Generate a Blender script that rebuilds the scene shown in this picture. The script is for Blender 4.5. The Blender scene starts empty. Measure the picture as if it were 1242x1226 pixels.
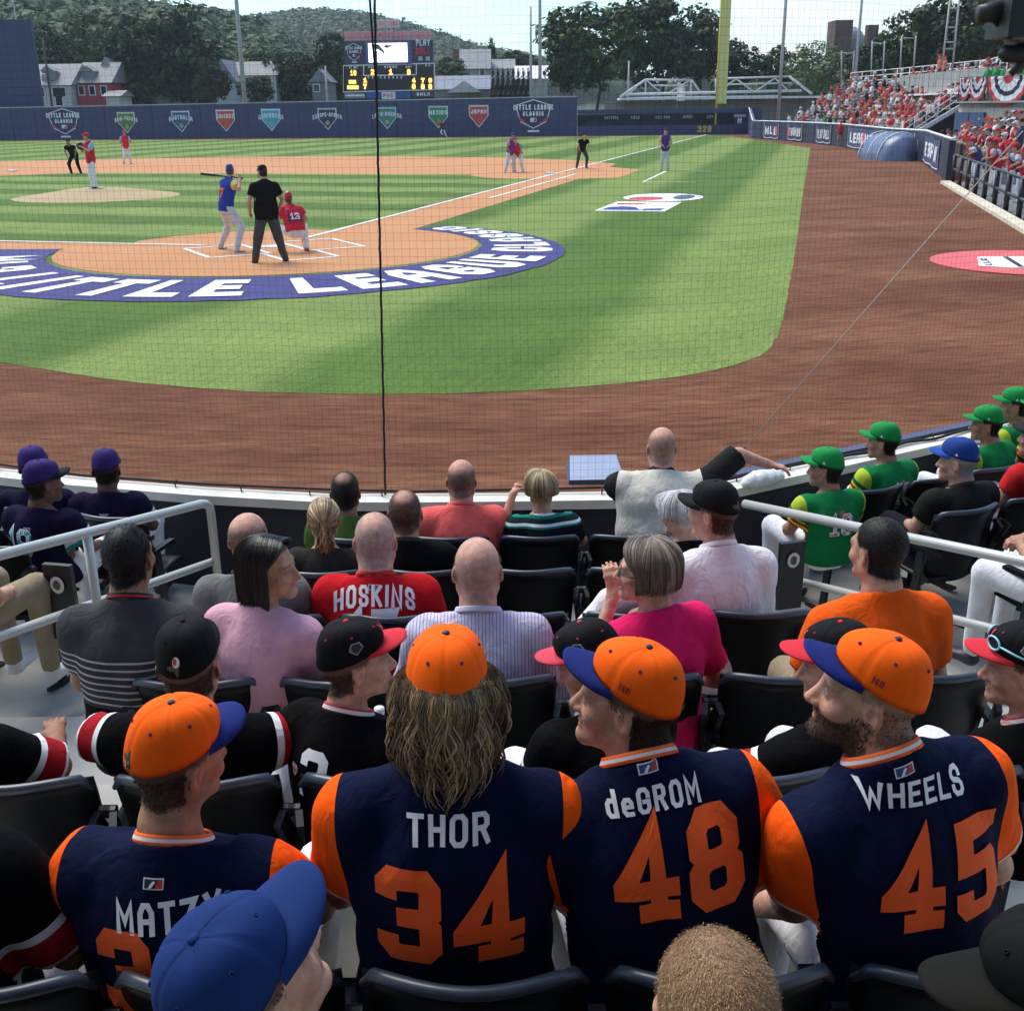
import bpy, bmesh, math, random
import numpy as np
from mathutils import Vector, Matrix
from mathutils.bvhtree import BVHTree
random.seed(7); RNG = np.random.default_rng(7)
scene = bpy.context.scene
COL = scene.collection
rad = math.radians

# ---------------------------------------------------------------- camera
F, PITCH, ROLL, CH = 1360.0, 0.34058, -0.01074, 2.727      # focal length in photo pixels (1242 wide)
cam_d = bpy.data.cameras.new('camera'); cam = bpy.data.objects.new('camera', cam_d); COL.objects.link(cam)
cam_d.sensor_fit = 'HORIZONTAL'; cam_d.sensor_width = 36; cam_d.lens = 36 * F / 1242
cam_d.clip_start = 0.05; cam_d.clip_end = 5000
cam.location = (0, 0, CH)
cam.rotation_euler = (Matrix.Rotation(math.pi / 2 - PITCH, 4, 'X') @ Matrix.Rotation(ROLL, 4, 'Z')).to_euler()
scene.camera = cam

# ---------------------------------------------------------------- sky, sun, exposure
SUN_EL, SUN_AZ = rad(56), rad(-38)          # azimuth from +Y, negative = to the left
world = bpy.data.worlds.new('World'); scene.world = world; world.use_nodes = True
nt = world.node_tree; nt.nodes.clear()
def _n(t, **kw):
    n = nt.nodes.new(t)
    for k, v in kw.items(): setattr(n, k, v)
    return n
sky = _n('ShaderNodeTexSky'); sky.sky_type = 'NISHITA'; sky.sun_disc = False
sky.sun_elevation = SUN_EL; sky.sun_rotation = SUN_AZ; sky.air_density = 1.1; sky.dust_density = 1.0; sky.ozone_density = 1.4
tc = _n('ShaderNodeTexCoord'); mp = _n('ShaderNodeMapping'); mp.inputs['Scale'].default_value = (1.6, 1.6, 5.5)
mp.inputs['Location'].default_value = (0.35, 0.2, 0.0)
cn = _n('ShaderNodeTexNoise'); cn.inputs['Scale'].default_value = 1.7; cn.inputs['Detail'].default_value = 7; cn.inputs['Roughness'].default_value = 0.58
cr = _n('ShaderNodeValToRGB'); cr.color_ramp.elements[0].position = 0.50; cr.color_ramp.elements[1].position = 0.72
mx = _n('ShaderNodeMixRGB'); mx.inputs['Color2'].default_value = (5.0, 5.0, 4.95, 1)
bg = _n('ShaderNodeBackground'); bg.inputs['Strength'].default_value = 0.085
wo = _n('ShaderNodeOutputWorld')
L = nt.links.new
L(tc.outputs['Generated'], mp.inputs['Vector']); L(mp.outputs['Vector'], cn.inputs['Vector']); L(cn.outputs['Fac'], cr.inputs['Fac'])
L(cr.outputs['Color'], mx.inputs['Fac']); tn = _n('ShaderNodeMixRGB'); tn.blend_type = 'MULTIPLY'; tn.inputs['Fac'].default_value = 1; tn.inputs['Color2'].default_value = (.66, .87, 1.0, 1); L(sky.outputs['Color'], tn.inputs['Color1']); L(tn.outputs['Color'], mx.inputs['Color1']); L(mx.outputs['Color'], bg.inputs['Color']); L(bg.outputs['Background'], wo.inputs['Surface'])
sun_d = bpy.data.lights.new('sun', 'SUN'); sun = bpy.data.objects.new('sun', sun_d); COL.objects.link(sun)
sun_d.energy = 1.45; sun_d.angle = rad(38); sun_d.color = (1.0, 0.93, 0.82)
sdir = Vector((math.sin(SUN_AZ) * math.cos(SUN_EL), math.cos(SUN_AZ) * math.cos(SUN_EL), math.sin(SUN_EL)))
sun.rotation_euler = sdir.to_track_quat('Z', 'Y').to_euler(); sun.location = sdir * 60
vs = scene.view_settings; vs.view_transform = 'Standard'; vs.look = 'None'; vs.exposure = 1.5; vs.gamma = 1
scene.cycles.max_bounces = 4; scene.cycles.diffuse_bounces = 2; scene.cycles.glossy_bounces = 2; scene.cycles.volume_bounces = 0; scene.cycles.transparent_max_bounces = 12

# ---------------------------------------------------------------- photo pixel -> point on a known surface
_cp, _sp, _cr, _sr = math.cos(PITCH), math.sin(PITCH), math.cos(ROLL), math.sin(ROLL)
def ray(px, py):
    x0, y0 = px - 621, py - 613
    x = x0 * _cr + y0 * _sr; y = -x0 * _sr + y0 * _cr
    return Vector((x, F * _cp - y * _sp, -F * _sp - y * _cp)).normalized()
def at_z(px, py, z=0.0):
    r = ray(px, py); t = (z - CH) / r.z; return Vector((r.x * t, r.y * t, z))
def at_y(px, py, Y):
    r = ray(px, py); t = Y / r.y; return Vector((r.x * t, Y, CH + r.z * t))
# field frame: a metres along the first base line, b along the third base line
HX, HY, TH = -5.0154, 24.1648, 1.31108
D1 = Vector((math.cos(TH), math.sin(TH), 0)); D3 = Vector((-math.sin(TH), math.cos(TH), 0))
def fld(a, b, z=0.0): return Vector((HX, HY, z)) + D1 * a + D3 * b
FROT = TH

# ---------------------------------------------------------------- materials
MATS = {}
def new_mat(name):
    m = bpy.data.materials.new(name); m.use_nodes = True
    n = m.node_tree; b = n.nodes['Principled BSDF']
    return m, n, b
def mat(name, col, rough=0.6, var=0.0, vscale=8.0, bump=0.0, bscale=60.0, metal=0.0, spec=0.5, detail=4.0, col2=None, stretch=None, emit=None, sheen=0.0):
    if name in MATS: return MATS[name]
    m, n, b = new_mat(name)
    b.inputs['Base Color'].default_value = (*col, 1); b.inputs['Roughness'].default_value = rough; b.inputs['Metallic'].default_value = metal
    b.inputs['Specular IOR Level'].default_value = spec
    if sheen: b.inputs['Sheen Weight'].default_value = sheen
    def coords():
        t = n.nodes.new('ShaderNodeTexCoord'); mpn = n.nodes.new('ShaderNodeMapping')
        n.links.new(t.outputs['Object'], mpn.inputs['Vector'])
        if stretch: mpn.inputs['Scale'].default_value = stretch
        return mpn.outputs['Vector']
    if var or col2:
        no = n.nodes.new('ShaderNodeTexNoise'); no.inputs['Scale'].default_value = vscale; no.inputs['Detail'].default_value = detail
        n.links.new(coords(), no.inputs['Vector'])
        mr = n.nodes.new('ShaderNodeMapRange'); mr.inputs['From Min'].default_value = 0.3; mr.inputs['From Max'].default_value = 0.7
        n.links.new(no.outputs['Fac'], mr.inputs['Value'])
        mxn = n.nodes.new('ShaderNodeMixRGB'); c2 = col2 or tuple(c * (1 - var) for c in col); c1 = col if col2 else tuple(min(1, c * (1 + var)) for c in col)
        mxn.inputs['Color1'].default_value = (*c1, 1); mxn.inputs['Color2'].default_value = (*c2, 1)
        n.links.new(mr.outputs['Result'], mxn.inputs['Fac']); n.links.new(mxn.outputs['Color'], b.inputs['Base Color'])
    if bump:
        no = n.nodes.new('ShaderNodeTexNoise'); no.inputs['Scale'].default_value = bscale; no.inputs['Detail'].default_value = 5
        n.links.new(coords(), no.inputs['Vector'])
        bp = n.nodes.new('ShaderNodeBump'); bp.inputs['Strength'].default_value = bump; bp.inputs['Distance'].default_value = 0.01
        n.links.new(no.outputs['Fac'], bp.inputs['Height']); n.links.new(bp.outputs['Normal'], b.inputs['Normal'])
    if emit:
        b.inputs['Emission Color'].default_value = (*col, 1); b.inputs['Emission Strength'].default_value = emit
    MATS[name] = m; return m
def vcol_mat(name, rough=0.6, bump=0.0, bscale=120.0, spec=0.4, sss=0.0, var=0.12, vscale=40):
    if name in MATS: return MATS[name]
    m, n, b = new_mat(name)
    a = n.nodes.new('ShaderNodeAttribute'); a.attribute_name = 'Col'
    t = n.nodes.new('ShaderNodeTexCoord'); no = n.nodes.new('ShaderNodeTexNoise'); no.inputs['Scale'].default_value = vscale; no.inputs['Detail'].default_value = 4
    n.links.new(t.outputs['Object'], no.inputs['Vector'])
    mr = n.nodes.new('ShaderNodeMapRange'); mr.inputs['From Min'].default_value = 0.3; mr.inputs['From Max'].default_value = 0.7
    mr.inputs['To Min'].default_value = 1 - var; mr.inputs['To Max'].default_value = 1 + var
    n.links.new(no.outputs['Fac'], mr.inputs['Value'])
    mu = n.nodes.new('ShaderNodeVectorMath'); mu.operation = 'SCALE'
    n.links.new(a.outputs['Color'], mu.inputs[0]); n.links.new(mr.outputs['Result'], mu.inputs['Scale'])
    n.links.new(mu.outputs[0], b.inputs['Base Color'])
    b.inputs['Roughness'].default_value = rough; b.inputs['Specular IOR Level'].default_value = spec
    if sss:
        b.inputs['Subsurface Weight'].default_value = sss; b.inputs['Subsurface Radius'].default_value = (0.012, 0.005, 0.003); b.inputs['Subsurface Scale'].default_value = 0.6
    if bump:
        n2 = n.nodes.new('ShaderNodeTexNoise'); n2.inputs['Scale'].default_value = bscale; n.links.new(t.outputs['Object'], n2.inputs['Vector'])
        bp = n.nodes.new('ShaderNodeBump'); bp.inputs['Strength'].default_value = bump; bp.inputs['Distance'].default_value = 0.004
        n.links.new(n2.outputs['Fac'], bp.inputs['Height']); n.links.new(bp.outputs['Normal'], b.inputs['Normal'])
    MATS[name] = m; return m

# ---------------------------------------------------------------- object helpers
def mesh_from(name, V, Fc, smooth=True, mats=(), mi=None, col=None):
    me = bpy.data.meshes.new(name)
    V = np.asarray(V, dtype=np.float32)
    if isinstance(Fc, np.ndarray):
        nf, k = Fc.shape
        me.vertices.add(len(V)); me.vertices.foreach_set('co', V.ravel())
        me.loops.add(nf * k); me.loops.foreach_set('vertex_index', Fc.astype(np.int32).ravel())
        me.polygons.add(nf); me.polygons.foreach_set('loop_start', np.arange(0, nf * k, k, dtype=np.int32))
        me.update(calc_edges=True)
    else:
        me.from_pydata([tuple(map(float, v)) for v in V], [], [tuple(f) for f in Fc]); me.update()
    if smooth: me.polygons.foreach_set('use_smooth', np.ones(len(me.polygons), dtype=bool))
    for m in mats: me.materials.append(m)
    if mi is not None: me.polygons.foreach_set('material_index', np.asarray(mi, dtype=np.int32))
    if col is not None:
        ca = me.color_attributes.new('Col', 'FLOAT_COLOR', 'POINT')
        c4 = np.ones((len(V), 4), dtype=np.float32); c4[:, :3] = col; ca.data.foreach_set('color', c4.ravel())
    return me
def fattr(me, name, vals):
    a = me.attributes.new(name, 'FLOAT', 'POINT'); a.data.foreach_set('value', np.asarray(vals, dtype=np.float32))
def obj(name, me, parent=None, loc=None, rot=None, m=None):
    o = bpy.data.objects.new(name, me); COL.objects.link(o)
    if parent is not None: o.parent = parent
    if loc is not None: o.location = loc
    if rot is not None: o.rotation_euler = rot
    if m is not None and me is not None and len(me.materials) == 0: me.materials.append(m)
    return o
def tag(o, label, cat, group=None):
    o['label'] = label; o['category'] = cat
    if group: o['group'] = group
    return o
def thing(name, label, cat, loc=(0, 0, 0), rotz=0.0, group=None):
    o = bpy.data.objects.new(name, None); COL.objects.link(o); o.location = loc; o.rotation_euler = (0, 0, rotz)
    o.empty_display_size = 0.1
    return tag(o, label, cat, group)
def struct(name, me, m=None):
    o = obj(name, me, m=m); o['kind'] = 'structure'; return o
def copy_tree(o, parent=None):
    c = o.copy(); COL.objects.link(c); c.parent = parent
    for ch in o.children: copy_tree(ch, c)
    return c

class MB:
    """collects simple solids into one mesh"""
    def __init__(s): s.v = []; s.f = []; s.mi = []
    def add(s, V, Fs, mi=0):
        b = len(s.v); s.v += [tuple(x) for x in V]; s.f += [tuple(i + b for i in f) for f in Fs]; s.mi += [mi] * len(Fs); return s
    def box(s, c, d, R=None, mi=0):
        hx, hy, hz = d[0] / 2, d[1] / 2, d[2] / 2
        P = [Vector((x, y, z)) for x in (-hx, hx) for y in (-hy, hy) for z in (-hz, hz)]
        if R is not None: P = [R @ p for p in P]
        c = Vector(c)
        return s.add([p + c for p in P], [(0, 1, 3, 2), (4, 6, 7, 5), (0, 4, 5, 1), (2, 3, 7, 6), (0, 2, 6, 4), (1, 5, 7, 3)], mi)
    def bar(s, a, b, w, t, up=(0, 0, 1), mi=0):
        a, b = Vector(a), Vector(b); d = b - a; l = d.length; d.normalize(); u = Vector(up)
        if abs(d.dot(u)) > .98: u = Vector((0, 1, 0))
        x = d.cross(u).normalized(); z = x.cross(d)
        R = Matrix((x, d, z)).transposed()
        return s.box((a + b) / 2, (w, l, t), R, mi)
    def tube(s, pts, r, n=8, caps=True, mi=0, closed=False):
        pts = [Vector(p) for p in pts]; N = len(pts); rr = r if isinstance(r, (list, tuple)) else [r] * N
        V = []; prev = None
        for i, p in enumerate(pts):
            if closed: d = pts[(i + 1) % N] - pts[i - 1]
            else: d = pts[min(i + 1, N - 1)] - pts[max(i - 1, 0)]
            d.normalize()
            if prev is None:
                u = Vector((0, 0, 1)) if abs(d.z) < .9 else Vector((1, 0, 0))
                x = d.cross(u).normalized()
            else: x = (prev - d * prev.dot(d)).normalized()
            prev = x; y = d.cross(x)
            for k in range(n):
                a = 2 * math.pi * k / n; V.append(p + (x * math.cos(a) + y * math.sin(a)) * rr[i])
        Fs = []
        for i in range(N if closed else N - 1):
            for k in range(n):
                k2 = (k + 1) % n; i2 = (i + 1) % N; Fs.append((i * n + k, i2 * n + k, i2 * n + k2, i * n + k2))
        if caps and not closed: Fs += [tuple(range(n)), tuple(reversed(range((N - 1) * n, N * n)))]
        return s.add(V, Fs, mi)
    def prism(s, poly, z0, z1, mi=0):
        n = len(poly); V = [(p[0], p[1], z0) for p in poly] + [(p[0], p[1], z1) for p in poly]
        Fs = [tuple(reversed(range(n))), tuple(range(n, 2 * n))] + [(i, (i + 1) % n, n + (i + 1) % n, n + i) for i in range(n)]
        return s.add(V, Fs, mi)
    def lathe(s, prof, n=16, c=(0, 0, 0), mi=0):
        V = []; c = Vector(c)
        for r, z in prof:
            for k in range(n):
                a = 2 * math.pi * k / n; V.append(c + Vector((r * math.cos(a), r * math.sin(a), z)))
        Fs = [(i * n + k, i * n + (k + 1) % n, (i + 1) * n + (k + 1) % n, (i + 1) * n + k) for i in range(len(prof) - 1) for k in range(n)]
        return s.add(V, Fs, mi)
    def build(s, name, m, parent=None, smooth=False, **kw):
        ms = m if isinstance(m, (list, tuple)) else [m]
        me = mesh_from(name, s.v, s.f, smooth, ms, s.mi)
        return obj(name, me, parent, **kw)
    def mesh(s, name, m, smooth=False):
        ms = m if isinstance(m, (list, tuple)) else [m]
        return mesh_from(name, s.v, s.f, smooth, ms, s.mi)

# ---------------------------------------------------------------- block lettering made of strokes (unit height, baseline 0)
GL = {
 'A': (.62, [[(0, 0), (0, .72), (.18, 1), (.44, 1), (.62, .72), (.62, 0)], [(0, .42), (.62, .42)]]),
 'B': (.6, [[(0, 0), (0, 1), (.46, 1), (.58, .88), (.58, .64), (.46, .53), (0, .53)], [(.46, .53), (.6, .4), (.6, .13), (.47, 0), (0, 0)]]),
 'C': (.6, [[(.6, .7), (.6, .84), (.45, 1), (.15, 1), (0, .84), (0, .16), (.15, 0), (.45, 0), (.6, .16), (.6, .3)]]),
 'D': (.6, [[(0, 0), (0, 1), (.42, 1), (.6, .82), (.6, .18), (.42, 0), (0, 0)]]),
 'E': (.54, [[(.54, 1), (0, 1), (0, 0), (.54, 0)], [(0, .52), (.44, .52)]]),
 'F': (.54, [[(.54, 1), (0, 1), (0, 0)], [(0, .52), (.44, .52)]]),
 'G': (.6, [[(.6, .7), (.6, .84), (.45, 1), (.15, 1), (0, .84), (0, .16), (.15, 0), (.45, 0), (.6, .16), (.6, .46), (.34, .46)]]),
 'H': (.6, [[(0, 0), (0, 1)], [(.6, 0), (.6, 1)], [(0, .52), (.6, .52)]]),
 'I': (.0, [[(0, 0), (0, 1)]]),
 'J': (.5, [[(.5, 1), (.5, .16), (.36, 0), (.14, 0), (0, .16), (0, .3)]]),
 'K': (.6, [[(0, 0), (0, 1)], [(.58, 1), (.06, .46)], [(.2, .6), (.6, 0)]]),
 'L': (.52, [[(0, 1), (0, 0), (.52, 0)]]),
 'M': (.78, [[(0, 0), (0, 1), (.39, .35), (.78, 1), (.78, 0)]]),
 'N': (.62, [[(0, 0), (0, 1), (.62, 0), (.62, 1)]]),
 'O': (.6, [[(.3, 1), (.15, 1), (0, .84), (0, .16), (.15, 0), (.45, 0), (.6, .16), (.6, .84), (.45, 1), (.3, 1)]]),
 'P': (.58, [[(0, 0), (0, 1), (.44, 1), (.58, .86), (.58, .58), (.44, .45), (0, .45)]]),
 'R': (.6, [[(0, 0), (0, 1), (.45, 1), (.58, .87), (.58, .62), (.45, .5), (0, .5)], [(.34, .5), (.6, 0)]]),
 'S': (.58, [[(.58, .72), (.58, .85), (.44, 1), (.14, 1), (0, .86), (0, .67), (.12, .54), (.46, .47), (.58, .35), (.58, .14), (.44, 0), (.14, 0), (0, .15), (0, .28)]]),
 'T': (.6, [[(0, 1), (.6, 1)], [(.3, 1), (.3, 0)]]),
 'U': (.6, [[(0, 1), (0, .16), (.15, 0), (.45, 0), (.6, .16), (.6, 1)]]),
 'V': (.62, [[(0, 1), (.31, 0), (.62, 1)]]),
 'W': (.86, [[(0, 1), (.2, 0), (.43, .66), (.66, 0), (.86, 1)]]),
 'X': (.6, [[(0, 0), (.6, 1)], [(0, 1), (.6, 0)]]),
 'Y': (.6, [[(0, 1), (.3, .48), (.6, 1)], [(.3, .48), (.3, 0)]]),
 'Z': (.58, [[(0, 1), (.58, 1), (0, 0), (.58, 0)]]),
 'd': (.48, [[(.48, 1), (.48, 0), (.13, 0), (0, .14), (0, .5), (.13, .64), (.48, .64)]]),
 'e': (.48, [[(0, .33), (.48, .33), (.48, .5), (.36, .64), (.13, .64), (0, .5), (0, .14), (.13, 0), (.46, 0)]]),
 '-': (.3, [[(0, .5), (.3, .5)]]), ' ': (.08, []), '.': (.05, [[(0, 0), (0.02, 0)]]), '@': (.6, [[(.3, 1), (.15, 1), (0, .84), (0, .16), (.15, 0), (.45, 0), (.6, .16), (.6, .84), (.45, 1), (.3, 1)]]),
 '0': (.6, [[(.3, 1), (.15, 1), (0, .84), (0, .16), (.15, 0), (.45, 0), (.6, .16), (.6, .84), (.45, 1), (.3, 1)]]),
 '1': (.3, [[(0, .8), (.18, 1), (.18, 0)], [(0, 0), (.36, 0)]]),
 '2': (.6, [[(0, .84), (0, .88), (.12, 1), (.48, 1), (.6, .88), (.6, .62), (0, .12), (0, 0), (.6, 0)]]),
 '3': (.62, [[(0, .86), (0, .90), (.10, 1), (.52, 1), (.62, .90), (.62, .60), (.54, .52), (.30, .52)], [(.54, .52), (.62, .44), (.62, .10), (.52, 0), (.10, 0), (0, .10), (0, .14)]]),
 '4': (.68, [[(.5, 0), (.5, 1), (.0, .36), (.0, .3), (.68, .3)], [(.34, 0), (.66, 0)]]),
 '5': (.6, [[(.58, 1), (.02, 1), (.02, .58), (.50, .58), (.6, .48), (.6, .12), (.48, 0), (.10, 0), (0, .10), (0, .14)]]),
 '6': (.6, [[(.58, .8), (.58, .87), (.45, 1), (.14, 1), (0, .86), (0, .14), (.14, 0), (.46, 0), (.6, .14), (.6, .42), (.46, .55), (0, .55)]]),
 '7': (.6, [[(0, .84), (0, 1), (.6, 1), (.22, 0)]]),
 '8': (.62, [[(.31, .53), (.13, .53), (.03, .63), (.03, .88), (.15, 1), (.47, 1), (.59, .88), (.59, .63), (.49, .53), (.31, .53)], [(.31, .53), (.13, .53), (0, .4), (0, .13), (.13, 0), (.49, 0), (.62, .13), (.62, .4), (.49, .53), (.31, .53)]]),
 '9': (.6, [[(0, .2), (0, .13), (.14, 0), (.46, 0), (.6, .14), (.6, .86), (.46, 1), (.14, 1), (0, .86), (0, .58), (.14, .45), (.6, .45)]]),
}
def stroke_strip(poly, w, step):
    """a band of width w along poly (mitred), cut every step: rows of 3 points"""
    P = [np.array(p, float) for p in poly]; n = len(P); closed = np.allclose(P[0], P[-1]) and n > 3
    offs = []
    for i in range(n):
        if closed and i in (0, n - 1): d0 = P[-1] - P[-2]; d1 = P[1] - P[0]
        else:
            d0 = P[i] - P[i - 1] if i > 0 else P[1] - P[0]
            d1 = P[i + 1] - P[i] if i < n - 1 else P[-1] - P[-2]
        d0 = d0 / np.linalg.norm(d0); d1 = d1 / np.linalg.norm(d1)
        n0 = np.array([-d0[1], d0[0]]); n1 = np.array([-d1[1], d1[0]]); m = n0 + n1; l = np.linalg.norm(m)
        m = n0 if l < 1e-6 else m / l
        offs.append(m / max(m.dot(n0), 0.45))
    ext = w / 2
    if not closed:
        d = P[1] - P[0]; P[0] = P[0] - d / np.linalg.norm(d) * ext; d = P[-1] - P[-2]; P[-1] = P[-1] + d / np.linalg.norm(d) * ext
    rows = []
    for i in range(n - 1):
        l = np.linalg.norm(P[i + 1] - P[i]); k = max(1, int(math.ceil(l / step)))
        for j in range(k + (1 if i == n - 2 else 0)):
            t = j / k; c = P[i] * (1 - t) + P[i + 1] * t; o = offs[i] * (1 - t) + offs[i + 1] * t
            rows.append((c - o * w / 2, c, c + o * w / 2))
    return rows
def text_strips(txt, h, w, gap=.2, sx=1.0, step=0.2, hang=True):
    """strips of (u,v) rows for a line of text of height h (stroke width w*h), centred on u=0"""
    u = 0.0; out = []; hh = 1 - w
    for ch in txt:
        wd, st = GL[ch]
        for p in st:
            q = [((u + w / 2 + x * hh * sx), (w / 2 + y * hh)) for x, y in p]
            out.append(stroke_strip(q, w, step))
        u += wd * hh * sx + w + gap
    tot = u - gap
    return [[tuple(((p[0] - tot / 2) * h, p[1] * h) for p in r) for r in s] for s in out], tot * h
def text_words(txt, *a, **k):
    st, tw = text_strips(txt, *a, **k); out = []; i = 0
    for w in txt.split(' '):
        n = sum(len(GL[c][1]) for c in w); out.append(st[i:i + n]); i += n
    return out, tw
def strips_mesh(name, strips, fn, m, parent=None, lay=False, eps=.0025):
    V = []; Fs = []; nv = None
    for si, s in enumerate(strips):
        b = len(V)
        for r in s:
            for p in r: V.append(fn(p[0], p[1], si) if lay else fn(p[0], p[1]))
        if not lay and len(strips) > 1:
            if nv is None:
                a_, b_, c_ = Vector(V[b]), Vector(V[b + 2]), Vector(V[-1]); nv = (b_ - a_).cross(c_ - a_); nv = nv.normalized() if nv.length > 1e-12 else Vector((0, 0, 0))
                if lay is False and nv.dot(Vector((0, 0, CH)) - a_) < 0: nv = -nv
            for k in range(b, len(V)): V[k] = Vector(V[k]) + nv * (eps * si)
        for i in range(len(s) - 1):
            for k in (0, 1):
                a = b + i * 3 + k; Fs.append((a, a + 1, a + 4, a + 3))
    V = [tuple(v) for v in V]
    me = mesh_from(name, V, Fs, False, [m]); return obj(name, me, parent)
# ================================================================ people: bodies grown from distance fields
def snets(D, lo, res):
    nx, ny, nz = D.shape
    S = D < 0
    c = S[:-1, :-1, :-1].astype(np.int8)
    cnt = np.zeros((nx - 1, ny - 1, nz - 1), np.int8)
    for i in (0, 1):
        for j in (0, 1):
            for k in (0, 1): cnt += S[i:nx - 1 + i, j:ny - 1 + j, k:nz - 1 + k]
    act = (cnt > 0) & (cnt < 8)
    idx = -np.ones(act.shape, np.int64); ii = np.argwhere(act); idx[act] = np.arange(len(ii))
    acc = np.zeros((len(ii), 3)); num = np.zeros(len(ii))
    cor = {}
    for i in (0, 1):
        for j in (0, 1):
            for k in (0, 1): cor[(i, j, k)] = D[ii[:, 0] + i, ii[:, 1] + j, ii[:, 2] + k]
    for ax in range(3):
        o1, o2 = [a for a in range(3) if a != ax]
        for p in (0, 1):
            for q in (0, 1):
                a = [0, 0, 0]; a[o1] = p; a[o2] = q; b = list(a); b[ax] = 1
                da, db = cor[tuple(a)], cor[tuple(b)]
                m = (da < 0) != (db < 0)
                t = np.where(m, da / np.where(m, da - db, 1), 0)
                pt = np.zeros((len(ii), 3)); pt[:, o1] = p; pt[:, o2] = q; pt[:, ax] = t
                acc += pt * m[:, None]; num += m
    V = (ii + acc / num[:, None]) * res + np.asarray(lo)
    Fs = []
    for ax in range(3):
        o1, o2 = (ax + 1) % 3, (ax + 2) % 3
        sl0 = [slice(None)] * 3; sl1 = [slice(None)] * 3; sl0[ax] = slice(0, -1); sl1[ax] = slice(1, None)
        A, B = S[tuple(sl0)], S[tuple(sl1)]
        e = np.argwhere(A != B)
        ok = (e[:, o1] > 0) & (e[:, o2] > 0) & (e[:, o1] < D.shape[o1] - 1) & (e[:, o2] < D.shape[o2] - 1)
        e = e[ok]
        if not len(e): continue
        def cell(d1, d2):
            q = e.copy(); q[:, o1] -= d1; q[:, o2] -= d2; return idx[q[:, 0], q[:, 1], q[:, 2]]
        q = np.stack([cell(1, 1), cell(0, 1), cell(0, 0), cell(1, 0)], 1)
        fl = ~A[e[:, 0], e[:, 1], e[:, 2]]
        q[fl] = q[fl][:, ::-1]
        Fs.append(q)
    Fs = np.concatenate(Fs); Fs = Fs[(Fs >= 0).all(1)]
    return V, Fs
def smin(a, b, k):
    h = np.maximum(k - np.abs(a - b), 0) / k
    return np.minimum(a, b) - h * h * k * .25
def d_cap(P, a, b, ra, rb):
    ba = b - a; pa = P - a; t = np.clip((pa @ ba) / max(ba @ ba, 1e-9), 0, 1)
    return np.linalg.norm(pa - t[..., None] * ba, axis=-1) - (ra + (rb - ra) * t)
def d_fcap(P, a, b, ra, rb, ux):
    ba = b - a; l = np.linalg.norm(ba); e = ba / l; ux = ux - e * (ux @ e); ux = ux / np.linalg.norm(ux); uw = np.cross(e, ux)
    pa = P - a; s = pa @ e; t = np.clip(s / l, 0, 1); q = pa - (t * l)[..., None] * e
    ru = ra[0] + (rb[0] - ra[0]) * t; rw = ra[1] + (rb[1] - ra[1]) * t; rm = np.minimum(ru, rw)
    k = np.sqrt((q @ ux / ru) ** 2 + (q @ uw / rw) ** 2 + (q @ e / rm) ** 2)
    return (k - 1) * rm
def d_ell(P, c, r, R=None):
    q = P - c
    if R is not None: q = q @ R
    k0 = np.linalg.norm(q / r, axis=-1); k1 = np.linalg.norm(q / (r * r), axis=-1)
    return k0 * (k0 - 1) / np.maximum(k1, 1e-6)
def field(prims, P):
    D = np.full(P.shape[:-1], 1.0)
    for p in prims: D = comb(D, p, P)
    return D
def prim_d(p, P):
    t = p[0]
    if t == 'cap': return d_cap(P, p[1], p[2], p[3], p[4])
    if t == 'fcap': return d_fcap(P, p[1], p[2], p[3], p[4], p[5])
    if t == 'ell': return d_ell(P, p[1], p[2], p[3] if len(p) > 3 and p[3] is not None else None)
def comb(D, p, P):
    kk = p[-1]['k']; d = prim_d(p, P)
    if p[-1].get('sub'):
        return -smin(-D, d, kk)
    return smin(D, d, kk)
def p_box(p):
    t = p[0]
    if t == 'cap': r = max(p[3], p[4]); return np.minimum(p[1], p[2]) - r, np.maximum(p[1], p[2]) + r
    if t == 'fcap': r = max(*p[3], *p[4]); return np.minimum(p[1], p[2]) - r, np.maximum(p[1], p[2]) + r
    r = max(p[2]); return p[1] - r, p[1] + r
def cap_(a, b, ra, rb, k=.025, **kw): return ('cap', np.array(a, float), np.array(b, float), ra, rb, dict(k=k, **kw))
def fcap_(a, b, ra, rb, ux, k=.03, **kw): return ('fcap', np.array(a, float), np.array(b, float), ra, rb, np.array(ux, float), dict(k=k, **kw))
def ell_(c, r, R=None, k=.02, **kw): return ('ell', np.array(c, float), np.array(r, float), R, dict(k=k, **kw))
def grow(prims, res, clips=(), noise=None, pad=.02):
    bs = [p_box(p) for p in prims if not p[-1].get('sub')]
    lo = np.min([b[0] for b in bs], 0) - pad - 2 * res; hi = np.max([b[1] for b in bs], 0) + pad + 2 * res
    n = np.ceil((hi - lo) / res).astype(int) + 1
    ax = [lo[i] + np.arange(n[i]) * res for i in range(3)]
    D = np.full(n, .06)
    m = .035 + res
    for p in prims:
        b0, b1 = p_box(p)
        i0 = np.clip(((b0 - m - lo) / res).astype(int), 0, n - 1); i1 = np.clip(np.ceil((b1 + m - lo) / res).astype(int) + 1, 1, n)
        if (i1 <= i0).any(): continue
        sl = tuple(slice(i0[i], i1[i]) for i in range(3))
        P = np.stack(np.meshgrid(*[ax[i][sl[i]] for i in range(3)], indexing='ij'), -1)
        D[sl] = comb(D[sl], p, P)
    if noise is not None or clips:
        P = np.stack(np.meshgrid(*ax, indexing='ij'), -1)
        if noise is not None: D = D + noise(P) * (D < .05)
        for c in clips:
            D = np.maximum(D, c(P))
    return snets(D, lo, res)
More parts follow.
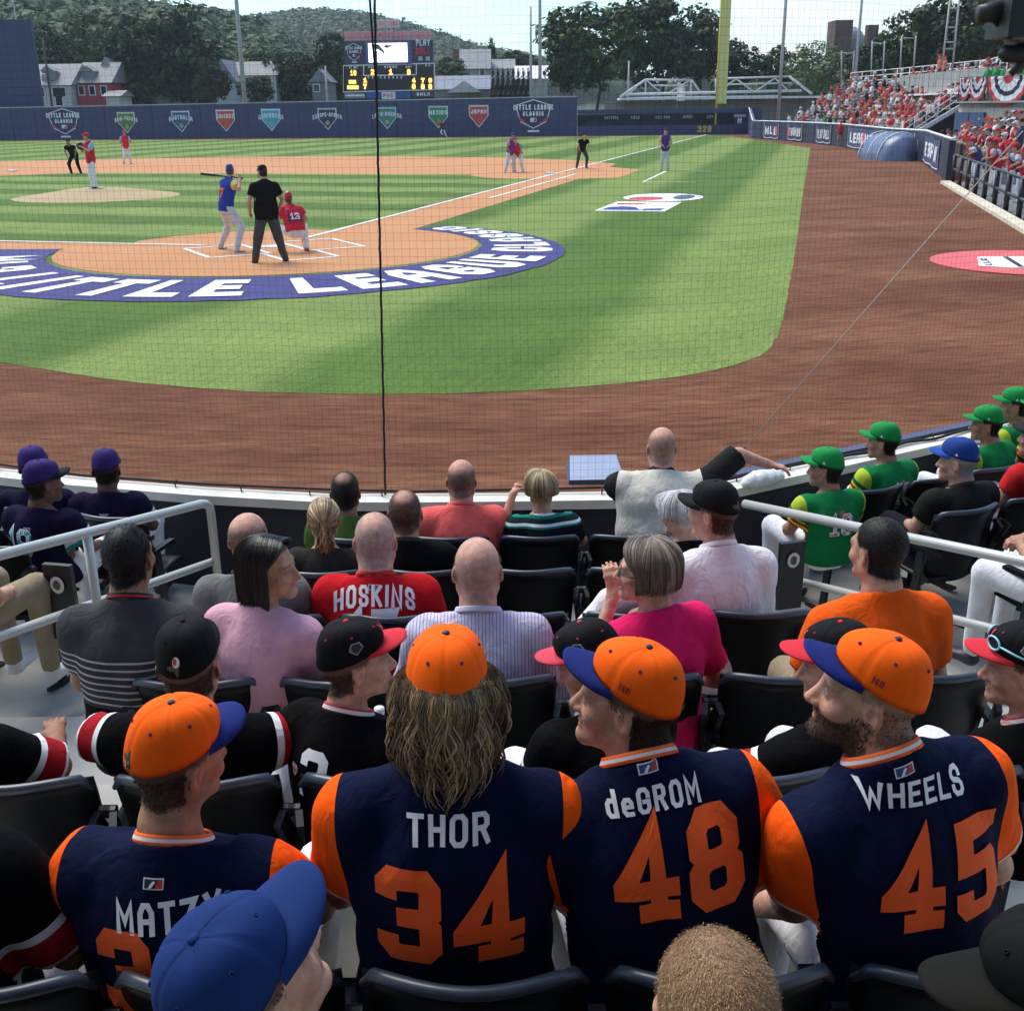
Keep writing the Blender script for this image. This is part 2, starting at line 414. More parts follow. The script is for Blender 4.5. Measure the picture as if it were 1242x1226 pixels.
def fold_noise(amp, seed, f0=13.0, stretch=(1, 1, .45), n=7):
    r = np.random.default_rng(seed); K = []
    for i in range(n):
        d = r.normal(size=3) * np.array(stretch); d /= np.linalg.norm(d); d[2] *= .6
        K.append((d * f0 * (1 + .35 * i), r.uniform(0, 6.28), 1 / (1 + .45 * i)))
    tot = sum(k[2] for k in K)
    def fn(P):
        s = 0
        for d, ph, a in K: s = s + a * (1 - 2 * np.abs(np.sin(P @ d + ph + .6 * np.sin(P[..., 2] * 9 + ph))))
        return s / tot * amp
    return fn
def rot(ax, a):
    c, s = math.cos(a), math.sin(a)
    if ax == 'x': return np.array([[1, 0, 0], [0, c, -s], [0, s, c]])
    if ax == 'y': return np.array([[c, 0, s], [0, 1, 0], [-s, 0, c]])
    return np.array([[c, -s, 0], [s, c, 0], [0, 0, 1]])

# ------------------------------------------------ head (own frame: origin between the eyes' depth, +Y the face, z=0 eye level)
def head_prims(fem=0.0, beard=0.0, fat=0.0, kid=0.0, mouth=0.0):
    jw = 1 - .10 * fem + .12 * fat - .06 * kid; A = np.array
    pr = [ell_((0, -.018, .032), (.0765, .0965, .088), k=.02),
          ell_((0, .022, -.030), (.063 * jw, .070, .082 - .008 * kid), k=.03),
          cap_((-.046 * jw, -.004, -.060), (-.012, .070, -.098 + .008 * kid), .027 * jw, .019, k=.025),
          cap_((.046 * jw, -.004, -.060), (.012, .070, -.098 + .008 * kid), .027 * jw, .019, k=.025),
          ell_((0, .078, -.100 + .008 * kid), (.019, .017, .015), k=.018),                   # chin
          cap_((-.036, .072, .017), (.036, .072, .017), .015 - .004 * fem, .015 - .004 * fem, k=.02),     # brow
          ell_((-.043, .058, -.030), (.022, .022, .020), k=.02), ell_((.043, .058, -.030), (.022, .022, .020), k=.02)]   # cheeks
    for s in (-1, 1): pr.append(ell_((s * .031, .094, -.001), (.017, .016, .011), k=.016, sub=1))
    for s in (-1, 1): pr.append(ell_((s * .031, .0745, -.001), (.0145, .0125, .0125), k=.004))
    pr += [cap_((0, .086, .004), (0, .108, -.034), .0085, .0125, k=.014), ell_((-.012, .096, -.038), (.009, .010, .008), k=.008), ell_((.012, .096, -.038), (.009, .010, .008), k=.008)]
    pr += [ell_((0, .086, -.060), (.024, .0125, .006), k=.008), ell_((0, .084, -.0725), (.021, .013, .0065), k=.008)]
    if mouth > 0: pr.append(ell_((0, .098, -.066), (.018, .014, .004 + .004 * mouth), k=.004, sub=1))
    else: pr.append(ell_((0, .104, -.066), (.022, .010, .0022), k=.004, sub=1))
    for s in (-1, 1):
        R = rot('z', s * .35) @ rot('x', -.12)
        pr.append(ell_((s * .079, -.012, -.010), (.009, .019, .031), R, k=.008))
        pr.append(ell_((s * .086, -.006, -.006), (.007, .010, .018), R, k=.006, sub=1))
    return pr
def neck_prims(dirv, r=.056, k=.03):
    d = np.array(dirv, float)
    return [cap_((0, -.022, -.045), np.array([0, -.022, -.045]) * .2 + d * .8, r * .98, r, k=.03), cap_(d * .7 + np.array([0, -.02, -.01]), d, r, r * 1.12, k=.03)]
def seg_t(P, a, b):
    ba = b - a; return np.clip(((P - a) @ ba) / (ba @ ba), 0, 1)
def head_colors(V, skin, hairc, spec):
    """skin tone over the head, lips, brows, eyes, beard and the cropped scalp"""
    skin = np.array(skin); hairc = np.array(hairc)
    C = np.tile(skin, (len(V), 1)); x, y, z = V[:, 0], V[:, 1], V[:, 2]
    def mixc(m, c):
        nonlocal C
        C = C * (1 - m[:, None]) + np.array(c) * m[:, None]
    sm = lambda v, a, b: np.clip((v - a) / (b - a), 0, 1)
    red = np.exp(-(((np.abs(x) - .042) / .022) ** 2 + ((z + .03) / .025) ** 2)) * (y > .03) + np.exp(-((x / .014) ** 2 + ((z + .036) / .014) ** 2)) * (y > .09) + .9 * (np.abs(x) > .078)
    mixc(np.clip(red, 0, 1) * .35, skin * np.array([1.08, .72, .68]))
    lips = (np.exp(-((x / .021) ** 4 + ((z + .066) / .0115) ** 4)) * (y > .080))
    mixc(np.clip(lips, 0, 1) * (.75 if spec.get('lip') else .5), spec.get('lip') or skin * np.array([.95, .55, .52]))
    hm = scalp_mask(V, spec)
    mixc(hm * spec.get('hd', .85), hairc * .9)
    br = spec.get('beard', 0)
    if br:
        bm = sm(-.030 - z + .45 * np.abs(x) * 0, -.0, .018) * sm(y, -.012, .012) * (z > -.135)
        cheek = 1 - np.exp(-(((np.abs(x) - .035) / .022) ** 2 + ((z + .030) / .020) ** 2)) * (y > .05)
        stache = np.exp(-((x / .026) ** 4 + ((z + .052) / .008) ** 4))
        bm = np.clip(np.maximum(bm * cheek * (z < -.045 + .9 * np.clip(.045 - y, 0, .03)), stache * (y > .07)), 0, 1) * (1 - lips * .9)
        mixc(bm * br, hairc)
    brow = np.exp(-(((np.abs(x) - .032) / .019) ** 4 + ((z - .0205 + .10 * np.abs(np.abs(x) - .03)) / .0052) ** 2)) * (y > .055)
    mixc(np.clip(brow, 0, 1) * .85, spec.get('browc', hairc * .8))
    for s in (-1, 1):
        dx = x - s * .031; e = (dx ** 2 / .0145 ** 2 + (z + .001) ** 2 / .0062 ** 2)
        mixc(np.clip(1.6 - e, 0, 1) * (y > .066), (.34, .31, .29))
        iris = (x - s * .031 - spec.get('gaze', 0) * .006) ** 2 + (z + .001) ** 2
        mixc(np.clip(1.5 - iris / .0052 ** 2, 0, 1) * (y > .066), (.03, .022, .018))
        lid = np.exp(-((dx / .0165) ** 4 + ((z - .0062) / .0028) ** 2)); mixc(np.clip(lid, 0, 1) * (y > .06) * .8, skin * .25)
    return C
def scalp_mask(V, spec):
    st = spec.get('hair', 'short'); x, y, z = V[:, 0], V[:, 1], V[:, 2]
    if st == 'none': return np.zeros(len(V))
    sm = lambda v, a, b: np.clip((v - a) / (b - a), 0, 1)
    front = .068 - .55 * np.clip(-(y - .03), 0, 1)           # hair line height falls toward the back
    line = np.where(y > .015, .066 + .25 * (y - .06), np.where(y > -.028, .018, -.072 - .25 * (np.clip(-y, 0, .1) - .05)))
    # sides: above and behind the ears
    line = np.where((y <= .040) & (y > .015), .045 - (.040 - y) * 1.1, line)
    m = sm(z, line - .004, line + .006)
    if st == 'fringe':                                        # bald on top
        b = ((x / .070) ** 2 + ((y - .005) / .088) ** 2); m = m * np.clip(sm(b, .80, 1.15) * 1.0, 0, 1) * sm(-z, -.085, -.05)
    if st == 'crown':                                          # bald patch at the crown
        m = m * sm(((x / .05) ** 2 + ((y + .055) / .05) ** 2 + ((z - .095) / .05) ** 2), .35, 1.2)
    if st == 'receding': m = m * sm(-(y - .045 + .5 * np.abs(np.abs(x) - .03)), -.01, .01)
    return m
def blades(name, V, N, mask, n, length, width, cols, flow, seed, m, parent, lift=.45):
    """short hair: thin bent blades rooted on the scalp"""
    r = np.random.default_rng(seed); w = np.clip(mask, 0, 1); s = w.sum()
    if s <= 0: return None
    ids = r.choice(len(V), size=n, p=w / s); P = V[ids] + r.normal(0, .0022, (n, 3)); Nn = N[ids]
    fl = flow(P); fl = fl - Nn * (fl * Nn).sum(1)[:, None]; fl /= np.linalg.norm(fl, axis=1)[:, None] + 1e-9
    d = fl * (1 - lift) + Nn * lift + r.normal(0, .22, (n, 3)); d /= np.linalg.norm(d, axis=1)[:, None]
    sd = np.cross(d, Nn); sd /= np.linalg.norm(sd, axis=1)[:, None] + 1e-9
    Ls = length * r.uniform(.55, 1.25, n)[:, None]; Ws = width * r.uniform(.7, 1.3, n)[:, None]
    A = P - sd * Ws / 2; B = P + sd * Ws / 2; M1 = P + d * Ls * .55 - sd * Ws * .4; M2 = P + d * Ls * .55 + sd * Ws * .4; T = P + d * Ls + (fl - Nn) * Ls * .22
    VV = np.stack([A, B, M2, M1, T], 1).reshape(-1, 3); b = np.arange(n)[:, None] * 5
    Fq = np.concatenate([b + [0, 1, 2], b + [0, 2, 3], b + [3, 2, 4]]).astype(np.int32)
    ci = np.array(cols)[r.integers(0, len(cols), n)] * r.uniform(.7, 1.25, (n, 1)); CC = np.repeat(ci, 5, 0)
    me = mesh_from(name, VV, Fq, True, [m], col=CC); return obj(name, me, parent)
def locks(name, paths, rad0, cols, seed, m, parent, n=3):
    """long hair: tapered tubes along lock paths (list of arrays)"""
    r = np.random.default_rng(seed); VV = []; FF = []; CC = []
    base = 0
    for P in paths:
        P = np.asarray(P); k = len(P); T = np.gradient(P, axis=0); T /= np.linalg.norm(T, axis=1)[:, None] + 1e-9
        u = np.cross(T, [0.3, 1, .1]); u /= np.linalg.norm(u, axis=1)[:, None] + 1e-9; w = np.cross(T, u)
        prof = np.sin(np.linspace(.35, np.pi * .93, k)) ** .7 * rad0 * r.uniform(.6, 1.3)
        cs_ = sorted(cols, key=lambda q: sum(q)); q_ = .5 + .32 * math.sin(P[len(P) // 2][0] * 95 + 1.3) + .18 * math.sin(P[len(P) // 2][0] * 260) + r.normal(0, .20); c = np.array(cs_[int(np.clip(q_, 0, .999) * len(cs_))]) * r.uniform(.8, 1.2)
        for j in range(n):
            a = 2 * np.pi * j / n; VV.append(P + (u * np.cos(a) * 1.5 + w * np.sin(a) * .7) * prof[:, None])
        g = np.arange(k - 1)
        for j in range(n):
            j2 = (j + 1) % n; FF.append(np.stack([base + j * k + g, base + j2 * k + g, base + j2 * k + g + 1, base + j * k + g + 1], 1))
        CC.append(np.tile(c, (n * k, 1))); base += n * k
    me = mesh_from(name, np.concatenate(VV), np.concatenate(FF).astype(np.int32), True, [m], col=np.concatenate(CC)); return obj(name, me, parent)
def vnormals(V, Fq):
    a = V[Fq[:, 1]] - V[Fq[:, 0]]; b = V[Fq[:, 2]] - V[Fq[:, 0]]; n = np.cross(a, b); N = np.zeros_like(V)
    for k in range(Fq.shape[1]): np.add.at(N, Fq[:, k], n)
    return N / (np.linalg.norm(N, axis=1)[:, None] + 1e-12)

# ------------------------------------------------ cap (head frame)
def crown_pt(phi, v, o=0.0, sc=1.0, low=0.0):
    """phi 0 = front, v 0 rim .. 1 button"""
    rx, ry = .0825 + o, .1015 + o
    zr = .038 + .026 * math.cos(phi) - low
    H = .137 + o - zr
    a = v * math.pi / 2; r = max(math.cos(a), 0) ** .62
    fr = .006 * max(math.cos(phi), 0) ** 2 * math.sin(min(1, v * 1.6) * math.pi)
    return np.array([math.sin(phi) * (rx * r), -.014 + math.cos(phi) * (ry * r + fr), zr + H * math.sin(a) ** .95]) * sc
def make_cap(parent, colm, brimm, seed=0, flat=0.0, sc=1.0, nu=72, nv=14, button=None, long=.072, logos=(), hm=None, under=None, low=0.0):
    V = []; Fs = []
    for j in range(nv + 1):
        v = j / nv * .985
        for i in range(nu):
            ph = 2 * math.pi * i / nu; q = ((ph / (math.pi / 3)) % 1.0); dq = min(q, 1 - q)
            o = -.0026 * math.exp(-(dq / .035) ** 2) * (1 - v * .4) + .0012 * math.sin(3 * ph + seed) * math.sin(v * 5 + seed)
            V.append(crown_pt(ph, v, o, sc, low))
    for j in range(nv):
        for i in range(nu):
            i2 = (i + 1) % nu; Fs.append((j * nu + i, j * nu + i2, (j + 1) * nu + i2, (j + 1) * nu + i))
    Fs.append(tuple(nv * nu + i for i in range(nu)))
    # rolled inside band
    b = len(V)
    for i in range(nu): V.append(crown_pt(2 * math.pi * i / nu, 0.0, -.004, sc, low) + np.array([0, 0, .012 * sc]))
    for i in range(nu): i2 = (i + 1) % nu; Fs.append((i2, i, b + i, b + i2))
    me = mesh_from('cap', V, Fs, True, [colm] if not isinstance(colm, list) else colm)
    if isinstance(colm, list):       # front two panels in another tone
        mi = [1 if (f[0] < nv * nu and math.cos(2 * math.pi * (f[0] % nu) / nu) > .5) else 0 for f in Fs]
        me.polygons.foreach_set('material_index', mi)
    c = obj('cap', me, parent)
    n1, n2 = 22, 8; V = []; Fs = []; top = []
    for side in (0, 1):
        for i in range(n1 + 1):
            u = -1 + 2 * i / n1; ph = u * rad(67)
            inn = crown_pt(ph, 0.0, -.001, 1.0, low)
            for j in range(n2 + 1):
                w = j / n2; ext = long * (1 - abs(u) ** 2.6) ** .55
                x = inn[0] * (1 + .06 * w * (1 - abs(u))); y = inn[1] + ext * w
                z = inn[2] - (.55 - .5 * flat) * (x / .08) ** 2 * .034 * w + .004 * w * (1 - u * u) - .002 * w * w - side * .0035
                V.append(np.array([x, y, z]) * sc)
    st = n2 + 1; off = (n1 + 1) * st
    for i in range(n1):
        for j in range(n2):
            a = i * st + j; Fs.append((a, a + st, a + st + 1, a + 1)); Fs.append((off + a, off + a + 1, off + a + st + 1, off + a + st))
        a = i * st + n2; Fs.append((a, a + st, off + a + st, off + a))
    mi = None; ms = [brimm]
    if under is not None: ms = [brimm, under]; mi = [1 if min(f) >= off else 0 for f in Fs]
    obj('brim', mesh_from('brim', V, Fs, True, ms, mi), c)
    if nu > 50:
        for k in range(6):
            ph = math.pi / 6 + k * math.pi / 3; e = MB(); c0 = crown_pt(ph, .52, .0006, sc, low); c1 = crown_pt(ph + .05, .52, .0006, sc, low); c2 = crown_pt(ph, .56, .0006, sc, low); ux = (c1 - c0) / np.linalg.norm(c1 - c0); uy = (c2 - c0) / np.linalg.norm(c2 - c0)
            e.tube([tuple(c0 + ux * .0028 * math.cos(t) + uy * .0028 * math.sin(t)) for t in np.linspace(0, 2 * math.pi, 11)[:-1]], .0011, 5, closed=True); e.build('eyelet', brimm if not isinstance(colm, list) else colm[0], c, True) if k % 1 == 0 else None
    bt = MB(); tp = crown_pt(0, 1.0, 0, sc, low); bt.lathe([(.0085 * sc, -.002), (.008 * sc, .002), (.005 * sc, .0045), (0.0005, .005)], 10, tp)
    bt.build('button', button or brimm, c, True)
    return c
def crown_patch(cap, name, strips, phi0, v0, m, sc=1.0, o=.0022, low=0.0):
    """lettering or a badge laid on the crown, u to the wearer's outside right"""
    def fn(u, v):
        p = crown_pt(phi0 - u / .098, min(max(v0 + v / .150, 0), .97), o, sc, low); return p
    return strips_mesh(name, strips, fn, m, cap, lay=None)
def disc_strips(rx, ry, n=16):
    out = []
    for k in range(4):
        y0 = -ry + 2 * ry * k / 4; y1 = -ry + 2 * ry * (k + 1) / 4
        rows = []
        for i in range(n + 1):
            x = -rx + 2 * rx * i / n; h = math.sqrt(max(0, 1 - (x / rx) ** 2)) * ry
            a = max(-h, min(h, y0)); b = max(-h, min(h, y1)); rows.append(((x, a), (x, (a + b) / 2), (x, b)))
        out.append(rows)
    return out
def rect_strips(w, h, nx=6, ny=2, cx=0, cy=0):
    out = []
    for k in range(ny):
        y0 = cy - h / 2 + h * k / ny; y1 = y0 + h / ny
        out.append([((cx - w / 2 + w * i / nx, y0), (cx - w / 2 + w * i / nx, (y0 + y1) / 2), (cx - w / 2 + w * i / nx, y1)) for i in range(nx + 1)])
    return out
def poly_strips(pts, nx=10):
    """convex outline -> one strip of columns"""
    xs = [p[0] for p in pts]; x0, x1 = min(xs), max(xs); rows = []
    n = len(pts)
    for i in range(nx + 1):
        x = x0 + (x1 - x0) * (i / nx) ; x = min(max(x, x0 + 1e-5), x1 - 1e-5); ys = []
        for k in range(n):
            a, b = pts[k], pts[(k + 1) % n]
            if (a[0] - x) * (b[0] - x) <= 0 and a[0] != b[0]: ys.append(a[1] + (b[1] - a[1]) * (x - a[0]) / (b[0] - a[0]))
        lo, hi = min(ys), max(ys); rows.append(((x, lo), (x, (lo + hi) / 2), (x, hi)))
    return [rows]

# ------------------------------------------------ cloth material with sleeves, cuffs, stripes read from measured attributes
def cloth(name, base, sleeve=None, arm_bands=(), z_bands=(), x_stripe=None, rough=.85, bump=.38, side=None, nobump=False, spec=.06):
    """arm_bands: (lo, hi, colour) metres from the cuff; z_bands: (lo, hi, colour) metres above the hip"""
    if name in MATS: return MATS[name]
    m, n, b = new_mat(name); b.inputs['Roughness'].default_value = rough; b.inputs['Specular IOR Level'].default_value = spec; b.inputs['Sheen Weight'].default_value = .0
    nd, lk = n.nodes, n.links
    t = nd.new('ShaderNodeTexCoord')
    no = nd.new('ShaderNodeTexNoise'); no.inputs['Scale'].default_value = 14; no.inputs['Detail'].default_value = 5; lk.new(t.outputs['Object'], no.inputs['Vector'])
    mr = nd.new('ShaderNodeMapRange'); mr.inputs['From Min'].default_value = .3; mr.inputs['From Max'].default_value = .7; mr.inputs['To Min'].default_value = .88; mr.inputs['To Max'].default_value = 1.10
    lk.new(no.outputs['Fac'], mr.inputs['Value'])
    rgb = nd.new('ShaderNodeRGB'); rgb.outputs[0].default_value = (*base, 1); cur = rgb.outputs[0]
    def att(a):
        x = nd.new('ShaderNodeAttribute'); x.attribute_name = a; return x.outputs['Fac']
    def band(val, lo, hi):
        a = nd.new('ShaderNodeMath'); a.operation = 'GREATER_THAN'; lk.new(val, a.inputs[0]); a.inputs[1].default_value = lo
        c = nd.new('ShaderNodeMath'); c.operation = 'LESS_THAN'; lk.new(val, c.inputs[0]); c.inputs[1].default_value = hi
        d = nd.new('ShaderNodeMath'); d.operation = 'MULTIPLY'; lk.new(a.outputs[0], d.inputs[0]); lk.new(c.outputs[0], d.inputs[1]); return d.outputs[0]
    def over(fac, c):
        nonlocal cur
        x = nd.new('ShaderNodeMixRGB'); lk.new(fac, x.inputs['Fac']); lk.new(cur, x.inputs['Color1']); x.inputs['Color2'].default_value = (*c, 1); cur = x.outputs[0]
    for lo, hi, c in z_bands: over(band(att('hz'), lo, hi), c)
    if x_stripe:
        per, frac, c = x_stripe; w = nd.new('ShaderNodeMath'); w.operation = 'PINGPONG'; lk.new(att('hx'), w.inputs[0]); w.inputs[1].default_value = per / 2
        a = nd.new('ShaderNodeMath'); a.operation = 'LESS_THAN'; lk.new(w.outputs[0], a.inputs[0]); a.inputs[1].default_value = per / 2 * frac; over(a.outputs[0], c)
    if sleeve: over(band(att('arm'), 0.0, 9), sleeve)
    if side: over(band(att('sd'), side[0], side[1]), side[2])
    for lo, hi, c in arm_bands:
        f1 = band(att('cuff'), lo, hi); g = band(att('arm'), -.02, 9); d = nd.new('ShaderNodeMath'); d.operation = 'MULTIPLY'; lk.new(f1, d.inputs[0]); lk.new(g, d.inputs[1]); over(d.outputs[0], c)
    mu = nd.new('ShaderNodeVectorMath'); mu.operation = 'SCALE'; lk.new(cur, mu.inputs[0]); lk.new(mr.outputs['Result'], mu.inputs['Scale']); lk.new(mu.outputs[0], b.inputs['Base Color'])
    if not nobump:
        mpn = nd.new('ShaderNodeMapping'); mpn.inputs['Scale'].default_value = (1.3, 1.3, .7); lk.new(t.outputs['Object'], mpn.inputs['Vector'])
        n2 = nd.new('ShaderNodeTexNoise'); n2.inputs['Scale'].default_value = 17; n2.inputs['Detail'].default_value = 3; n2.inputs['Distortion'].default_value = .8; lk.new(mpn.outputs['Vector'], n2.inputs['Vector'])
        n3 = nd.new('ShaderNodeTexNoise'); n3.inputs['Scale'].default_value = 420; n3.inputs['Detail'].default_value = 1; lk.new(t.outputs['Object'], n3.inputs['Vector'])
        bp = nd.new('ShaderNodeBump'); bp.inputs['Strength'].default_value = bump; bp.inputs['Distance'].default_value = .02; lk.new(n2.outputs['Fac'], bp.inputs['Height'])
        b2 = nd.new('ShaderNodeBump'); b2.inputs['Strength'].default_value = .25; b2.inputs['Distance'].default_value = .001; lk.new(n3.outputs['Fac'], b2.inputs['Height']); lk.new(bp.outputs['Normal'], b2.inputs['Normal'])
        lk.new(b2.outputs['Normal'], b.inputs['Normal'])
    MATS[name] = m; return m

# ------------------------------------------------ whole person
def seated_pose(S=1.0, bw=1.0, lean=0.0, roll=0.0, twist=0.0, slouch=0.0, leg=1.0, arms=None, knees=.13, kn=None):
    """joints in a frame whose origin is the hip centre, facing +Y"""
    R = rot('y', roll) @ rot('x', -lean)
    def sp(h, x=0, y=0): return R @ np.array([x, y + slouch * (h / .57) ** 2 if h > 0 else y, h * S])
    J = dict(S=S, bw=bw, R=R, sp=sp)
    Rt = rot('z', twist)
    J['neck'] = sp(.57); J['C'] = sp
    for s, k in ((-1, 'L'), (1, 'R')):
        J['sh' + k] = sp(.470) + R @ (Rt @ np.array([s * .172 * bw, 0, 0]))
    J['ux'] = R @ (Rt @ np.array([1., 0, 0])); J['ux0'] = R @ np.array([1., 0, 0])
    a = arms or {}
    for s, k in ((-1, 'L'), (1, 'R')):
        e, w = a.get(k, (None, None))
        sh = J['sh' + k]
        J['el' + k] = np.array(e, float) if e is not None else sh + np.array([s * .055, .07, -.265 * S])
        J['wr' + k] = np.array(w, float) if w is not None else np.array([s * .11, .30, .055])
        J['hp' + k] = np.array([s * .09, 0, 0.])
        J['kn' + k] = np.array([s * knees, .42 * leg, .025]); J['an' + k] = np.array([s * (knees - .01), .44 * leg, -.42 * leg]); J['to' + k] = J['an' + k] + np.array([s * .02, .14, -.05])
    for k, v in (kn or {}).items(): J['kn' + k] = np.array(v, float)
    return J
TORSO = [(-.07, .165, .120), (.06, .168, .122), (.20, .158, .112), (.32, .170, .120), (.41, .168, .112), (.48, .125, .085), (.53, .070, .066)]
def person(label, loc, yaw, J, head, shirt, pants, skin=(.55, .33, .24), hair=None, cap=None, res=.009, hres=.0042, seed=1, group=None, fat=0.0, fem=0.0, kid=0.0, sleeve=.62, hs=1.0,
           headrot=(0, 0, 0), hand=False, shoes=(.03, .03, .035), pl=1.0, hem0=-.10, collar=None, fold=.009, beardhair=0, cat='person', loose=.014, hairfn=None, blade_n=1800, blade_w=.0018, handpose=None, belly=0.0, longpants=True, headoff=(0, 0, 0)):
    S, bw = J['S'], J['bw']; sp = J['C']
    root = thing('person', label, cat, loc, yaw, group)
    skin = np.array(skin); hspec = head or {}
    hairc = np.array(hspec.get('hairc', (.03, .02, .015)))
    # head frame
    Rh = rot('z', headrot[0]) @ rot('x', headrot[1]) @ rot('y', headrot[2])
    piv = J['neck'] + np.array([0, .012, .05])
    hc = piv + rot('z', headrot[0] * .6) @ np.array([0, .030, .103 * (hs * .4 + .6)]) + np.array(headoff)
    J['hc'] = hc; J['Rh'] = Rh
    # --- body
    ux = J['ux']; fw = fat
    def torso_prims(inf, wst=0.0, k=.03, top=True):
        pr = []; pts = [(h, (w + fw * .03 * (1 if h < .4 else .4)) * bw + inf, d + inf + fw * .035 * (1 if h < .4 else .3)) for h, w, d in TORSO]
        for (h0, w0, d0), (h1, w1, d1) in zip(pts[:-1], pts[1:]):
            t = min(max((h0 + .1) / .5, 0), 1); u = J['ux0'] * (1 - t) + ux * t
            pr.append(fcap_(sp(h0), sp(h1), (w0, d0), (w1, d1), u, k=k))
        for kx in 'LR':
            n0 = sp(.545) + (J['sh' + kx] - sp(.470)) * .16
            pr.append(cap_(n0, J['sh' + kx] + np.array([0, 0, .004]), .040 + inf * .6, .050 + inf * .6, k=.04))
            pr.append(cap_(J['sh' + kx], J['sh' + kx] * .8 + J['el' + kx] * .2, .060 + inf * .6 + fw * .01, .054 + inf, k=.04))
        if belly: pr.append(ell_(sp(.1) + np.array([0, .05, 0]), (.15 * bw, .11, .13), k=.05))
        if fem:
            for s in (-1, 1): pr.append(ell_(sp(.34) + J['R'] @ np.array([s * .075, .10, 0]), (.062, .055, .062), k=.04))
        return pr
    am = (1 - .14 * fem - .22 * kid + .12 * fw)
    body = torso_prims(-.012)[1:]
    arms = []
    for kx in 'LR':
        arms.append(cap_(J['sh' + kx], J['el' + kx], .049 * am, .040 * am, k=.03)); arms.append(cap_(J['el' + kx], J['wr' + kx], .041 * am, .028 * am, k=.02))
    body += arms
    nd = J['neck']
    body += [cap_(nd, hc + Rh @ np.array([0, -.02, -.055]), .05, .046, k=.03)]
    Vb, Fb = grow(body, max(res * 1.5, .013))
    Cb = np.tile(skin, (len(Vb), 1))
    # hands
    VV, FF, CC = [Vb], [Fb], [Cb]; nb = len(Vb)
    for kx in 'LR':
        s = -1 if kx == 'L' else 1
        w = J['wr' + kx]; dv = w - J['el' + kx]; dv = dv / np.linalg.norm(dv)
        hp = (handpose or {}).get(kx, {})
        fd = np.array(hp.get('dir', dv * .8 + np.array([0, .1, -.35])), float); fd /= np.linalg.norm(fd)
        up = np.array(hp.get('up', (0, 0, 1.)), float); up -= fd * (up @ fd); up /= np.linalg.norm(up) + 1e-9
        lat = np.cross(fd, up)
        hsz = .9 * (1 - .1 * fem - .2 * kid); curl = hp.get('curl', .5)
        hpz = [fcap_(w, w + fd * .085 * hsz, (.027 * hsz, .016 * hsz), (.038 * hsz, .014 * hsz), lat, k=.015)]
        for q, (o, ln) in enumerate(((-.030, .062), (-.010, .074), (.010, .078), (.030, .068))):
            b0 = w + fd * .082 * hsz + lat * o * hsz; a1 = -curl * .7; d1 = fd * math.cos(a1) + up * math.sin(a1); m1 = b0 + d1 * ln * .5 * hsz
            a2 = -curl * 1.7; d2 = fd * math.cos(a2) + up * math.sin(a2); m2 = m1 + d2 * ln * .5 * hsz
            hpz += [cap_(b0, m1, .0092 * hsz, .0085 * hsz, k=.006), cap_(m1, m2, .0085 * hsz, .007 * hsz, k=.005)]
        tb = w + fd * .028 * hsz - lat * s * .024 * hsz * hp.get('ts', 1); td = fd * .75 - lat * s * .6 * hp.get('ts', 1) - up * .3; td /= np.linalg.norm(td)
        hpz += [cap_(tb, tb + td * .035 * hsz, .0125 * hsz, .0105 * hsz, k=.01), cap_(tb + td * .035 * hsz, tb + (td * .8 + fd * .3 - up * .15) * .062 * hsz, .0102 * hsz, .008 * hsz, k=.006)]
        hpz.append(cap_(w - dv * .03, w, .026 * am, .024 * am, k=.02))
        Vh, Fh = grow(hpz, max(res * .55, .005) if hand else max(res * 1.3, .011)); VV.append(Vh); FF.append(Fh + nb); CC.append(np.tile(skin * np.array([1, .94, .92]), (len(Vh), 1))); nb += len(Vh)
    # head at its own finer grain
    nrel = Rh.T @ (nd - hc) / hs
    hp_ = head_prims(fem, 0, fat, kid, hspec.get('mouth', 0)) + neck_prims(nrel + np.array([0, 0, -.0]), (.056 - .009 * fem - .010 * kid + .012 * fat))
    Vh, Fh = grow(hp_, hres / hs)
    Ch = head_colors(Vh, skin, hairc, hspec)
    Nh = vnormals(Vh, Fh)
    toL = lambda P: (P * hs) @ Rh.T + hc
    VV.append(toL(Vh)); FF.append(Fh + nb); CC.append(Ch)
    me = mesh_from('body', np.concatenate(VV), np.concatenate(FF), True, [vcol_mat('skin', .55, .35, 240, .28, var=.22, vscale=38)], col=np.concatenate(CC))
    obj('body', me, root)
    hfm = Matrix.Translation(Vector(hc)) @ Matrix(Rh.tolist()).to_4x4() @ Matrix.Scale(hs, 4)
    root['_'] = 0; del root['_']
    # --- shirt
    sh_o = None
    if shirt is not None:
        pr = torso_prims(loose, k=.03)
        pr.append(cap_(sp(.50), sp(.60), .074 - .012 * fem - .012 * kid + .016 * fat, .068 - .012 * fem - .012 * kid + .016 * fat, k=.03))
        L1 = np.linalg.norm(J['elL'] - J['shL'])
        clips = []
        ends = {}
        for kx in 'LR':
            a, e, w = J['sh' + kx], J['el' + kx], J['wr' + kx]
            sl = sleeve
            if sl <= 1:
                en = a + (e - a) * sl; pr.append(cap_(a, en, .058 + loose * .7 + fw * .01 - .010 * kid - .006 * fem, .054 * am + loose * 1.1, k=.035)); ends[kx] = (a, e, en)
            else:
                pr.append(cap_(a, e, .056 + loose * .6 - .008 * fem, .050 * am + loose * .5, k=.035)); en = e + (w - e) * (sl - 1); pr.append(cap_(e, en, .050 * am + loose * .5, .037 * am + loose * .3, k=.025)); ends[kx] = (e, w, en)
        def mkclip(a, e, en):
            d = (e - a) / np.linalg.norm(e - a)
            def c(P):
                q = P - en; s = q @ d; rr = np.linalg.norm(q - s[..., None] * d, axis=-1)
                return np.where((rr < .11) & (s > -.02), s, -1)
            return c
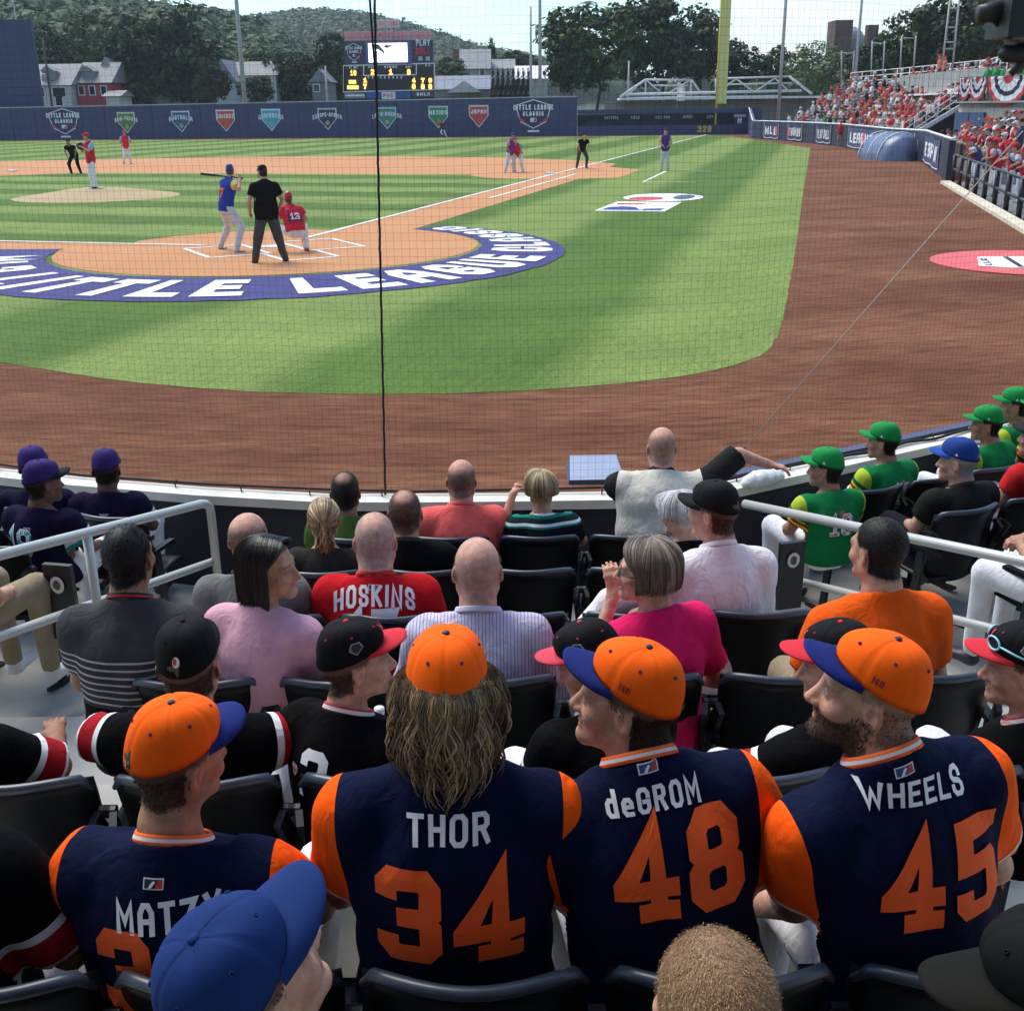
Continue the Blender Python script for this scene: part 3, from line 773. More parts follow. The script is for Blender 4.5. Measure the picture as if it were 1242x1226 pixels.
        clips = [mkclip(*ends[kx]) for kx in 'LR']
        ndir = (hc - nd); ndir = ndir / np.linalg.norm(ndir); npl = sp(.57) + np.array([0, .0, .016])
        pn = np.array([0, .42, .9]); pn = J['R'] @ pn / np.linalg.norm(pn)
        def nclip(P):
            q = P - npl; rr = np.linalg.norm(q, axis=-1); return np.where(rr < .13, q @ pn, -1)
        clips.append(nclip)
        hem = sp(hem0)
        clips.append(lambda P: -(P - hem) @ (J['R'] @ np.array([0, 0, 1.])))
        Vs, Fs = grow(pr, res, clips, fold_noise(fold, seed) if fold else None)
        ms = mesh_from('shirt', Vs, Fs, True, [shirt])
        # attributes measured on the garment
        tp_ = [q for q in torso_prims(loose) if q[0] == 'fcap']
        arm = np.full(len(Vs), -1.); cuff = np.full(len(Vs), 9.)
        for kx in 'LR':
            s = -1 if kx == 'L' else 1
            a, e, en = J['sh' + kx], J['el' + kx], ends[kx][2]
            d = (e - a) / np.linalg.norm(e - a); axx = J['ux'] * s
            sv = (Vs - (a + axx * .026)) @ (axx * .90 + d * .20 + np.array([0, 0, .12]))
            al = (Vs - a) @ d; side = ((Vs - sp(.3)) @ axx) > 0
            near = (d_cap(Vs, a, e, .05, .05) < .055 + loose) & side
            dA = d_cap(Vs, a, e, .058 + loose * .7, .054 * am + loose); dT = np.min([prim_d(q, Vs) for q in tp_], 0)
            arm = np.where(side, np.maximum(arm, np.minimum(sv, (dT - dA) * .7 + .022)), arm)
            dd = ends[kx][1] - ends[kx][0]; dd = dd / np.linalg.norm(dd); cc = -((Vs - en) @ dd)
            cuff = np.where(near | (side & (d_cap(Vs, ends[kx][0], ends[kx][1], .04, .03) < .06)), np.minimum(cuff, cc), cuff)
        fattr(ms, 'arm', arm); fattr(ms, 'cuff', cuff)
        loc_ = (Vs - sp(0)) @ J['R']; fattr(ms, 'hz', loc_[:, 2]); fattr(ms, 'hx', loc_[:, 0] + 5)
        sh_o = obj('shirt', ms, root)
        if collar is not None: make_collar(sh_o, J, nd, hc, collar, kid, fem, fat)
    # --- trousers and shoes
    if pants is not None:
        pr = []; lg = 1 - .12 * kid
        pr.append(fcap_((-.05, 0, 0), (.05, 0, 0), (.10, .125 + fw * .02), (.10, .125 + fw * .02), (0, 1, 0), k=.04))
        for kx in 'LR':
            pr.append(cap_(J['hp' + kx], J['kn' + kx], .092 * lg * (.5 + .5 * pl) + fw * .01, .066 * lg * pl, k=.03)); pr.append(cap_(J['kn' + kx], J['an' + kx], .064 * lg * pl, .046 * lg * pl, k=.025))
        Vp, Fp = grow(pr, max(res * 1.8, .024), (), fold_noise(.005, seed + 50) if fold else None)
        obj('trousers', mesh_from('trousers', Vp, Fp, True, [pants]), root)
        for kx in 'LR':
            a, t = J['an' + kx], J['to' + kx]; dn = np.array([0, 0, -.03])
            Vq, Fq = grow([cap_(a + dn, a + dn * 1.6, .042, .046, k=.02), fcap_(a + dn * 1.6, t, (.044, .034), (.046, .028), (1, 0, 0), k=.02)], .022)
            obj('shoe', mesh_from('shoe', Vq, Fq, True, [mat('shoe_%d_%d_%d' % tuple(int(c * 100) for c in shoes), shoes, .5)]), root)
    # --- cap / hair
    hm = Matrix.Translation(Vector(hc)) @ Matrix(Rh.tolist()).to_4x4() @ Matrix.Scale(hs, 4)
    if cap is not None:
        c = make_cap(root, **{k: v for k, v in cap.items() if k not in ('deco', 'tilt')})
        c.matrix_local = hm @ Matrix.Rotation(cap.get('tilt', 0), 4, 'X')
        if cap.get('deco'): cap['deco'](c)
    hmk = scalp_mask(Vh, hspec)
    if cap is not None: hmk = hmk * (Vh[:, 2] < .022 + .026 * Vh[:, 1] / (np.linalg.norm(Vh[:, :2], axis=1) + 1e-6) - cap.get('low', 0))
    if hspec.get('blades', True) and hmk.sum() > 3 and not hairfn:
        def flow(P): return np.stack([P[:, 0] * 4, -.6 + 0 * P[:, 1], -.75 - P[:, 2] * 2], 1)
        o = blades('hair', Vh, Nh, hmk * hspec.get('dens', 1), blade_n, hspec.get('len', .012), blade_w, hspec.get('cols', [hairc, hairc * 1.5]), flow, seed, vcol_mat('hair', .7, 0, 1, .2, var=.1), root, hspec.get('lift', .35))
        if o: o.matrix_local = hm
    if hspec.get('beard', 0) and beardhair:
        x, y, z = Vh[:, 0], Vh[:, 1], Vh[:, 2]
        bm = ((z < -.047 + .9 * np.clip(.045 - y, 0, .03)) & (y > -.012) & (z > -.13) & ~((np.abs(x) < .02) & (np.abs(z + .066) < .011) & (y > .075))).astype(float)
        o = blades('beard', Vh, Nh, bm, beardhair, .009, .0016, [hairc, hairc * 1.6], lambda P: np.stack([P[:, 0] * 2, .2 + 0 * P[:, 1], -1 + 0 * P[:, 2]], 1), seed + 3, vcol_mat('hair', .7, 0, 1, .2, var=.1), root, .4)
        o.matrix_local = hm
    if hairfn:
        o = hairfn(root); o.matrix_local = hm
    root_info = dict(root=root, shirt=sh_o, J=J, hc=hc, hm=hm, Rh=Rh)
    return root_info
def make_collar(parent, J, nd, hc, cols, kid=0, fem=0, fat=0):
    """knitted neck band: rings of the given materials, lowest first"""
    R = J['R']; c0 = nd + np.array([0, .010, .004]); n = 40; k = len(cols); V = []; Fs = []; mi = []
    r0 = .076 - .012 * fem - .012 * kid + .016 * fat
    rings = k + 1
    for j in range(rings):
        t = j / k
        for i in range(n):
            a = 2 * math.pi * i / n; rx = (r0 + .006) * (1 - .12 * t); ry = r0 * 1.02 * (1 - .12 * t)
            p = np.array([math.cos(a) * rx, math.sin(a) * ry, 0.]); p[2] = .010 - p[1] * .55 + .024 * t - .012
            V.append(c0 + R @ p)
    for j in range(rings - 1):
        for i in range(n): i2 = (i + 1) % n; Fs.append((j * n + i, j * n + i2, (j + 1) * n + i2, (j + 1) * n + i)); mi.append(j)
    o = obj('collar', mesh_from('collar', V, Fs, True, cols, mi), parent)
    md = o.modifiers.new('thick', 'SOLIDIFY'); md.thickness = .005; md.offset = 0
    return o
def on_back(info, name, strips, m, h0, off0=.003, arc=0.0, tilt=0.0, x0=0.0, front=False, sub=None):
    """lay flat lettering (u right as seen from behind, v up from h0 metres above the hip) on the back of the shirt"""
    so = info['shirt']; J = info['J']; R = J['R']; me = so.data
    if '_bvh' not in info: info['_bvh'] = BVHTree.FromPolygons([v.co[:] for v in me.vertices], [p.vertices[:] for p in me.polygons])
    bv = info['_bvh']; ux = J['ux'] ; ct, st = math.cos(tilt), math.sin(tilt)
    up = R @ np.array([0, 0, 1.]); fw = np.cross(up, ux); fw /= np.linalg.norm(fw)
    def fn(u, v, si=0):
        off = off0 + .0004 * si
        u, v = u * ct - v * st, u * st + v * ct
        v2 = v - arc * u * u; u = u + x0
        b = J['C'](h0) * 1.0
        p = b + ux * u + up * v2
        o = p - fw * .6; hit = bv.ray_cast(Vector(o), Vector(fw))
        if hit[0] is None: return p - fw * .12
        return np.array(hit[0]) + np.array(hit[1]) * off if hit[1].dot(Vector(fw)) < 0 else np.array(hit[0]) - fw * off
    return strips_mesh(name, strips, fn, m, sub or so, lay=True)
# ================================================================ the seating bowl: rows and who sits where
def row_y(i): return 1.72 + .80 * i
def row_z(i): return .36 - .14 * i          # floor of the row
ROWFOLK = []
def fan(label, row, hx, htop, yaw=0.0, pose=None, headrot=(0, 0, 0), dy=0.0, hs=1.0, S=None, capped=False, headoff=(0, 0, 0), zoff=0.0, **kw):
    """seat a person in a row so that the top of the head falls on the photo's pixel (hx, htop)"""
    pose = dict(pose or {})
    fl = row_z(row); hipy = row_y(row) + .20 + dy; hipz = fl + .53 + zoff
    S_ = S or 1.0
    for it in range(6):
        J = seated_pose(S=S_, **pose)
        piv = J['neck'] + np.array([0, .012, .05])
        hc = piv + rot('z', headrot[0] * .6) @ np.array([0, .030, .103 * (hs * .4 + .6)]) + np.array(headoff)
        w = rot('z', yaw) @ hc
        t = at_y(hx, htop, hipy + w[1] - .01)
        top = .120 * hs + (.02 * hs if capped else 0)
        if S: break
        S_ *= 1 + (t.z - top - (hipz + w[2])) / .57
        S_ = min(max(S_, .62), 1.25)
    ROWFOLK.append((row, t.x - w[0], label))
    return person(label, (t.x - w[0], hipy, hipz), yaw, J, headrot=headrot, hs=hs, headoff=headoff, **kw)

WHITE = (.80, .80, .80); NAVY = (.0036, .0068, .031); ORANGE = (.98, .105, .005); BLACKC = (.003, .003, .004)
m_orange_cap = mat('orange_cap', (1.0, .125, .003), .8, bump=.15, bscale=500, spec=.15); m_blue_brim = mat('blue_brim', (.008, .018, .14), .8, bump=.1, bscale=500, spec=.15)
m_letter = mat('white_letter', (.84, .84, .86), .7); m_num = mat('orange_number', (1.0, .115, .008), .8); m_numw = mat('orange_trim', (.85, .82, .8), .7)
m_slate = mat('badge_navy', (.02, .02, .03), .6); m_red = mat('badge_red', (.6, .03, .03), .6)
m_col_o = mat('knit_orange', (.95, .14, .012), .8); m_col_w = mat('knit_white', (.75, .72, .72), .8); m_col_r = mat('knit_red', (.5, .015, .02), .8); m_col_k = mat('knit_black', (.008, .008, .009), .8)
m_whitepants = cloth('white_trousers', (.74, .74, .76)); m_darkpants = cloth('dark_trousers', (.012, .013, .018)); m_khaki = cloth('khaki_trousers', (.30, .24, .16)); m_jeans = cloth('jeans', (.03, .05, .11)); m_greypants = cloth('grey_trousers', (.10, .10, .11))
mets = cloth('mets_jersey', NAVY, ORANGE, arm_bands=((-.02, .010, ORANGE), (.010, .020, (.75, .7, .72)), (.020, .034, ORANGE)), rough=.85, spec=.08, bump=.42)
SKIN = (.56, .30, .20); TAN = (.40, .20, .12); BROWN = (.10, .05, .03)

def number(info, txt, h, h0, w=.20, x0=0.0, m=None, gap=.12, outline=True, sx=1.0, tilt=0.0):
    st, _ = text_strips(txt, h, w, gap, sx, .10)
    if outline:
        so, _ = text_strips(txt, h * 1.0, w * 1.0, gap, sx, .10)
    on_back(info, 'number', st, m or m_num, h0, .0042, 0, tilt, x0)
def name_on(info, txt, h, h0, arc=.9, w=.17, x0=0.0, m=None, gap=.14, sx=.72, tilt=0.0):
    st, _ = text_strips(txt, h, w, gap, sx, .2); on_back(info, 'lettering', st, m or m_letter, h0, .004, arc, tilt, x0)
def league_badge(info, h0, x0=0.0, light=False):
    on_back(info, 'badge', rect_strips(.040, .021), m_letter, h0, .003, 0, 0, x0)
    on_back(info, 'badge', rect_strips(.035, .0165), m_slate if not light else mat('badge_blue', (.03, .07, .22), .6), h0, .0036, 0, 0, x0)
    on_back(info, 'badge', poly_strips([(.004, -.008), (.0175, -.008), (.0175, .008), (.010, .008)]), m_red, h0, .0042, 0, 0, x0)
    on_back(info, 'badge', poly_strips([(-.010, -.008), (-.004, -.008), (.004, .003), (.001, .006), (-.004, .002)]), m_letter, h0, .0046, 0, 0, x0)
def mets_cap(deco=None, tilt=0.0, flat=.2, **kw):
    return dict(colm=m_orange_cap, brimm=m_blue_brim, button=mat('navy_button', (.01, .012, .05), .6), deco=deco, tilt=tilt, flat=flat, **kw)
def deco_back(c):
    crown_patch(c, 'badge', rect_strips(.026, .013), math.pi, .10, m_slate)
    crown_patch(c, 'badge', [r for r in text_strips('LIT', .009, .25, .25, .8)[0]], math.pi, .07, m_letter, o=.003)
def deco_flag(c):
    for ph in (rad(75), -rad(75)):
        crown_patch(c, 'badge', text_strips('N', .016, .2)[0], ph, .12, mat('badge_wine', (.22, .01, .03), .6))
        crown_patch(c, 'badge', text_strips('E', .013, .2)[0], ph - .14, .13, mat('badge_wine', (.22, .01, .03), .6))
    deco_back(c)
def deco_side(c):
    crown_patch(c, 'badge', poly_strips([(-.030, -.004), (-.020, .018), (0, .024), (.020, .018), (.030, -.004), (.02, -.014), (-.02, -.014)]), -rad(95), .24, m_slate)
    crown_patch(c, 'badge', text_strips('CLAS', .012, .2, .2, .8)[0], -rad(95), .21, m_letter, o=.0032)
    crown_patch(c, 'badge', disc_strips(.008, .008), -rad(95), .37, m_letter, o=.0032)
    deco_back(c)
# ---- row A: four men in navy and orange jerseys
def wavy_hair(root):
    r = np.random.default_rng(5); paths = []
    for i in range(3200):
        ph = r.uniform(-2.45, 2.45); lay = r.uniform(0, 1)              # 0 = straight back
        rr = .074 + .014 * lay + .02 * abs(math.sin(ph)) ** 2 * lay
        x0, y0 = math.sin(ph) * rr * .98, -.016 - math.cos(ph) * (.090 + .014 * lay)
        Ln = (.205 - .065 * abs(ph) / 2.4) * r.uniform(.50, 1.10); n = 12; t = np.linspace(0, 1, n)
        z = .062 - .02 * lay - t * (Ln + .02)
        neck = np.clip((t * Ln - .06) / .12, 0, 1)
        spread = (1 + .12 * np.clip(t * 6, 0, 1) + .20 * neck * lay) * (1 - .34 * t ** 2.2)
        a = 2.2 * math.sin(ph * 2.6) + 1.4 * math.sin(ph * 7.1 + 1) + r.normal(0, .35); wv = .015 * np.sin(t * 8.5 + a) * np.clip(t * 1.6, 0, 1) + r.normal(0, .005) * t
        x = x0 * spread + wv + (math.copysign(.010, x0) * neck * lay * (abs(ph) > .5)) - .35 * x0 * neck * (lay < .45)
        y = y0 - .010 * np.clip(t * 6, 0, 1) * math.cos(ph) + .025 * neck * (1 - lay) - .018 * neck * lay + .006 * np.sin(t * 10 + a * 2) * t
        paths.append(np.stack([x, y, z], 1))
    return locks('hair', paths, .0017, [(.24, .14, .060), (.13, .075, .034), (.38, .25, .12), (.30, .18, .085), (.07, .040, .020), (.50, .35, .19), (.20, .12, .05)], 3, vcol_mat('hair_long', .38, .25, 90, .6, var=.25), root)
arms_thor = {'L': ((-.26, .13, .22), (-.14, .32, .10)), 'R': ((.26, .13, .22), (.14, .32, .10))}
thor = fan('person with long wavy blond hair, orange cap and navy jersey reading THOR 34', 0, 541, 765, pose=dict(bw=1.10, arms=arms_thor), capped=True, hs=.965,
    head=dict(hair='short', hairc=(.16, .10, .05), blades=False), shirt=mets, pants=m_whitepants, skin=SKIN, cap=mets_cap(deco_back), res=.0085, hres=.005, seed=11, hairfn=wavy_hair, collar=[m_col_o, m_col_w, m_col_o], fold=.012, loose=.017)
name_on(thor, 'THOR', .058, .48, .6, sx=.80)
number(thor, '34', .215, .235, w=.20, gap=.10, sx=.80)
degrom = fan('smiling person in orange cap turned left, navy jersey reading deGROM 48', 0, 762, 779, yaw=0.16, pose=dict(bw=1.08, lean=.10, roll=-.13, arms={'L': ((-.26, .13, .24), (-.13, .32, .12)), 'R': ((.28, .05, .20), (.20, .25, .05))}), headrot=(1.12, .10, 0), headoff=(0, .015, -.03), capped=True, hs=.965,
    head=dict(hair='short', hairc=(.035, .022, .014), len=.014, mouth=.8, beard=.18), shirt=mets, pants=m_whitepants, skin=SKIN, cap=mets_cap(deco_flag, tilt=.13, long=.068, flat=.4), res=.0085, hres=.0040, seed=12, collar=[m_col_o, m_col_w, m_col_o], fold=.012, loose=.017, blade_n=4000)
name_on(degrom, 'deGROM', .048, .522, 1.0, sx=.74, x0=.0, tilt=-.04)
number(degrom, '48', .20, .315, w=.20, gap=.10, x0=.02, tilt=-.06, sx=.8)
league_badge(degrom, .600, 0, True)
wheels = fan('bearded person in orange cap turned left, navy jersey reading WHEELS 45', 0, 1062, 769, yaw=0.24, pose=dict(bw=1.05, lean=.04, roll=-.21, arms={'L': ((-.24, .14, .22), (-.13, .30, .10)), 'R': ((.25, .13, .22), (.15, .30, .10))}), headrot=(1.07, .12, .0), headoff=(0, .015, -.03), capped=True, hs=.965,
    head=dict(hair='short', hairc=(.05, .032, .022), len=.0028, beard=.75, dens=.6, hd=.45), shirt=mets, pants=m_whitepants, skin=SKIN, cap=mets_cap(deco_flag, tilt=.13, long=.068, flat=.4), res=.0085, hres=.0040, seed=13, collar=[m_col_o, m_col_w, m_col_o], fold=.012, loose=.017, blade_n=1500, beardhair=3500)
name_on(wheels, 'WHEELS', .047, .525, .5, sx=.92, x0=.012, tilt=-.21)
number(wheels, '45', .20, .30, w=.20, gap=.12, x0=.012, sx=.80, tilt=-.18)
league_badge(wheels, .590, .0, True)
matz = fan('person in orange cap with side patch looking right, navy jersey reading MATZY', 0, 205, 849, yaw=-.10, pose=dict(bw=1.06, lean=.02, roll=.02, kn={'R': (.19, .42, .07)}, arms={'L': ((-.26, .12, .20), (-.13, .30, .10)), 'R': ((.26, .13, .20), (.13, .32, .10))}), headrot=(-.62, -.05, .10), headoff=(0, .01, .025), capped=True, hs=.965,
    head=dict(hair='short', hairc=(.03, .02, .014), len=.006, beard=.3), shirt=mets, pants=m_whitepants, skin=TAN, cap=mets_cap(deco_side), res=.0085, hres=.0044, seed=14, collar=[m_col_o, m_col_w, m_col_o], fold=.012, loose=.017)
name_on(matz, 'MATZY', .062, .425, -.3, sx=.70, x0=.03, tilt=.10)
number(matz, '32', .20, .165, w=.20, gap=.10, x0=0.02, tilt=.08, sx=.8)
league_badge(matz, .548)
# ---- people around them
def cap_of(c, b, **kw):
    nm = 'cap_%d_%d_%d' % tuple(int(x * 1000) for x in c); nb = 'cap_%d_%d_%d' % tuple(int(x * 1000) for x in b)
    return dict(colm=mat(nm, c, .8, bump=.15, bscale=500, spec=.15), brimm=mat(nb, b, .8, bump=.1, bscale=500, spec=.15), button=mat(nb, b, .7), **kw)
CAPK = (.0045, .0045, .006); CAPR = (.62, .030, .045)
m_oatmeal = mat('badge_grey', (.35, .35, .37), .6)
wash = cloth('washington_jersey', BLACKC, None, arm_bands=((-.02, .012, WHITE), (.012, .075, (.36, .012, .018)), (.075, .095, WHITE)))
def deco_ml(c):
    crown_patch(c, 'badge', disc_strips(.012, .012), math.pi, .24, m_letter); crown_patch(c, 'badge', disc_strips(.006, .008), math.pi + .04, .25, m_red, o=.003); crown_patch(c, 'badge', text_strips('LLWS', .010, .2, .2, .9)[0], math.pi, .10, m_slate, o=.003)
def deco_kid(c):
    for ph in (-rad(86), rad(86)):
        crown_patch(c, 'badge', poly_strips([(-.022, .0), (-.014, .020), (.014, .020), (.022, .0), (0, -.018)]), ph, .26, m_oatmeal)
        crown_patch(c, 'badge', poly_strips([(-.018, .0), (-.011, .016), (.011, .016), (.018, .0), (0, -.014)]), ph, .26, m_slate, o=.0030)
        crown_patch(c, 'badge', text_strips('LLBWS', .008, .2, .2, .8)[0], ph, .24, m_oatmeal, o=.0036)
    crown_patch(c, 'emblem', text_strips('M', .040, .22, .2, .8)[0], .22, .20, mat('emblem_pink', (.62, .05, .09), .6))
    crown_patch(c, 'emblem', text_strips('L', .040, .22, .2, .8)[0], -.16, .20, mat('emblem_pink', (.62, .05, .09), .6))
FARM = dict(hres=.0064, res=.0135, blade_n=1500, blade_w=.0022)
b1 = fan('person in plain black cap with small round back logo, black jersey with red sleeve bands', 1, 222, 751, pose=dict(bw=1.06, slouch=.03, arms={'L': ((-.295, .08, .30), (-.22, .30, .16)), 'R': ((.295, .08, .30), (.22, .30, .16))}), capped=True, head=dict(hair='short', hairc=(.05, .03, .02), len=.010), shirt=wash, pants=m_whitepants, skin=SKIN, sleeve=1.0,
    cap=cap_of(CAPK, CAPK, deco=deco_ml), res=.0105, hres=.00465, seed=21, collar=[m_col_r, m_col_w, m_col_w, m_col_r])
b2 = fan('boy in black cap with red brim looking right, black jersey with white number', 1, 428, 752, yaw=-.45, pose=dict(bw=.86, slouch=.02, arms={'L': ((-.23, .10, .18), (-.12, .28, .08)), 'R': ((.24, .12, .22), (.17, .30, .16))}), headrot=(-.78, .06, 0), hs=.94, capped=True, head=dict(hair='short', hairc=(.045, .025, .018), len=.008), shirt=wash, pants=m_whitepants, skin=(.58, .32, .22), kid=.7, sleeve=.72,
    cap=cap_of(CAPK, CAPR, deco=deco_kid, flat=.8), res=.0105, hres=.0046, seed=22, collar=[m_col_r, m_col_w, m_col_w, m_col_r])
number(b2, '2', .13, .315, w=.20, m=m_letter, x0=-.02)
on_back(b2, 'badge', poly_strips([(-.016, .0), (-.012, .016), (.012, .016), (.016, .0), (0, -.020)]), m_oatmeal, .40, .003, 0, 0, -.09); on_back(b2, 'badge', rect_strips(.026, .007), m_red, .402, .004, 0, 0, -.09)
b3 = fan('boy in black jersey bending forward behind the deGROM cap, pink-red cap brim lowered', 1, 716, 790, yaw=.45, pose=dict(bw=.88, lean=.22, slouch=.05), headrot=(.85, -.35, 0), hs=.94, capped=True, head=dict(hair='short', hairc=(.03, .02, .015), len=.007), shirt=wash, pants=m_whitepants, skin=SKIN, kid=.7, sleeve=.95, cap=cap_of(CAPK, (.62, .06, .09), deco=deco_kid, flat=.8), res=.010, hres=.005, seed=23, collar=[m_col_r, m_col_w, m_col_w, m_col_r])
b4 = fan('boy in black cap with red brim looking left behind the WHEELS cap, black jersey', 1, 1022, 755, yaw=.50, pose=dict(bw=.90, lean=.10, roll=-.05, arms={'L': ((-.30, .16, .20), (-.22, .36, .10)), 'R': ((.22, .12, .18), (.12, .30, .08))}), headrot=(.80, -.12, 0), hs=.96, capped=True, head=dict(hair='short', hairc=(.03, .02, .015), len=.007), shirt=wash, pants=m_whitepants, skin=SKIN, kid=.6, sleeve=1.0, cap=cap_of(CAPK, CAPR, deco=deco_kid, flat=.7), res=.0105, hres=.00468, seed=24, collar=[m_col_r, m_col_w, m_col_w, m_col_r])
def deco_glasses(c):
    deco_kid(c)
    m_tq = mat('sunglass_frame', (.25, .62, .72), .35); m_lens = mat('sunglass_lens', (.012, .02, .03), .12)
    for s in (-1, 1):
        P = [crown_pt(s * (.50 + .26 * math.cos(t)), .20 + .13 * math.sin(t), .010) for t in np.linspace(0, 2 * math.pi, 19)[:-1]]
        g = MB(); g.tube(P, .0032, 6, closed=True); g.build('sunglasses', m_tq, c, True)
        ctr = np.mean(P, 0); V = [tuple(ctr)] + [tuple(p) for p in P]; obj('lens', mesh_from('lens', V, [(0, 1 + k, 1 + (k + 1) % 18) for k in range(18)], True, [m_lens]), c)
        g = MB(); g.tube([crown_pt(s * .76, .2, .010), crown_pt(s * 1.2, .16, .008), crown_pt(s * 1.7, .10, .006)], .003, 6); g.build('temple', m_tq, c, True)
b5 = fan('boy with turquoise sunglasses on a red-brimmed black cap, facing left', 1, 1250, 772, yaw=.55, pose=dict(bw=.92, lean=.06), headrot=(.62, -.08, 0), hs=.98, capped=True, head=dict(hair='short', hairc=(.03, .02, .015), len=.007), shirt=wash, pants=m_whitepants, skin=(.58, .30, .20), kid=.6, sleeve=.95, cap=cap_of(CAPK, CAPR, deco=deco_glasses, flat=.6), res=.010, hres=.004, seed=25, collar=[m_col_r, m_col_w, m_col_w, m_col_r])
b6 = fan('person with red sleeve patch and white trousers, arm resting at the row end', 1, -100, 800, yaw=.10, pose=dict(bw=.95, arms={'R': ((.29, .10, .17), (.20, .40, .09)), 'L': ((-.26, .1, .18), (-.14, .3, .06))}), capped=True, head=dict(hair='short', hairc=(.02, .015, .012)), shirt=wash, pants=m_whitepants, skin=(.28, .13, .08), cap=cap_of(CAPK, CAPR), sleeve=.98, res=.009, hres=.006, seed=26, hand=True, handpose={'R': dict(dir=(-.3, .9, .15), curl=.3)})
b7 = fan('person in black jersey with white and red cuff next to the MATZY jersey', 0, -128, 840, yaw=-.15, pose=dict(bw=1.05, arms={'R': ((.27, .05, .17), (.12, .30, .08)), 'L': ((-.26, .1, .18), (-.14, .3, .06))}), capped=True, head=dict(hair='short', hairc=(.02, .015, .012)), shirt=wash, pants=m_whitepants, skin=SKIN, cap=cap_of(CAPK, CAPR), sleeve=.9, res=.009, hres=.006, seed=27)
# row Z: heads right in front of the lens
def deco_blue(c): pass
z1 = fan('person in plain royal blue cap right below the MATZY jersey', -1, 286, 1096, yaw=-.35, pose=dict(bw=1.0, lean=.15), headrot=(-.40, .42, .0), capped=True, head=dict(hair='short', hairc=(.03, .02, .015), len=.008), shirt=cloth('blue_tee', (.012, .03, .12)), pants=m_jeans, skin=SKIN, cap=cap_of((.007, .026, .125), (.008, .029, .135), long=.078), res=.010, hres=.005, seed=31)
z2 = fan('person with short cropped blond hair seen from behind at the bottom edge', -1, 872, 1146, yaw=.05, pose=dict(bw=.95, lean=.05), headrot=(.1, -.10, 0), head=dict(hair='short', hairc=(.20, .11, .05), len=.0042, lift=.38, hd=.85, cols=[(.26, .15, .07), (.34, .21, .11), (.18, .10, .045), (.42, .27, .15)]), shirt=cloth('grey_tee', (.10, .10, .11)), pants=m_jeans, skin=(.60, .33, .23), res=.010, hres=.004, seed=32, blade_n=32000, blade_w=.0008)
z3 = fan('person in black cap with long brim turned left, at the frame corner', -1, 1318, 1116, yaw=.9, pose=dict(bw=1.0, lean=.05), headrot=(.45, -.30, 0), capped=True, head=dict(hair='short', hairc=(.02, .015, .012)), shirt=cloth('black_tee', (.008, .008, .009)), pants=m_jeans, skin=SKIN, cap=cap_of((.004, .004, .004), (.006, .006, .004), long=.085), res=.010, hres=.006, seed=33)
# row C
grey_polo = cloth('grey_striped_polo', (.060, .060, .064), z_bands=[(-.2, .185, (.006, .006, .007))] + [(.20 + .026 * k, .207 + .026 * k, (.50, .50, .50)) for k in range(7)])
c1 = fan('person in charcoal polo with white chest stripes and red lanyard, short black hair', 2, 150, 637, pose=dict(bw=1.02, slouch=.03), headrot=(-.12, -.02, 0), head=dict(hair='short', hairc=(.006, .005, .005), len=.016, hd=1), shirt=grey_polo, pants=m_khaki, skin=(.34, .18, .11), seed=41, collar=[m_col_k, m_col_r, m_col_k], **FARM)
def straight_hair(n, length, cols, seed, width=1.0, rad_=.0042, part=0.0, flip=0.0, front=1.9, wav=.003, bulge=.0, top=.118):
    """hair falling from the crown: each lock runs over the skull then hangs"""
    def fn(root):
        r = np.random.default_rng(seed); paths = []
        for i in range(n):
            ph0 = r.uniform(-front - .75, front + .75); ph = max(-front, min(front, ph0)); fwd = abs(ph0) - abs(ph)
            lay = r.uniform(0, 1) ** .7; k = 15; t = np.linspace(0, 1, k)
            Ls = length * r.uniform(.86, 1.04); over = .135; s = t * (over + Ls)
            a = np.clip(s / over, 0, 1) * (math.pi / 2)
            rx, ry, rz = (.078 + .012 * lay + bulge) * width, .098 + .012 * lay + bulge, top - .032 + .010 * lay
            hx = math.sin(ph); hy = -math.cos(ph)
            x = part * (1 - np.sin(a)) + hx * rx * np.sin(a); y = -.016 + hy * ry * np.sin(a) + fwd * (.105 * np.cos(a) + .035 * np.sin(a)); z = .026 + rz * np.cos(a) * (1 - .16 * fwd)
            hang = np.clip(s - over, 0, None); z = z - hang
            tuck = np.clip(hang / .12, 0, 1)
            x = x * (1 + .05 * tuck) + wav * np.sin(t * 9 + i) * tuck; y = y + .012 * tuck * (1 - lay) * (hy < -.3) + flip * tuck ** 2 * hx * 0
            x = x - flip * tuck ** 3 * hx; y = y - flip * tuck ** 3 * hy
            paths.append(np.stack([x, y, z], 1))
        return locks('hair', paths, rad_, cols, seed, vcol_mat('hair_long', .38, .25, 90, .6, var=.25), root)
    return fn
c2 = fan('dark-haired smiling woman in pale pink tee looking back over her right shoulder', 2, 322, 650, yaw=-.30, pose=dict(bw=.86, roll=.03, arms={'R': ((.24, .06, .17), (.16, .28, .06)), 'L': ((-.23, .08, .17), (-.13, .28, .06))}), headrot=(-1.45, -.02, .08), hs=.95, fem=1, head=dict(hair='short', hairc=(.008, .006, .006), mouth=.3, lip=(.45, .08, .08)), shirt=cloth('pink_tee', (.66, .36, .44)), pants=m_jeans, skin=(.52, .28, .17), seed=42,
    hairfn=straight_hair(1250, .155, [(.008, .006, .006), (.014, .010, .009), (.004, .003, .003)], 4, 1.05, .0026, part=.01, front=1.72), sleeve=.55, res=.0105, hres=.0046)
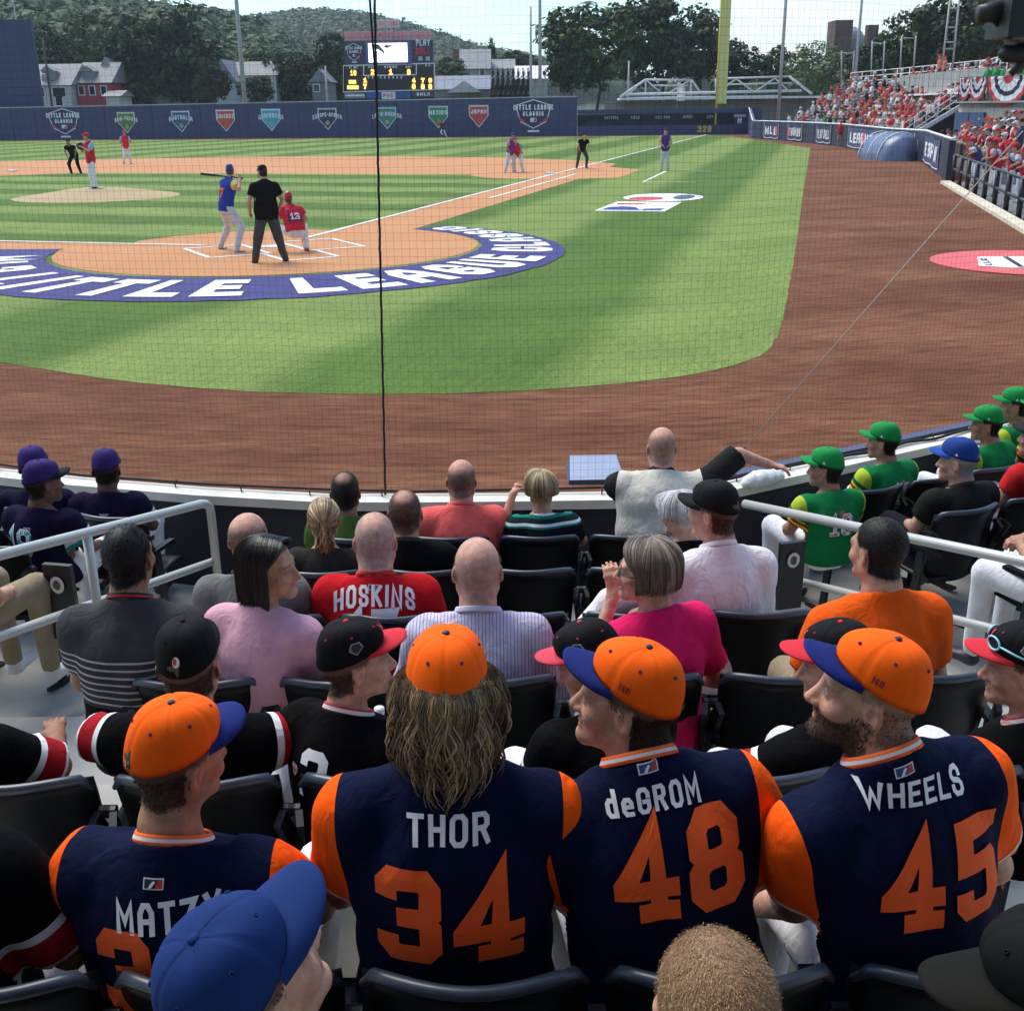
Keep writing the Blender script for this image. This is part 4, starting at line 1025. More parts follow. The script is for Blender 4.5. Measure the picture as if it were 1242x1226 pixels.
c3 = fan('bald person in pale lilac pinstriped dress shirt', 2, 578, 653, pose=dict(bw=1.04, slouch=.02, arms={'L': ((-.27, .04, .14), (-.16, .26, .06)), 'R': ((.27, .04, .14), (.16, .26, .06))}), headrot=(.05, -.03, 0), head=dict(hair='fringe', hairc=(.30, .22, .18), len=.004, hd=.25, dens=.5), shirt=cloth('pinstripe_shirt', (.60, .56, .70), x_stripe=(.012, .30, (.30, .27, .42)), bump=.6), pants=m_greypants, skin=(.60, .32, .24), seed=43, sleeve=1.92, fold=.008, collar=[mat('shirt_collar', (.60, .56, .70), .8)] * 3, fat=.2, res=.0105, hres=.00465)
c4 = fan('woman with grey-brown bob and dark glasses in bright magenta tee, in profile', 2, 786, 653, yaw=.38, pose=dict(bw=.90, lean=-.02, roll=-.06, arms={'L': ((-.25, .10, .18), (-.08, .20, .47)), 'R': ((.26, .03, .15), (.16, .26, .06))}), headrot=(1.0, -.02, -.05), hs=.97, fem=1, head=dict(hair='short', hairc=(.20, .15, .10), mouth=.2), shirt=cloth('magenta_tee', (.72, .015, .12)), pants=m_jeans, skin=(.58, .31, .22), seed=44,
    hairfn=straight_hair(1250, .085, [(.26, .20, .14), (.17, .12, .085), (.38, .31, .24), (.11, .08, .055)], 6, 1.08, .0024, part=.015, flip=.02, front=1.78, bulge=.006), sleeve=.72, res=.0105, hres=.0046, hand=True, handpose={'L': dict(dir=(.05, .3, .9), curl=.5)})
def eyeglasses(info, m):
    g = thing('eyeglasses', 'dark framed eyeglasses worn by the woman in magenta', 'eyeglasses'); g.parent = None
    for s in (-1, 1):
        P = [(s * .033 + .021 * math.cos(t), .098 - abs(s * .033 + .021 * math.cos(t)) * .12, -.002 + .015 * math.sin(t)) for t in np.linspace(0, 2 * math.pi, 19)[:-1]]
        q = MB(); q.tube(P, .0022, 6, closed=True); q.build('rim', m, g, True)
        q = MB(); q.tube([(s * .054, .092, .004), (s * .078, .06, .004), (s * .084, .0, .0)], .002, 6); q.build('temple', m, g, True)
    q = MB(); q.tube([(-.012, .100, .0), (.012, .100, .0)], .002, 6); q.build('bridge', m, g, True)
    g.matrix_world = info['root'].matrix_basis @ info['hm']
    return g
eyeglasses(c4, mat('glasses_black', (.01, .01, .012), .3))
c5 = fan('person in plain orange tee with cropped black hair, facing half left', 2, 1070, 628, yaw=.20, pose=dict(bw=1.06, slouch=.02, arms={'L': ((-.27, .06, .14), (-.15, .28, .06)), 'R': ((.27, .04, .14), (.15, .28, .06))}), headrot=(.30, -.04, 0), head=dict(hair='short', hairc=(.008, .006, .005), len=.009, hd=1), shirt=cloth('orange_tee', (.80, .105, .010)), pants=m_khaki, skin=(.50, .27, .18), seed=45, fat=.15, **FARM)
# row D
d1 = fan('balding person in light grey polo beside the pink tee', 3, 299, 623, pose=dict(bw=.96), headrot=(-.15, -.05, 0), head=dict(hair='fringe', hairc=(.06, .045, .035), len=.006, hd=.6, dens=.8), shirt=cloth('grey_polo_plain', (.17, .17, .16)), pants=m_khaki, skin=(.58, .30, .22), seed=51, collar=[m_col_k] * 2, **FARM)
d2 = fan('grey-haired balding person in red jersey reading HOSKINS', 3, 453, 622, pose=dict(bw=1.10), headrot=(.02, -.02, 0), hs=1.05, head=dict(hair='crown', hairc=(.34, .30, .27), len=.006, hd=.45, dens=.8, cols=[(.40, .37, .34), (.28, .25, .22)]), shirt=cloth('red_jersey', (.55, .012, .018)), pants=m_darkpants, skin=(.60, .31, .23), seed=52, fat=.5, collar=[mat('knit_red2', (.5, .012, .016), .8)] * 2, **FARM)
name_on(d2, 'HOSKINS', .080, .475, 1.3, w=.17, sx=.72, gap=.14); number(d2, '17', .17, .225, w=.2, m=m_letter, sx=.9)
league_badge(d2, .575)
d3 = fan('person in dark cap and pale pink dress shirt stretching an arm along the seats', 3, 868, 583, yaw=.32, pose=dict(bw=1.14, lean=.02, roll=.04, arms={'L': ((-.42, .10, .30), (-.60, .10, .16)), 'R': ((.27, .05, .14), (.15, .28, .05))}), headrot=(.62, -.06, 0), capped=True, head=dict(hair='short', hairc=(.03, .022, .016), len=.007), shirt=cloth('pale_pink_shirt', (.82, .75, .77), bump=.6), pants=m_khaki, skin=(.52, .26, .18), seed=53, sleeve=1.95, fold=.008, collar=[mat('shirt_collar2', (.82, .75, .77), .8)] * 3, cap=cap_of((.009, .009, .010), (.010, .010, .012), low=.004), **FARM)
# row E
e1 = fan('balding dark-haired person in black hoodie', 4, 490, 594, pose=dict(bw=1.02), head=dict(hair='crown', hairc=(.02, .015, .012), len=.008, hd=.8), shirt=cloth('black_hoodie', (.004, .004, .005)), pants=m_darkpants, skin=(.48, .25, .17), seed=61, sleeve=1.9, collar=[m_col_k] * 4, fat=.2, **FARM)
def ponytail(root):
    r = np.random.default_rng(8); paths = []
    for i in range(420):
        ph = r.uniform(-2.5, 2.5); k = 12; t = np.linspace(0, 1, k); a = t * math.pi * .62 + .1; lay = r.uniform(0, 1)
        st = np.array([math.sin(ph) * .07, .05 + .03 * math.cos(ph), .11 - .11 * abs(ph) / 2.5]); en = np.array([.002, -.112, .01]); q = st[None] * (1 - t)[:, None] + en[None] * t[:, None]
        c = np.array([0, -.016, .028]); d = q - c; rr = np.array([.081, .101, .093]) * (1 + .06 * lay); q = c + d / np.linalg.norm(d / rr, axis=1)[:, None]; paths.append(q)
    for i in range(160):
        k = 10; t = np.linspace(0, 1, k); o = r.normal(0, .010, 3); paths.append(np.stack([.002 + o[0] * (1 + t) + .006 * np.sin(t * 12 + i * .2), -.115 - .02 * np.sin(t * 3) + o[1] * .6, .012 - t * .15 + o[2]], 1))
    return locks('hair', paths, .0036, [(.36, .22, .10), (.24, .14, .06), (.48, .32, .16), (.17, .10, .05)], 9, vcol_mat('hair_long', .38, .25, 90, .6, var=.25), root)
e2 = fan('girl with braided blond ponytail in dark lace top', 4, 391, 609, pose=dict(bw=.80), headrot=(.15, -.05, 0), hs=.93, fem=1, head=dict(hair='short', hairc=(.25, .15, .07), blades=False), shirt=cloth('dark_lace', (.030, .028, .025)), pants=m_jeans, skin=(.56, .30, .20), seed=62, hairfn=ponytail, sleeve=.3, **FARM)
e3 = fan('white-haired woman with glasses in black cardigan leaning to the dark cap', 4, 826, 619, yaw=.25, pose=dict(bw=.88, roll=.04, slouch=.04), headrot=(.55, -.18, .10), hs=.97, fem=1, head=dict(hair='short', hairc=(.55, .54, .52), blades=False), shirt=cloth('black_cardigan', (.004, .004, .005)), pants=m_darkpants, skin=(.58, .31, .22), seed=63, sleeve=1.9,
    hairfn=straight_hair(900, .045, [(.62, .61, .60), (.45, .44, .43), (.75, .74, .73), (.30, .29, .28)], 7, 1.06, .0025, flip=.035, front=2.3, wav=.008, bulge=.004), **FARM)
# row F
f1 = fan('dark-haired person in olive green top at the front ledge', 5, 418, 583, pose=dict(bw=.88, slouch=.03), head=dict(hair='crown', hairc=(.012, .009, .008), len=.010, hd=1), shirt=cloth('olive_top', (.07, .14, .03)), pants=m_jeans, skin=(.30, .15, .10), seed=71, **FARM)
f2 = fan('balding person in coral polo shirt at the front ledge', 5, 559, 558, pose=dict(bw=1.06, slouch=.02), headrot=(-.05, -.05, 0), head=dict(hair='fringe', hairc=(.10, .075, .06), len=.006, hd=.7), shirt=cloth('coral_polo', (.92, .145, .125)), pants=m_khaki, skin=(.60, .29, .21), seed=72, collar=[mat('coral_collar', (.92, .145, .125), .8)] * 3, fat=.25, **FARM)
f3 = fan('woman with short tousled blond hair in teal and black striped top', 5, 656, 570, yaw=.1, pose=dict(bw=.86, arms={'L': ((-.24, .12, .20), (-.14, .22, .44)), 'R': ((.24, .10, .18), (.12, .28, .06))}), headrot=(.12, -.08, 0), hs=.95, fem=1, head=dict(hair='short', hairc=(.40, .28, .14), blades=False), shirt=cloth('teal_stripes', (.010, .22, .16), z_bands=[(-.2, .335, (.012, .012, .016)), (.345, .36, WHITE), (.36, .385, (.012, .03, .03)), (.40, .412, WHITE), (.412, .440, (.012, .03, .03)), (.475, .487, (.012, .05, .04))]), pants=m_jeans, skin=(.58, .31, .22), seed=73,
    hairfn=straight_hair(1000, .050, [(.46, .33, .17), (.32, .21, .10), (.60, .46, .27), (.22, .14, .07)], 8, 1.04, .0025, flip=.012, front=2.2, wav=.010, bulge=.004), **FARM)
vest = cloth('beige_vest', (.66, .62, .53), sleeve=(.020, .022, .022), bump=.5)
f4 = fan('bald person in beige vest over dark sleeves leaning on the ledge', 5, 803, 530, yaw=-.12, dy=.10, zoff=.20, pose=dict(bw=1.26, lean=.16, slouch=.05, arms={'R': ((.44, .22, .44), (.62, .24, .38)), 'L': ((-.27, .16, .25), (-.22, .36, .22))}), headrot=(.10, -.10, 0), head=dict(hair='fringe', hairc=(.22, .17, .13), len=.004, hd=.4, dens=.5), shirt=vest, pants=m_khaki, skin=(.58, .30, .22), seed=74, sleeve=.98, collar=[m_col_k] * 5, fat=.3, hand=True, handpose={'R': dict(dir=(.95, -.1, -.15), curl=.5)}, **FARM)
# ---- side blocks
PURP = (.040, .020, .13); pj = cloth('purple_jersey', (.010, .007, .030), None, arm_bands=((-.02, .03, (.01, .26, .26)), (.03, .055, (.65, .65, .68))))
m_teal = mat('teal_number', (.010, .33, .32), .7)
def deco_white(c): crown_patch(c, 'badge', poly_strips([(-.010, -.008), (.010, -.008), (.012, .006), (0, .012), (-.012, .006)]), -rad(95), .22, m_letter); crown_patch(c, 'badge', disc_strips(.010, .005), math.pi, .16, m_oatmeal)
def side_fan(label, x, y, z, hx, htop, **kw):
    """someone in an angled block: hip y and floor z given"""
    k = dict(kw); pose = k.pop('pose', {}); yaw = k.pop('yaw', 0.0); hr = k.get('headrot', (0, 0, 0)); hs = k.get('hs', 1.0); capped = k.pop('capped', False); S_ = 1.0
    for it in range(6):
        J = seated_pose(S=S_, **pose); piv = J['neck'] + np.array([0, .012, .05]); hc = piv + rot('z', hr[0] * .6) @ np.array([0, .030, .103 * (hs * .4 + .6)]); w = rot('z', yaw) @ hc
        t = at_y(hx, htop, y + w[1] - .01); top = .120 * hs + (.02 * hs if capped else 0); S_ = min(max(S_ * (1 + (t.z - top - (z + .53 + w[2])) / .57), .6), 1.3)
    return person(label, (t.x - w[0], y, z + .53), yaw, J, **k)
p1 = side_fan('person in purple cap and dark jersey with teal number 19', 0, 5.78, -.20, 47, 558, yaw=-.30, pose=dict(bw=.98, roll=-.03), headrot=(-.45, -.05, 0), hs=.97, capped=True, kid=.3, head=dict(hair='short', hairc=(.012, .01, .008), len=.008), shirt=pj, pants=m_whitepants, skin=(.16, .075, .045), seed=81, cap=cap_of(PURP, (.012, .010, .016), deco=deco_white), **FARM)
number(p1, '19', .155, .215, w=.20, m=m_letter, x0=-.06, sx=.9, gap=.10); number(p1, '19', .143, .221, w=.145, m=m_teal, x0=-.06, sx=1.0, gap=.19)
league_badge(p1, .47)
p2 = side_fan('person in purple cap and dark jersey seated apart by the ledge', 0, 6.45, -.34, 127, 556, yaw=.05, pose=dict(bw=.96), headrot=(.02, -.12, 0), hs=.97, capped=True, kid=.3, head=dict(hair='short', hairc=(.012, .01, .008), len=.008), shirt=pj, pants=m_whitepants, skin=(.12, .055, .035), seed=82, cap=cap_of(PURP, (.012, .010, .016)), **FARM)
on_back(p2, 'badge', poly_strips([(-.03, .012), (.03, .012), (.012, -.012), (-.012, -.012)]), m_oatmeal, .43)
p3 = side_fan('person in purple cap behind the number 19 jersey', 0, 6.50, -.34, 36, 541, yaw=.0, pose=dict(bw=.96), headrot=(.1, -.05, 0), hs=.98, capped=True, kid=.3, head=dict(hair='short', hairc=(.012, .01, .008), len=.008), shirt=pj, pants=m_whitepants, skin=(.16, .075, .045), seed=83, cap=cap_of(PURP, (.012, .010, .016)), **FARM)
p4 = side_fan('person in khaki trousers seated past the left handrail', 0, 4.72, -.02, -75, 640, yaw=-.35, pose=dict(bw=1.0), head=dict(hair='short', hairc=(.03, .02, .015)), shirt=cloth('wine_shirt', (.12, .008, .02)), pants=m_khaki, skin=SKIN, seed=84, shoes=(.7, .7, .7), **FARM)
GRN = (.012, .27, .060); gj = cloth('green_jersey', (.010, .20, .055), (.42, .52, .045), arm_bands=((-.02, .012, (.40, .012, .012)), (.012, .026, (.75, .62, .05)), (.026, .045, (.40, .012, .012)), (.06, .085, (.01, .10, .03))))
def deco_tri(c):
    for ph in (rad(88), -rad(88)): crown_patch(c, 'badge', poly_strips([(-.009, -.007), (.009, -.007), (0, .009)]), ph, .12, m_letter)
def green(label, y, z, hx, ht, num, seed, yaw=.5, hr=.6, red=None, hs=.96):
    i = side_fan(label, 0, y, z, hx, ht, yaw=yaw, pose=dict(bw=.94, slouch=.03), headrot=(hr, -.05, 0), hs=hs, capped=True, kid=.4, head=dict(hair='short', hairc=(.012, .009, .008), len=.010, hd=1), shirt=red or gj, pants=m_whitepants, skin=(.40, .20, .13), seed=seed, cap=cap_of(GRN, GRN, deco=deco_tri), **FARM)
    if num:
        number(i, num, .13, .23, w=.20, m=m_letter, sx=.9); number(i, num, .12, .235, w=.14, m=m_col_r, sx=1.0, gap=.18)
        on_back(i, 'badge', disc_strips(.020, .016), mat('badge_pink', (.45, .12, .12), .6), .45)
    return i
green('boy in green cap and green jersey numbered 16 in profile', 6.30, -.34, 1004, 545, '16', 91, .30, .75)
green('boy in green cap and green jersey numbered 10 with bowed head', 6.85, -.34, 1072, 535, '10', 92, .45, .55)
green('boy in green cap with white and red sleeve bands beside the blue cap', 7.25, -.34, 1196, 524, None, 93, .6, .6)
green('boy in green cap by the ledge above the other green caps', 7.75, -.34, 1230, 502, None, 94, .6, .6)
green('boy in green cap cut off by the frame behind the red jersey', 7.45, -.30, 1262, 526, None, 95, .6, .5)
g1 = side_fan('grey-haired person in royal blue cap and black polo', 0, 5.98, -.20, 1163, 555, yaw=.35, pose=dict(bw=1.04, slouch=.02), headrot=(.62, -.05, 0), capped=True, head=dict(hair='short', hairc=(.28, .26, .24), len=.009, hd=.8), shirt=cloth('black_polo', (.014, .016, .013)), pants=m_darkpants, skin=(.52, .27, .19), seed=96, cap=cap_of((.016, .05, .24), (.02, .08, .36), deco=deco_tri), collar=[m_col_k] * 3, **FARM)
g2 = side_fan('person in plain red jersey at the right edge', 0, 6.45, -.20, 1256, 556, yaw=.5, pose=dict(bw=1.0), headrot=(.3, 0, 0), capped=True, head=dict(hair='short', hairc=(.012, .009, .008)), shirt=cloth('red_plain', (.55, .02, .022)), pants=m_whitepants, skin=(.40, .20, .13), seed=97, cap=cap_of((.02, .02, .02), (.02, .02, .02)), **FARM)
g3 = side_fan('person in white trousers with clasped hands seated past the right handrail', 0, 4.95, -.06, 1325, 575, yaw=.62, pose=dict(bw=1.0, arms={'L': ((-.27, .10, .20), (-.06, .30, .20)), 'R': ((.27, .10, .20), (.03, .31, .22))}), headrot=(.2, 0, 0), capped=True, head=dict(hair='short', hairc=(.012, .009, .008)), shirt=wash, pants=m_whitepants, skin=(.40, .20, .13), seed=98, cap=cap_of(CAPK, CAPR), hand=True, **FARM)
# ================================================================ the setting
def grass_mat(name, stripe, rotz, w):
    m, n, b = new_mat(name); nd, lk = n.nodes, n.links
    t = nd.new('ShaderNodeTexCoord')
    mp_ = nd.new('ShaderNodeMapping'); mp_.inputs['Rotation'].default_value = (0, 0, rotz); lk.new(t.outputs['Object'], mp_.inputs['Vector'])
    sx = nd.new('ShaderNodeSeparateXYZ'); lk.new(mp_.outputs['Vector'], sx.inputs[0])
    def wave(o, width):
        nz = nd.new('ShaderNodeTexNoise'); nz.inputs['Scale'].default_value = .35; lk.new(t.outputs['Object'], nz.inputs['Vector'])
        ad = nd.new('ShaderNodeMath'); ad.operation = 'MULTIPLY_ADD'; lk.new(nz.outputs['Fac'], ad.inputs[0]); ad.inputs[1].default_value = .8; lk.new(o, ad.inputs[2])
        mu = nd.new('ShaderNodeMath'); mu.operation = 'MULTIPLY'; lk.new(ad.outputs[0], mu.inputs[0]); mu.inputs[1].default_value = math.pi / width
        sn = nd.new('ShaderNodeMath'); sn.operation = 'SINE'; lk.new(mu.outputs[0], sn.inputs[0])
        mr = nd.new('ShaderNodeMapRange'); mr.inputs['From Min'].default_value = -.35; mr.inputs['From Max'].default_value = .35; lk.new(sn.outputs[0], mr.inputs['Value']); return mr.outputs['Result']
    f = wave(sx.outputs['X'], w)
    if stripe == 2:
        g = wave(sx.outputs['Y'], w); s2 = nd.new('ShaderNodeMath'); s2.operation = 'ADD'; lk.new(f, s2.inputs[0]); lk.new(g, s2.inputs[1])
        h = nd.new('ShaderNodeMath'); h.operation = 'MULTIPLY'; lk.new(s2.outputs[0], h.inputs[0]); h.inputs[1].default_value = .5; f = h.outputs[0]
    mx_ = nd.new('ShaderNodeMixRGB'); mx_.inputs['Color1'].default_value = (.080, .146, .020, 1); mx_.inputs['Color2'].default_value = (.176, .240, .056, 1); lk.new(f, mx_.inputs['Fac'])
    def nmul(cur, scale, amt, st=(1, 1, 1)):
        mq = nd.new('ShaderNodeMapping'); mq.inputs['Scale'].default_value = st; lk.new(mp_.outputs['Vector'], mq.inputs['Vector'])
        no = nd.new('ShaderNodeTexNoise'); no.inputs['Scale'].default_value = scale; no.inputs['Detail'].default_value = 4; lk.new(mq.outputs['Vector'], no.inputs['Vector'])
        mr = nd.new('ShaderNodeMapRange'); mr.inputs['From Min'].default_value = .3; mr.inputs['From Max'].default_value = .7; mr.inputs['To Min'].default_value = 1 - amt; mr.inputs['To Max'].default_value = 1 + amt; lk.new(no.outputs['Fac'], mr.inputs['Value'])
        v = nd.new('ShaderNodeVectorMath'); v.operation = 'SCALE'; lk.new(cur, v.inputs[0]); lk.new(mr.outputs['Result'], v.inputs['Scale']); return v.outputs[0]
    c = nmul(mx_.outputs[0], .5, .16); c = nmul(c, 26, .30); c = nmul(c, 5, .14, (2.5, .5, 1))
    lk.new(c, b.inputs['Base Color']); b.inputs['Roughness'].default_value = .85; b.inputs['Specular IOR Level'].default_value = .15
    no = nd.new('ShaderNodeTexNoise'); no.inputs['Scale'].default_value = 45; lk.new(t.outputs['Object'], no.inputs['Vector'])
    bp = nd.new('ShaderNodeBump'); bp.inputs['Strength'].default_value = .6; bp.inputs['Distance'].default_value = .04; lk.new(no.outputs['Fac'], bp.inputs['Height']); lk.new(bp.outputs['Normal'], b.inputs['Normal'])
    return m
def dirt_mat(name, c1, c2, c3, rotz=0.0, rake=.25):
    m, n, b = new_mat(name); nd, lk = n.nodes, n.links
    t = nd.new('ShaderNodeTexCoord'); mq = nd.new('ShaderNodeMapping'); mq.inputs['Rotation'].default_value = (0, 0, rotz); mq.inputs['Scale'].default_value = (.35, 1.7, 1); lk.new(t.outputs['Object'], mq.inputs['Vector'])
    mqb = nd.new('ShaderNodeMapping'); mqb.inputs['Scale'].default_value = (.6, 1.6, 1); mqb.inputs['Rotation'].default_value = (0, 0, .2); lk.new(t.outputs['Object'], mqb.inputs['Vector'])
    def noise(v, sc, det=5, ro=.6):
        no = nd.new('ShaderNodeTexNoise'); no.inputs['Scale'].default_value = sc; no.inputs['Detail'].default_value = det; no.inputs['Roughness'].default_value = ro; lk.new(v, no.inputs['Vector'])
        mr = nd.new('ShaderNodeMapRange'); mr.inputs['From Min'].default_value = .32; mr.inputs['From Max'].default_value = .68; lk.new(no.outputs['Fac'], mr.inputs['Value']); return mr.outputs['Result'], no.outputs['Fac']
    f1, _ = noise(mqb.outputs['Vector'], .30, 6, .7); f2, h2 = noise(mq.outputs['Vector'], 5.5, 6, .7); f3, h3 = noise(t.outputs['Object'], 55, 3, .7)
    a = nd.new('ShaderNodeMixRGB'); a.inputs['Color1'].default_value = (*c1, 1); a.inputs['Color2'].default_value = (*c2, 1); lk.new(f1, a.inputs['Fac'])
    c = nd.new('ShaderNodeMixRGB'); lk.new(a.outputs[0], c.inputs['Color1']); c.inputs['Color2'].default_value = (*c3, 1)
    q = nd.new('ShaderNodeMath'); q.operation = 'MULTIPLY'; lk.new(f2, q.inputs[0]); q.inputs[1].default_value = rake * 2; lk.new(q.outputs[0], c.inputs['Fac'])
    e = nd.new('ShaderNodeMixRGB'); e.blend_type = 'MULTIPLY'; lk.new(c.outputs[0], e.inputs['Color1']); e.inputs['Color2'].default_value = (.62, .58, .56, 1)
    q2 = nd.new('ShaderNodeMath'); q2.operation = 'MULTIPLY'; lk.new(f3, q2.inputs[0]); q2.inputs[1].default_value = .55; lk.new(q2.outputs[0], e.inputs['Fac'])
    lk.new(e.outputs[0], b.inputs['Base Color']); b.inputs['Roughness'].default_value = .92; b.inputs['Specular IOR Level'].default_value = .12
    bp = nd.new('ShaderNodeBump'); bp.inputs['Strength'].default_value = .7; bp.inputs['Distance'].default_value = .03; lk.new(h2, bp.inputs['Height'])
    b2 = nd.new('ShaderNodeBump'); b2.inputs['Strength'].default_value = .6; b2.inputs['Distance'].default_value = .012; lk.new(h3, b2.inputs['Height']); lk.new(bp.outputs['Normal'], b2.inputs['Normal']); lk.new(b2.outputs['Normal'], b.inputs['Normal'])
    return m
def sheet(name, pts, z, m, parent=None):
    bm = bmesh.new(); vs = [bm.verts.new((p[0], p[1], z)) for p in pts]; f = bm.faces.new(vs); f.normal_update()
    if f.normal.z < 0: f.normal_flip()
    bmesh.ops.triangulate(bm, faces=[f]); me = bpy.data.meshes.new(name); bm.to_mesh(me); bm.free(); me.materials.append(m)
    o = obj(name, me, parent)
    if parent is None: o['kind'] = 'structure'
    return o
LEDGE_PX = [(-260, 535), (0, 569), (100, 580), (250, 592), (399, 600), (500, 600), (620, 599), (760, 597), (880, 585), (960, 568), (1000, 560), (1100, 538), (1242, 507), (1420, 468)]
LZ = .34
LEDGE = [at_z(x, y, LZ).xy for x, y in LEDGE_PX]
def arc(c, r, a0, a1, n):
    return [Vector((c[0] + r * math.cos(rad(a0 + (a1 - a0) * i / n)), c[1] + r * math.sin(rad(a0 + (a1 - a0) * i / n)), 0)) for i in range(n + 1)]
HOME = fld(0, 0)
# ground: the red-brown track from the seats' wall out to the horizon
m_track = dirt_mat('warning_track', (.148, .050, .024), (.360, .165, .085), (.080, .026, .013), 0.0, .44)
sheet('ground', [(p.x, p.y + .06) for p in LEDGE] + [(30, 12), (200, 10), (1500, 60), (1500, 3200), (-1500, 3200), (-1500, 60), (-200, 10), (-30, 8.5)], 0.0, m_track)
m_under = mat('underground', (.06, .055, .05), .9)
struct('under_stand_ground', mesh_from('under_stand_ground', [(-60, -40, -.75), (60, -40, -.75), (60, 12, -.75), (-60, 12, -.75)], [(0, 1, 2, 3)], False, [m_under]))
m_town = mat('town_ground', (.10, .12, .05), .95, var=.3, vscale=.05)
struct('town_ground', mesh_from('town_ground', [(-1500, 128, .006), (1500, 128, .006), (1500, 3200, .006), (-1500, 3200, .006)], [(0, 1, 2, 3)], False, [m_town]))
# outfield + foul grass: one lawn; edges traced from the photo onto the ground
m_grass = grass_mat('outfield_grass', 1, -TH - rad(90), 2.9)
m_grass_in = grass_mat('infield_grass', 1, -TH, 2.4)
foul = []
GC = HOME + Vector((-.1, -.2, 0))
left_edge = [fld(-9.3, 40), fld(-9.6, 24), fld(-10.2, 10)]
r1 = [fld(-11.2, -2.1), fld(-11.9, -4.6), fld(-11.75, -6.9), fld(-11.2, -8.4), fld(-10.4, -9.7), fld(-9.4, -10.45), fld(-8.4, -10.7)]
r2 = [fld(-6, -10.75), fld(1.9, -10.72), fld(20, -10.6), fld(58.4, -10.4), fld(75, -6.5), fld(88, -3.2), fld(94.5, -.5)]
far = [Vector((4.0, 114.6, 0)), Vector((-20, 117.5, 0)), Vector((-62, 123.5, 0)), Vector((-130, 128, 0)), Vector((-160, 70, 0))]
pl = left_edge + r1 + r2 + far
# soften the corner
def smoothpoly(P, it=2):
    for _ in range(it):
        Q = []
        for i in range(len(P)):
            a, b = P[i], P[(i + 1) % len(P)]
            if (b - a).length > 9: Q += [a, b]; continue
            Q += [a * .75 + b * .25, a * .25 + b * .75]
        P = Q
    return P
pl = smoothpoly(pl)
def jitter(P, amp, step):
    Q = []
    for i in range(len(P)):
        a, b = P[i], P[(i + 1) % len(P)]; l = (b - a).length; n = max(1, min(140, int(l / step)))
        for k in range(n): Q.append(a.lerp(b, k / n) + Vector((random.gauss(0, amp), random.gauss(0, amp), 0)))
    return Q
sheet('lawn', jitter(pl, .007, .16), .004, m_grass)
m_infield = dirt_mat('infield_dirt', (.58, .27, .12), (.64, .33, .17), (.48, .215, .095), .3, .18)
MC = fld(13.0, 13.0)
# infield dirt: fan round the mound, then path strips and the home circle
fan_pts = [fld(-.3, 30), fld(-.3, -1.3), ]
dirt = []
A0 = fld(33.5, -1.3); B0 = fld(-1.3, 33.5)
v0 = A0 - MC; v1 = B0 - MC; a0 = math.degrees(math.atan2(v0.y, v0.x)); a1 = math.degrees(math.atan2(v1.y, v1.x))
if a1 < a0: a1 += 360
arc_pts = []
for i in range(41):
    a = a0 + (a1 - a0) * i / 40; rr = v0.length + (34.0 - v0.length) * math.sin(math.pi * i / 40) ** .5; arc_pts.append(MC + Vector((math.cos(rad(a)), math.sin(rad(a)), 0)) * rr)
sheet('infield_dirt', [fld(-1.75, -1.75), fld(24, -1.75), fld(25, -3.2), fld(31, -3.2)] + arc_pts + [fld(-3.2, 31), fld(-3.2, 25), fld(-1.75, 24)], .008, m_infield)
sheet('home_circle_dirt', arc((HOME.x, HOME.y), 4.35, 0, 360, 72)[:-1], .010, m_infield)
ig = [fld(3.4, .15), fld(23.9, .15)] + [fld(27.2, 0) + (D1 * math.cos(rad(t)) + D3 * math.sin(rad(t))) * 3.6 for t in (165, 150, 135, 120, 105)] + [fld(26.6, 3.6), fld(26.6, 23.6)]
ig += [fld(27.2, 27.2) + (D1 * math.cos(rad(t)) + D3 * math.sin(rad(t))) * 3.6 for t in (260, 245, 225, 205, 190)] + [fld(23.6, 26.6), fld(3.6, 26.6)]
ig += [fld(0, 27.2) + (D1 * math.cos(rad(t)) + D3 * math.sin(rad(t))) * 3.6 for t in (345, 330, 315, 300, 285)] + [fld(.15, 23.9), fld(.15, 3.4)]
ig += [fld(0, 0) + (D1 * math.cos(rad(t)) + D3 * math.sin(rad(t))) * 3.6 for t in (80, 65, 50, 40, 25, 10)]
sheet('infield_lawn', jitter(ig, .02, .35), .014, m_grass_in)
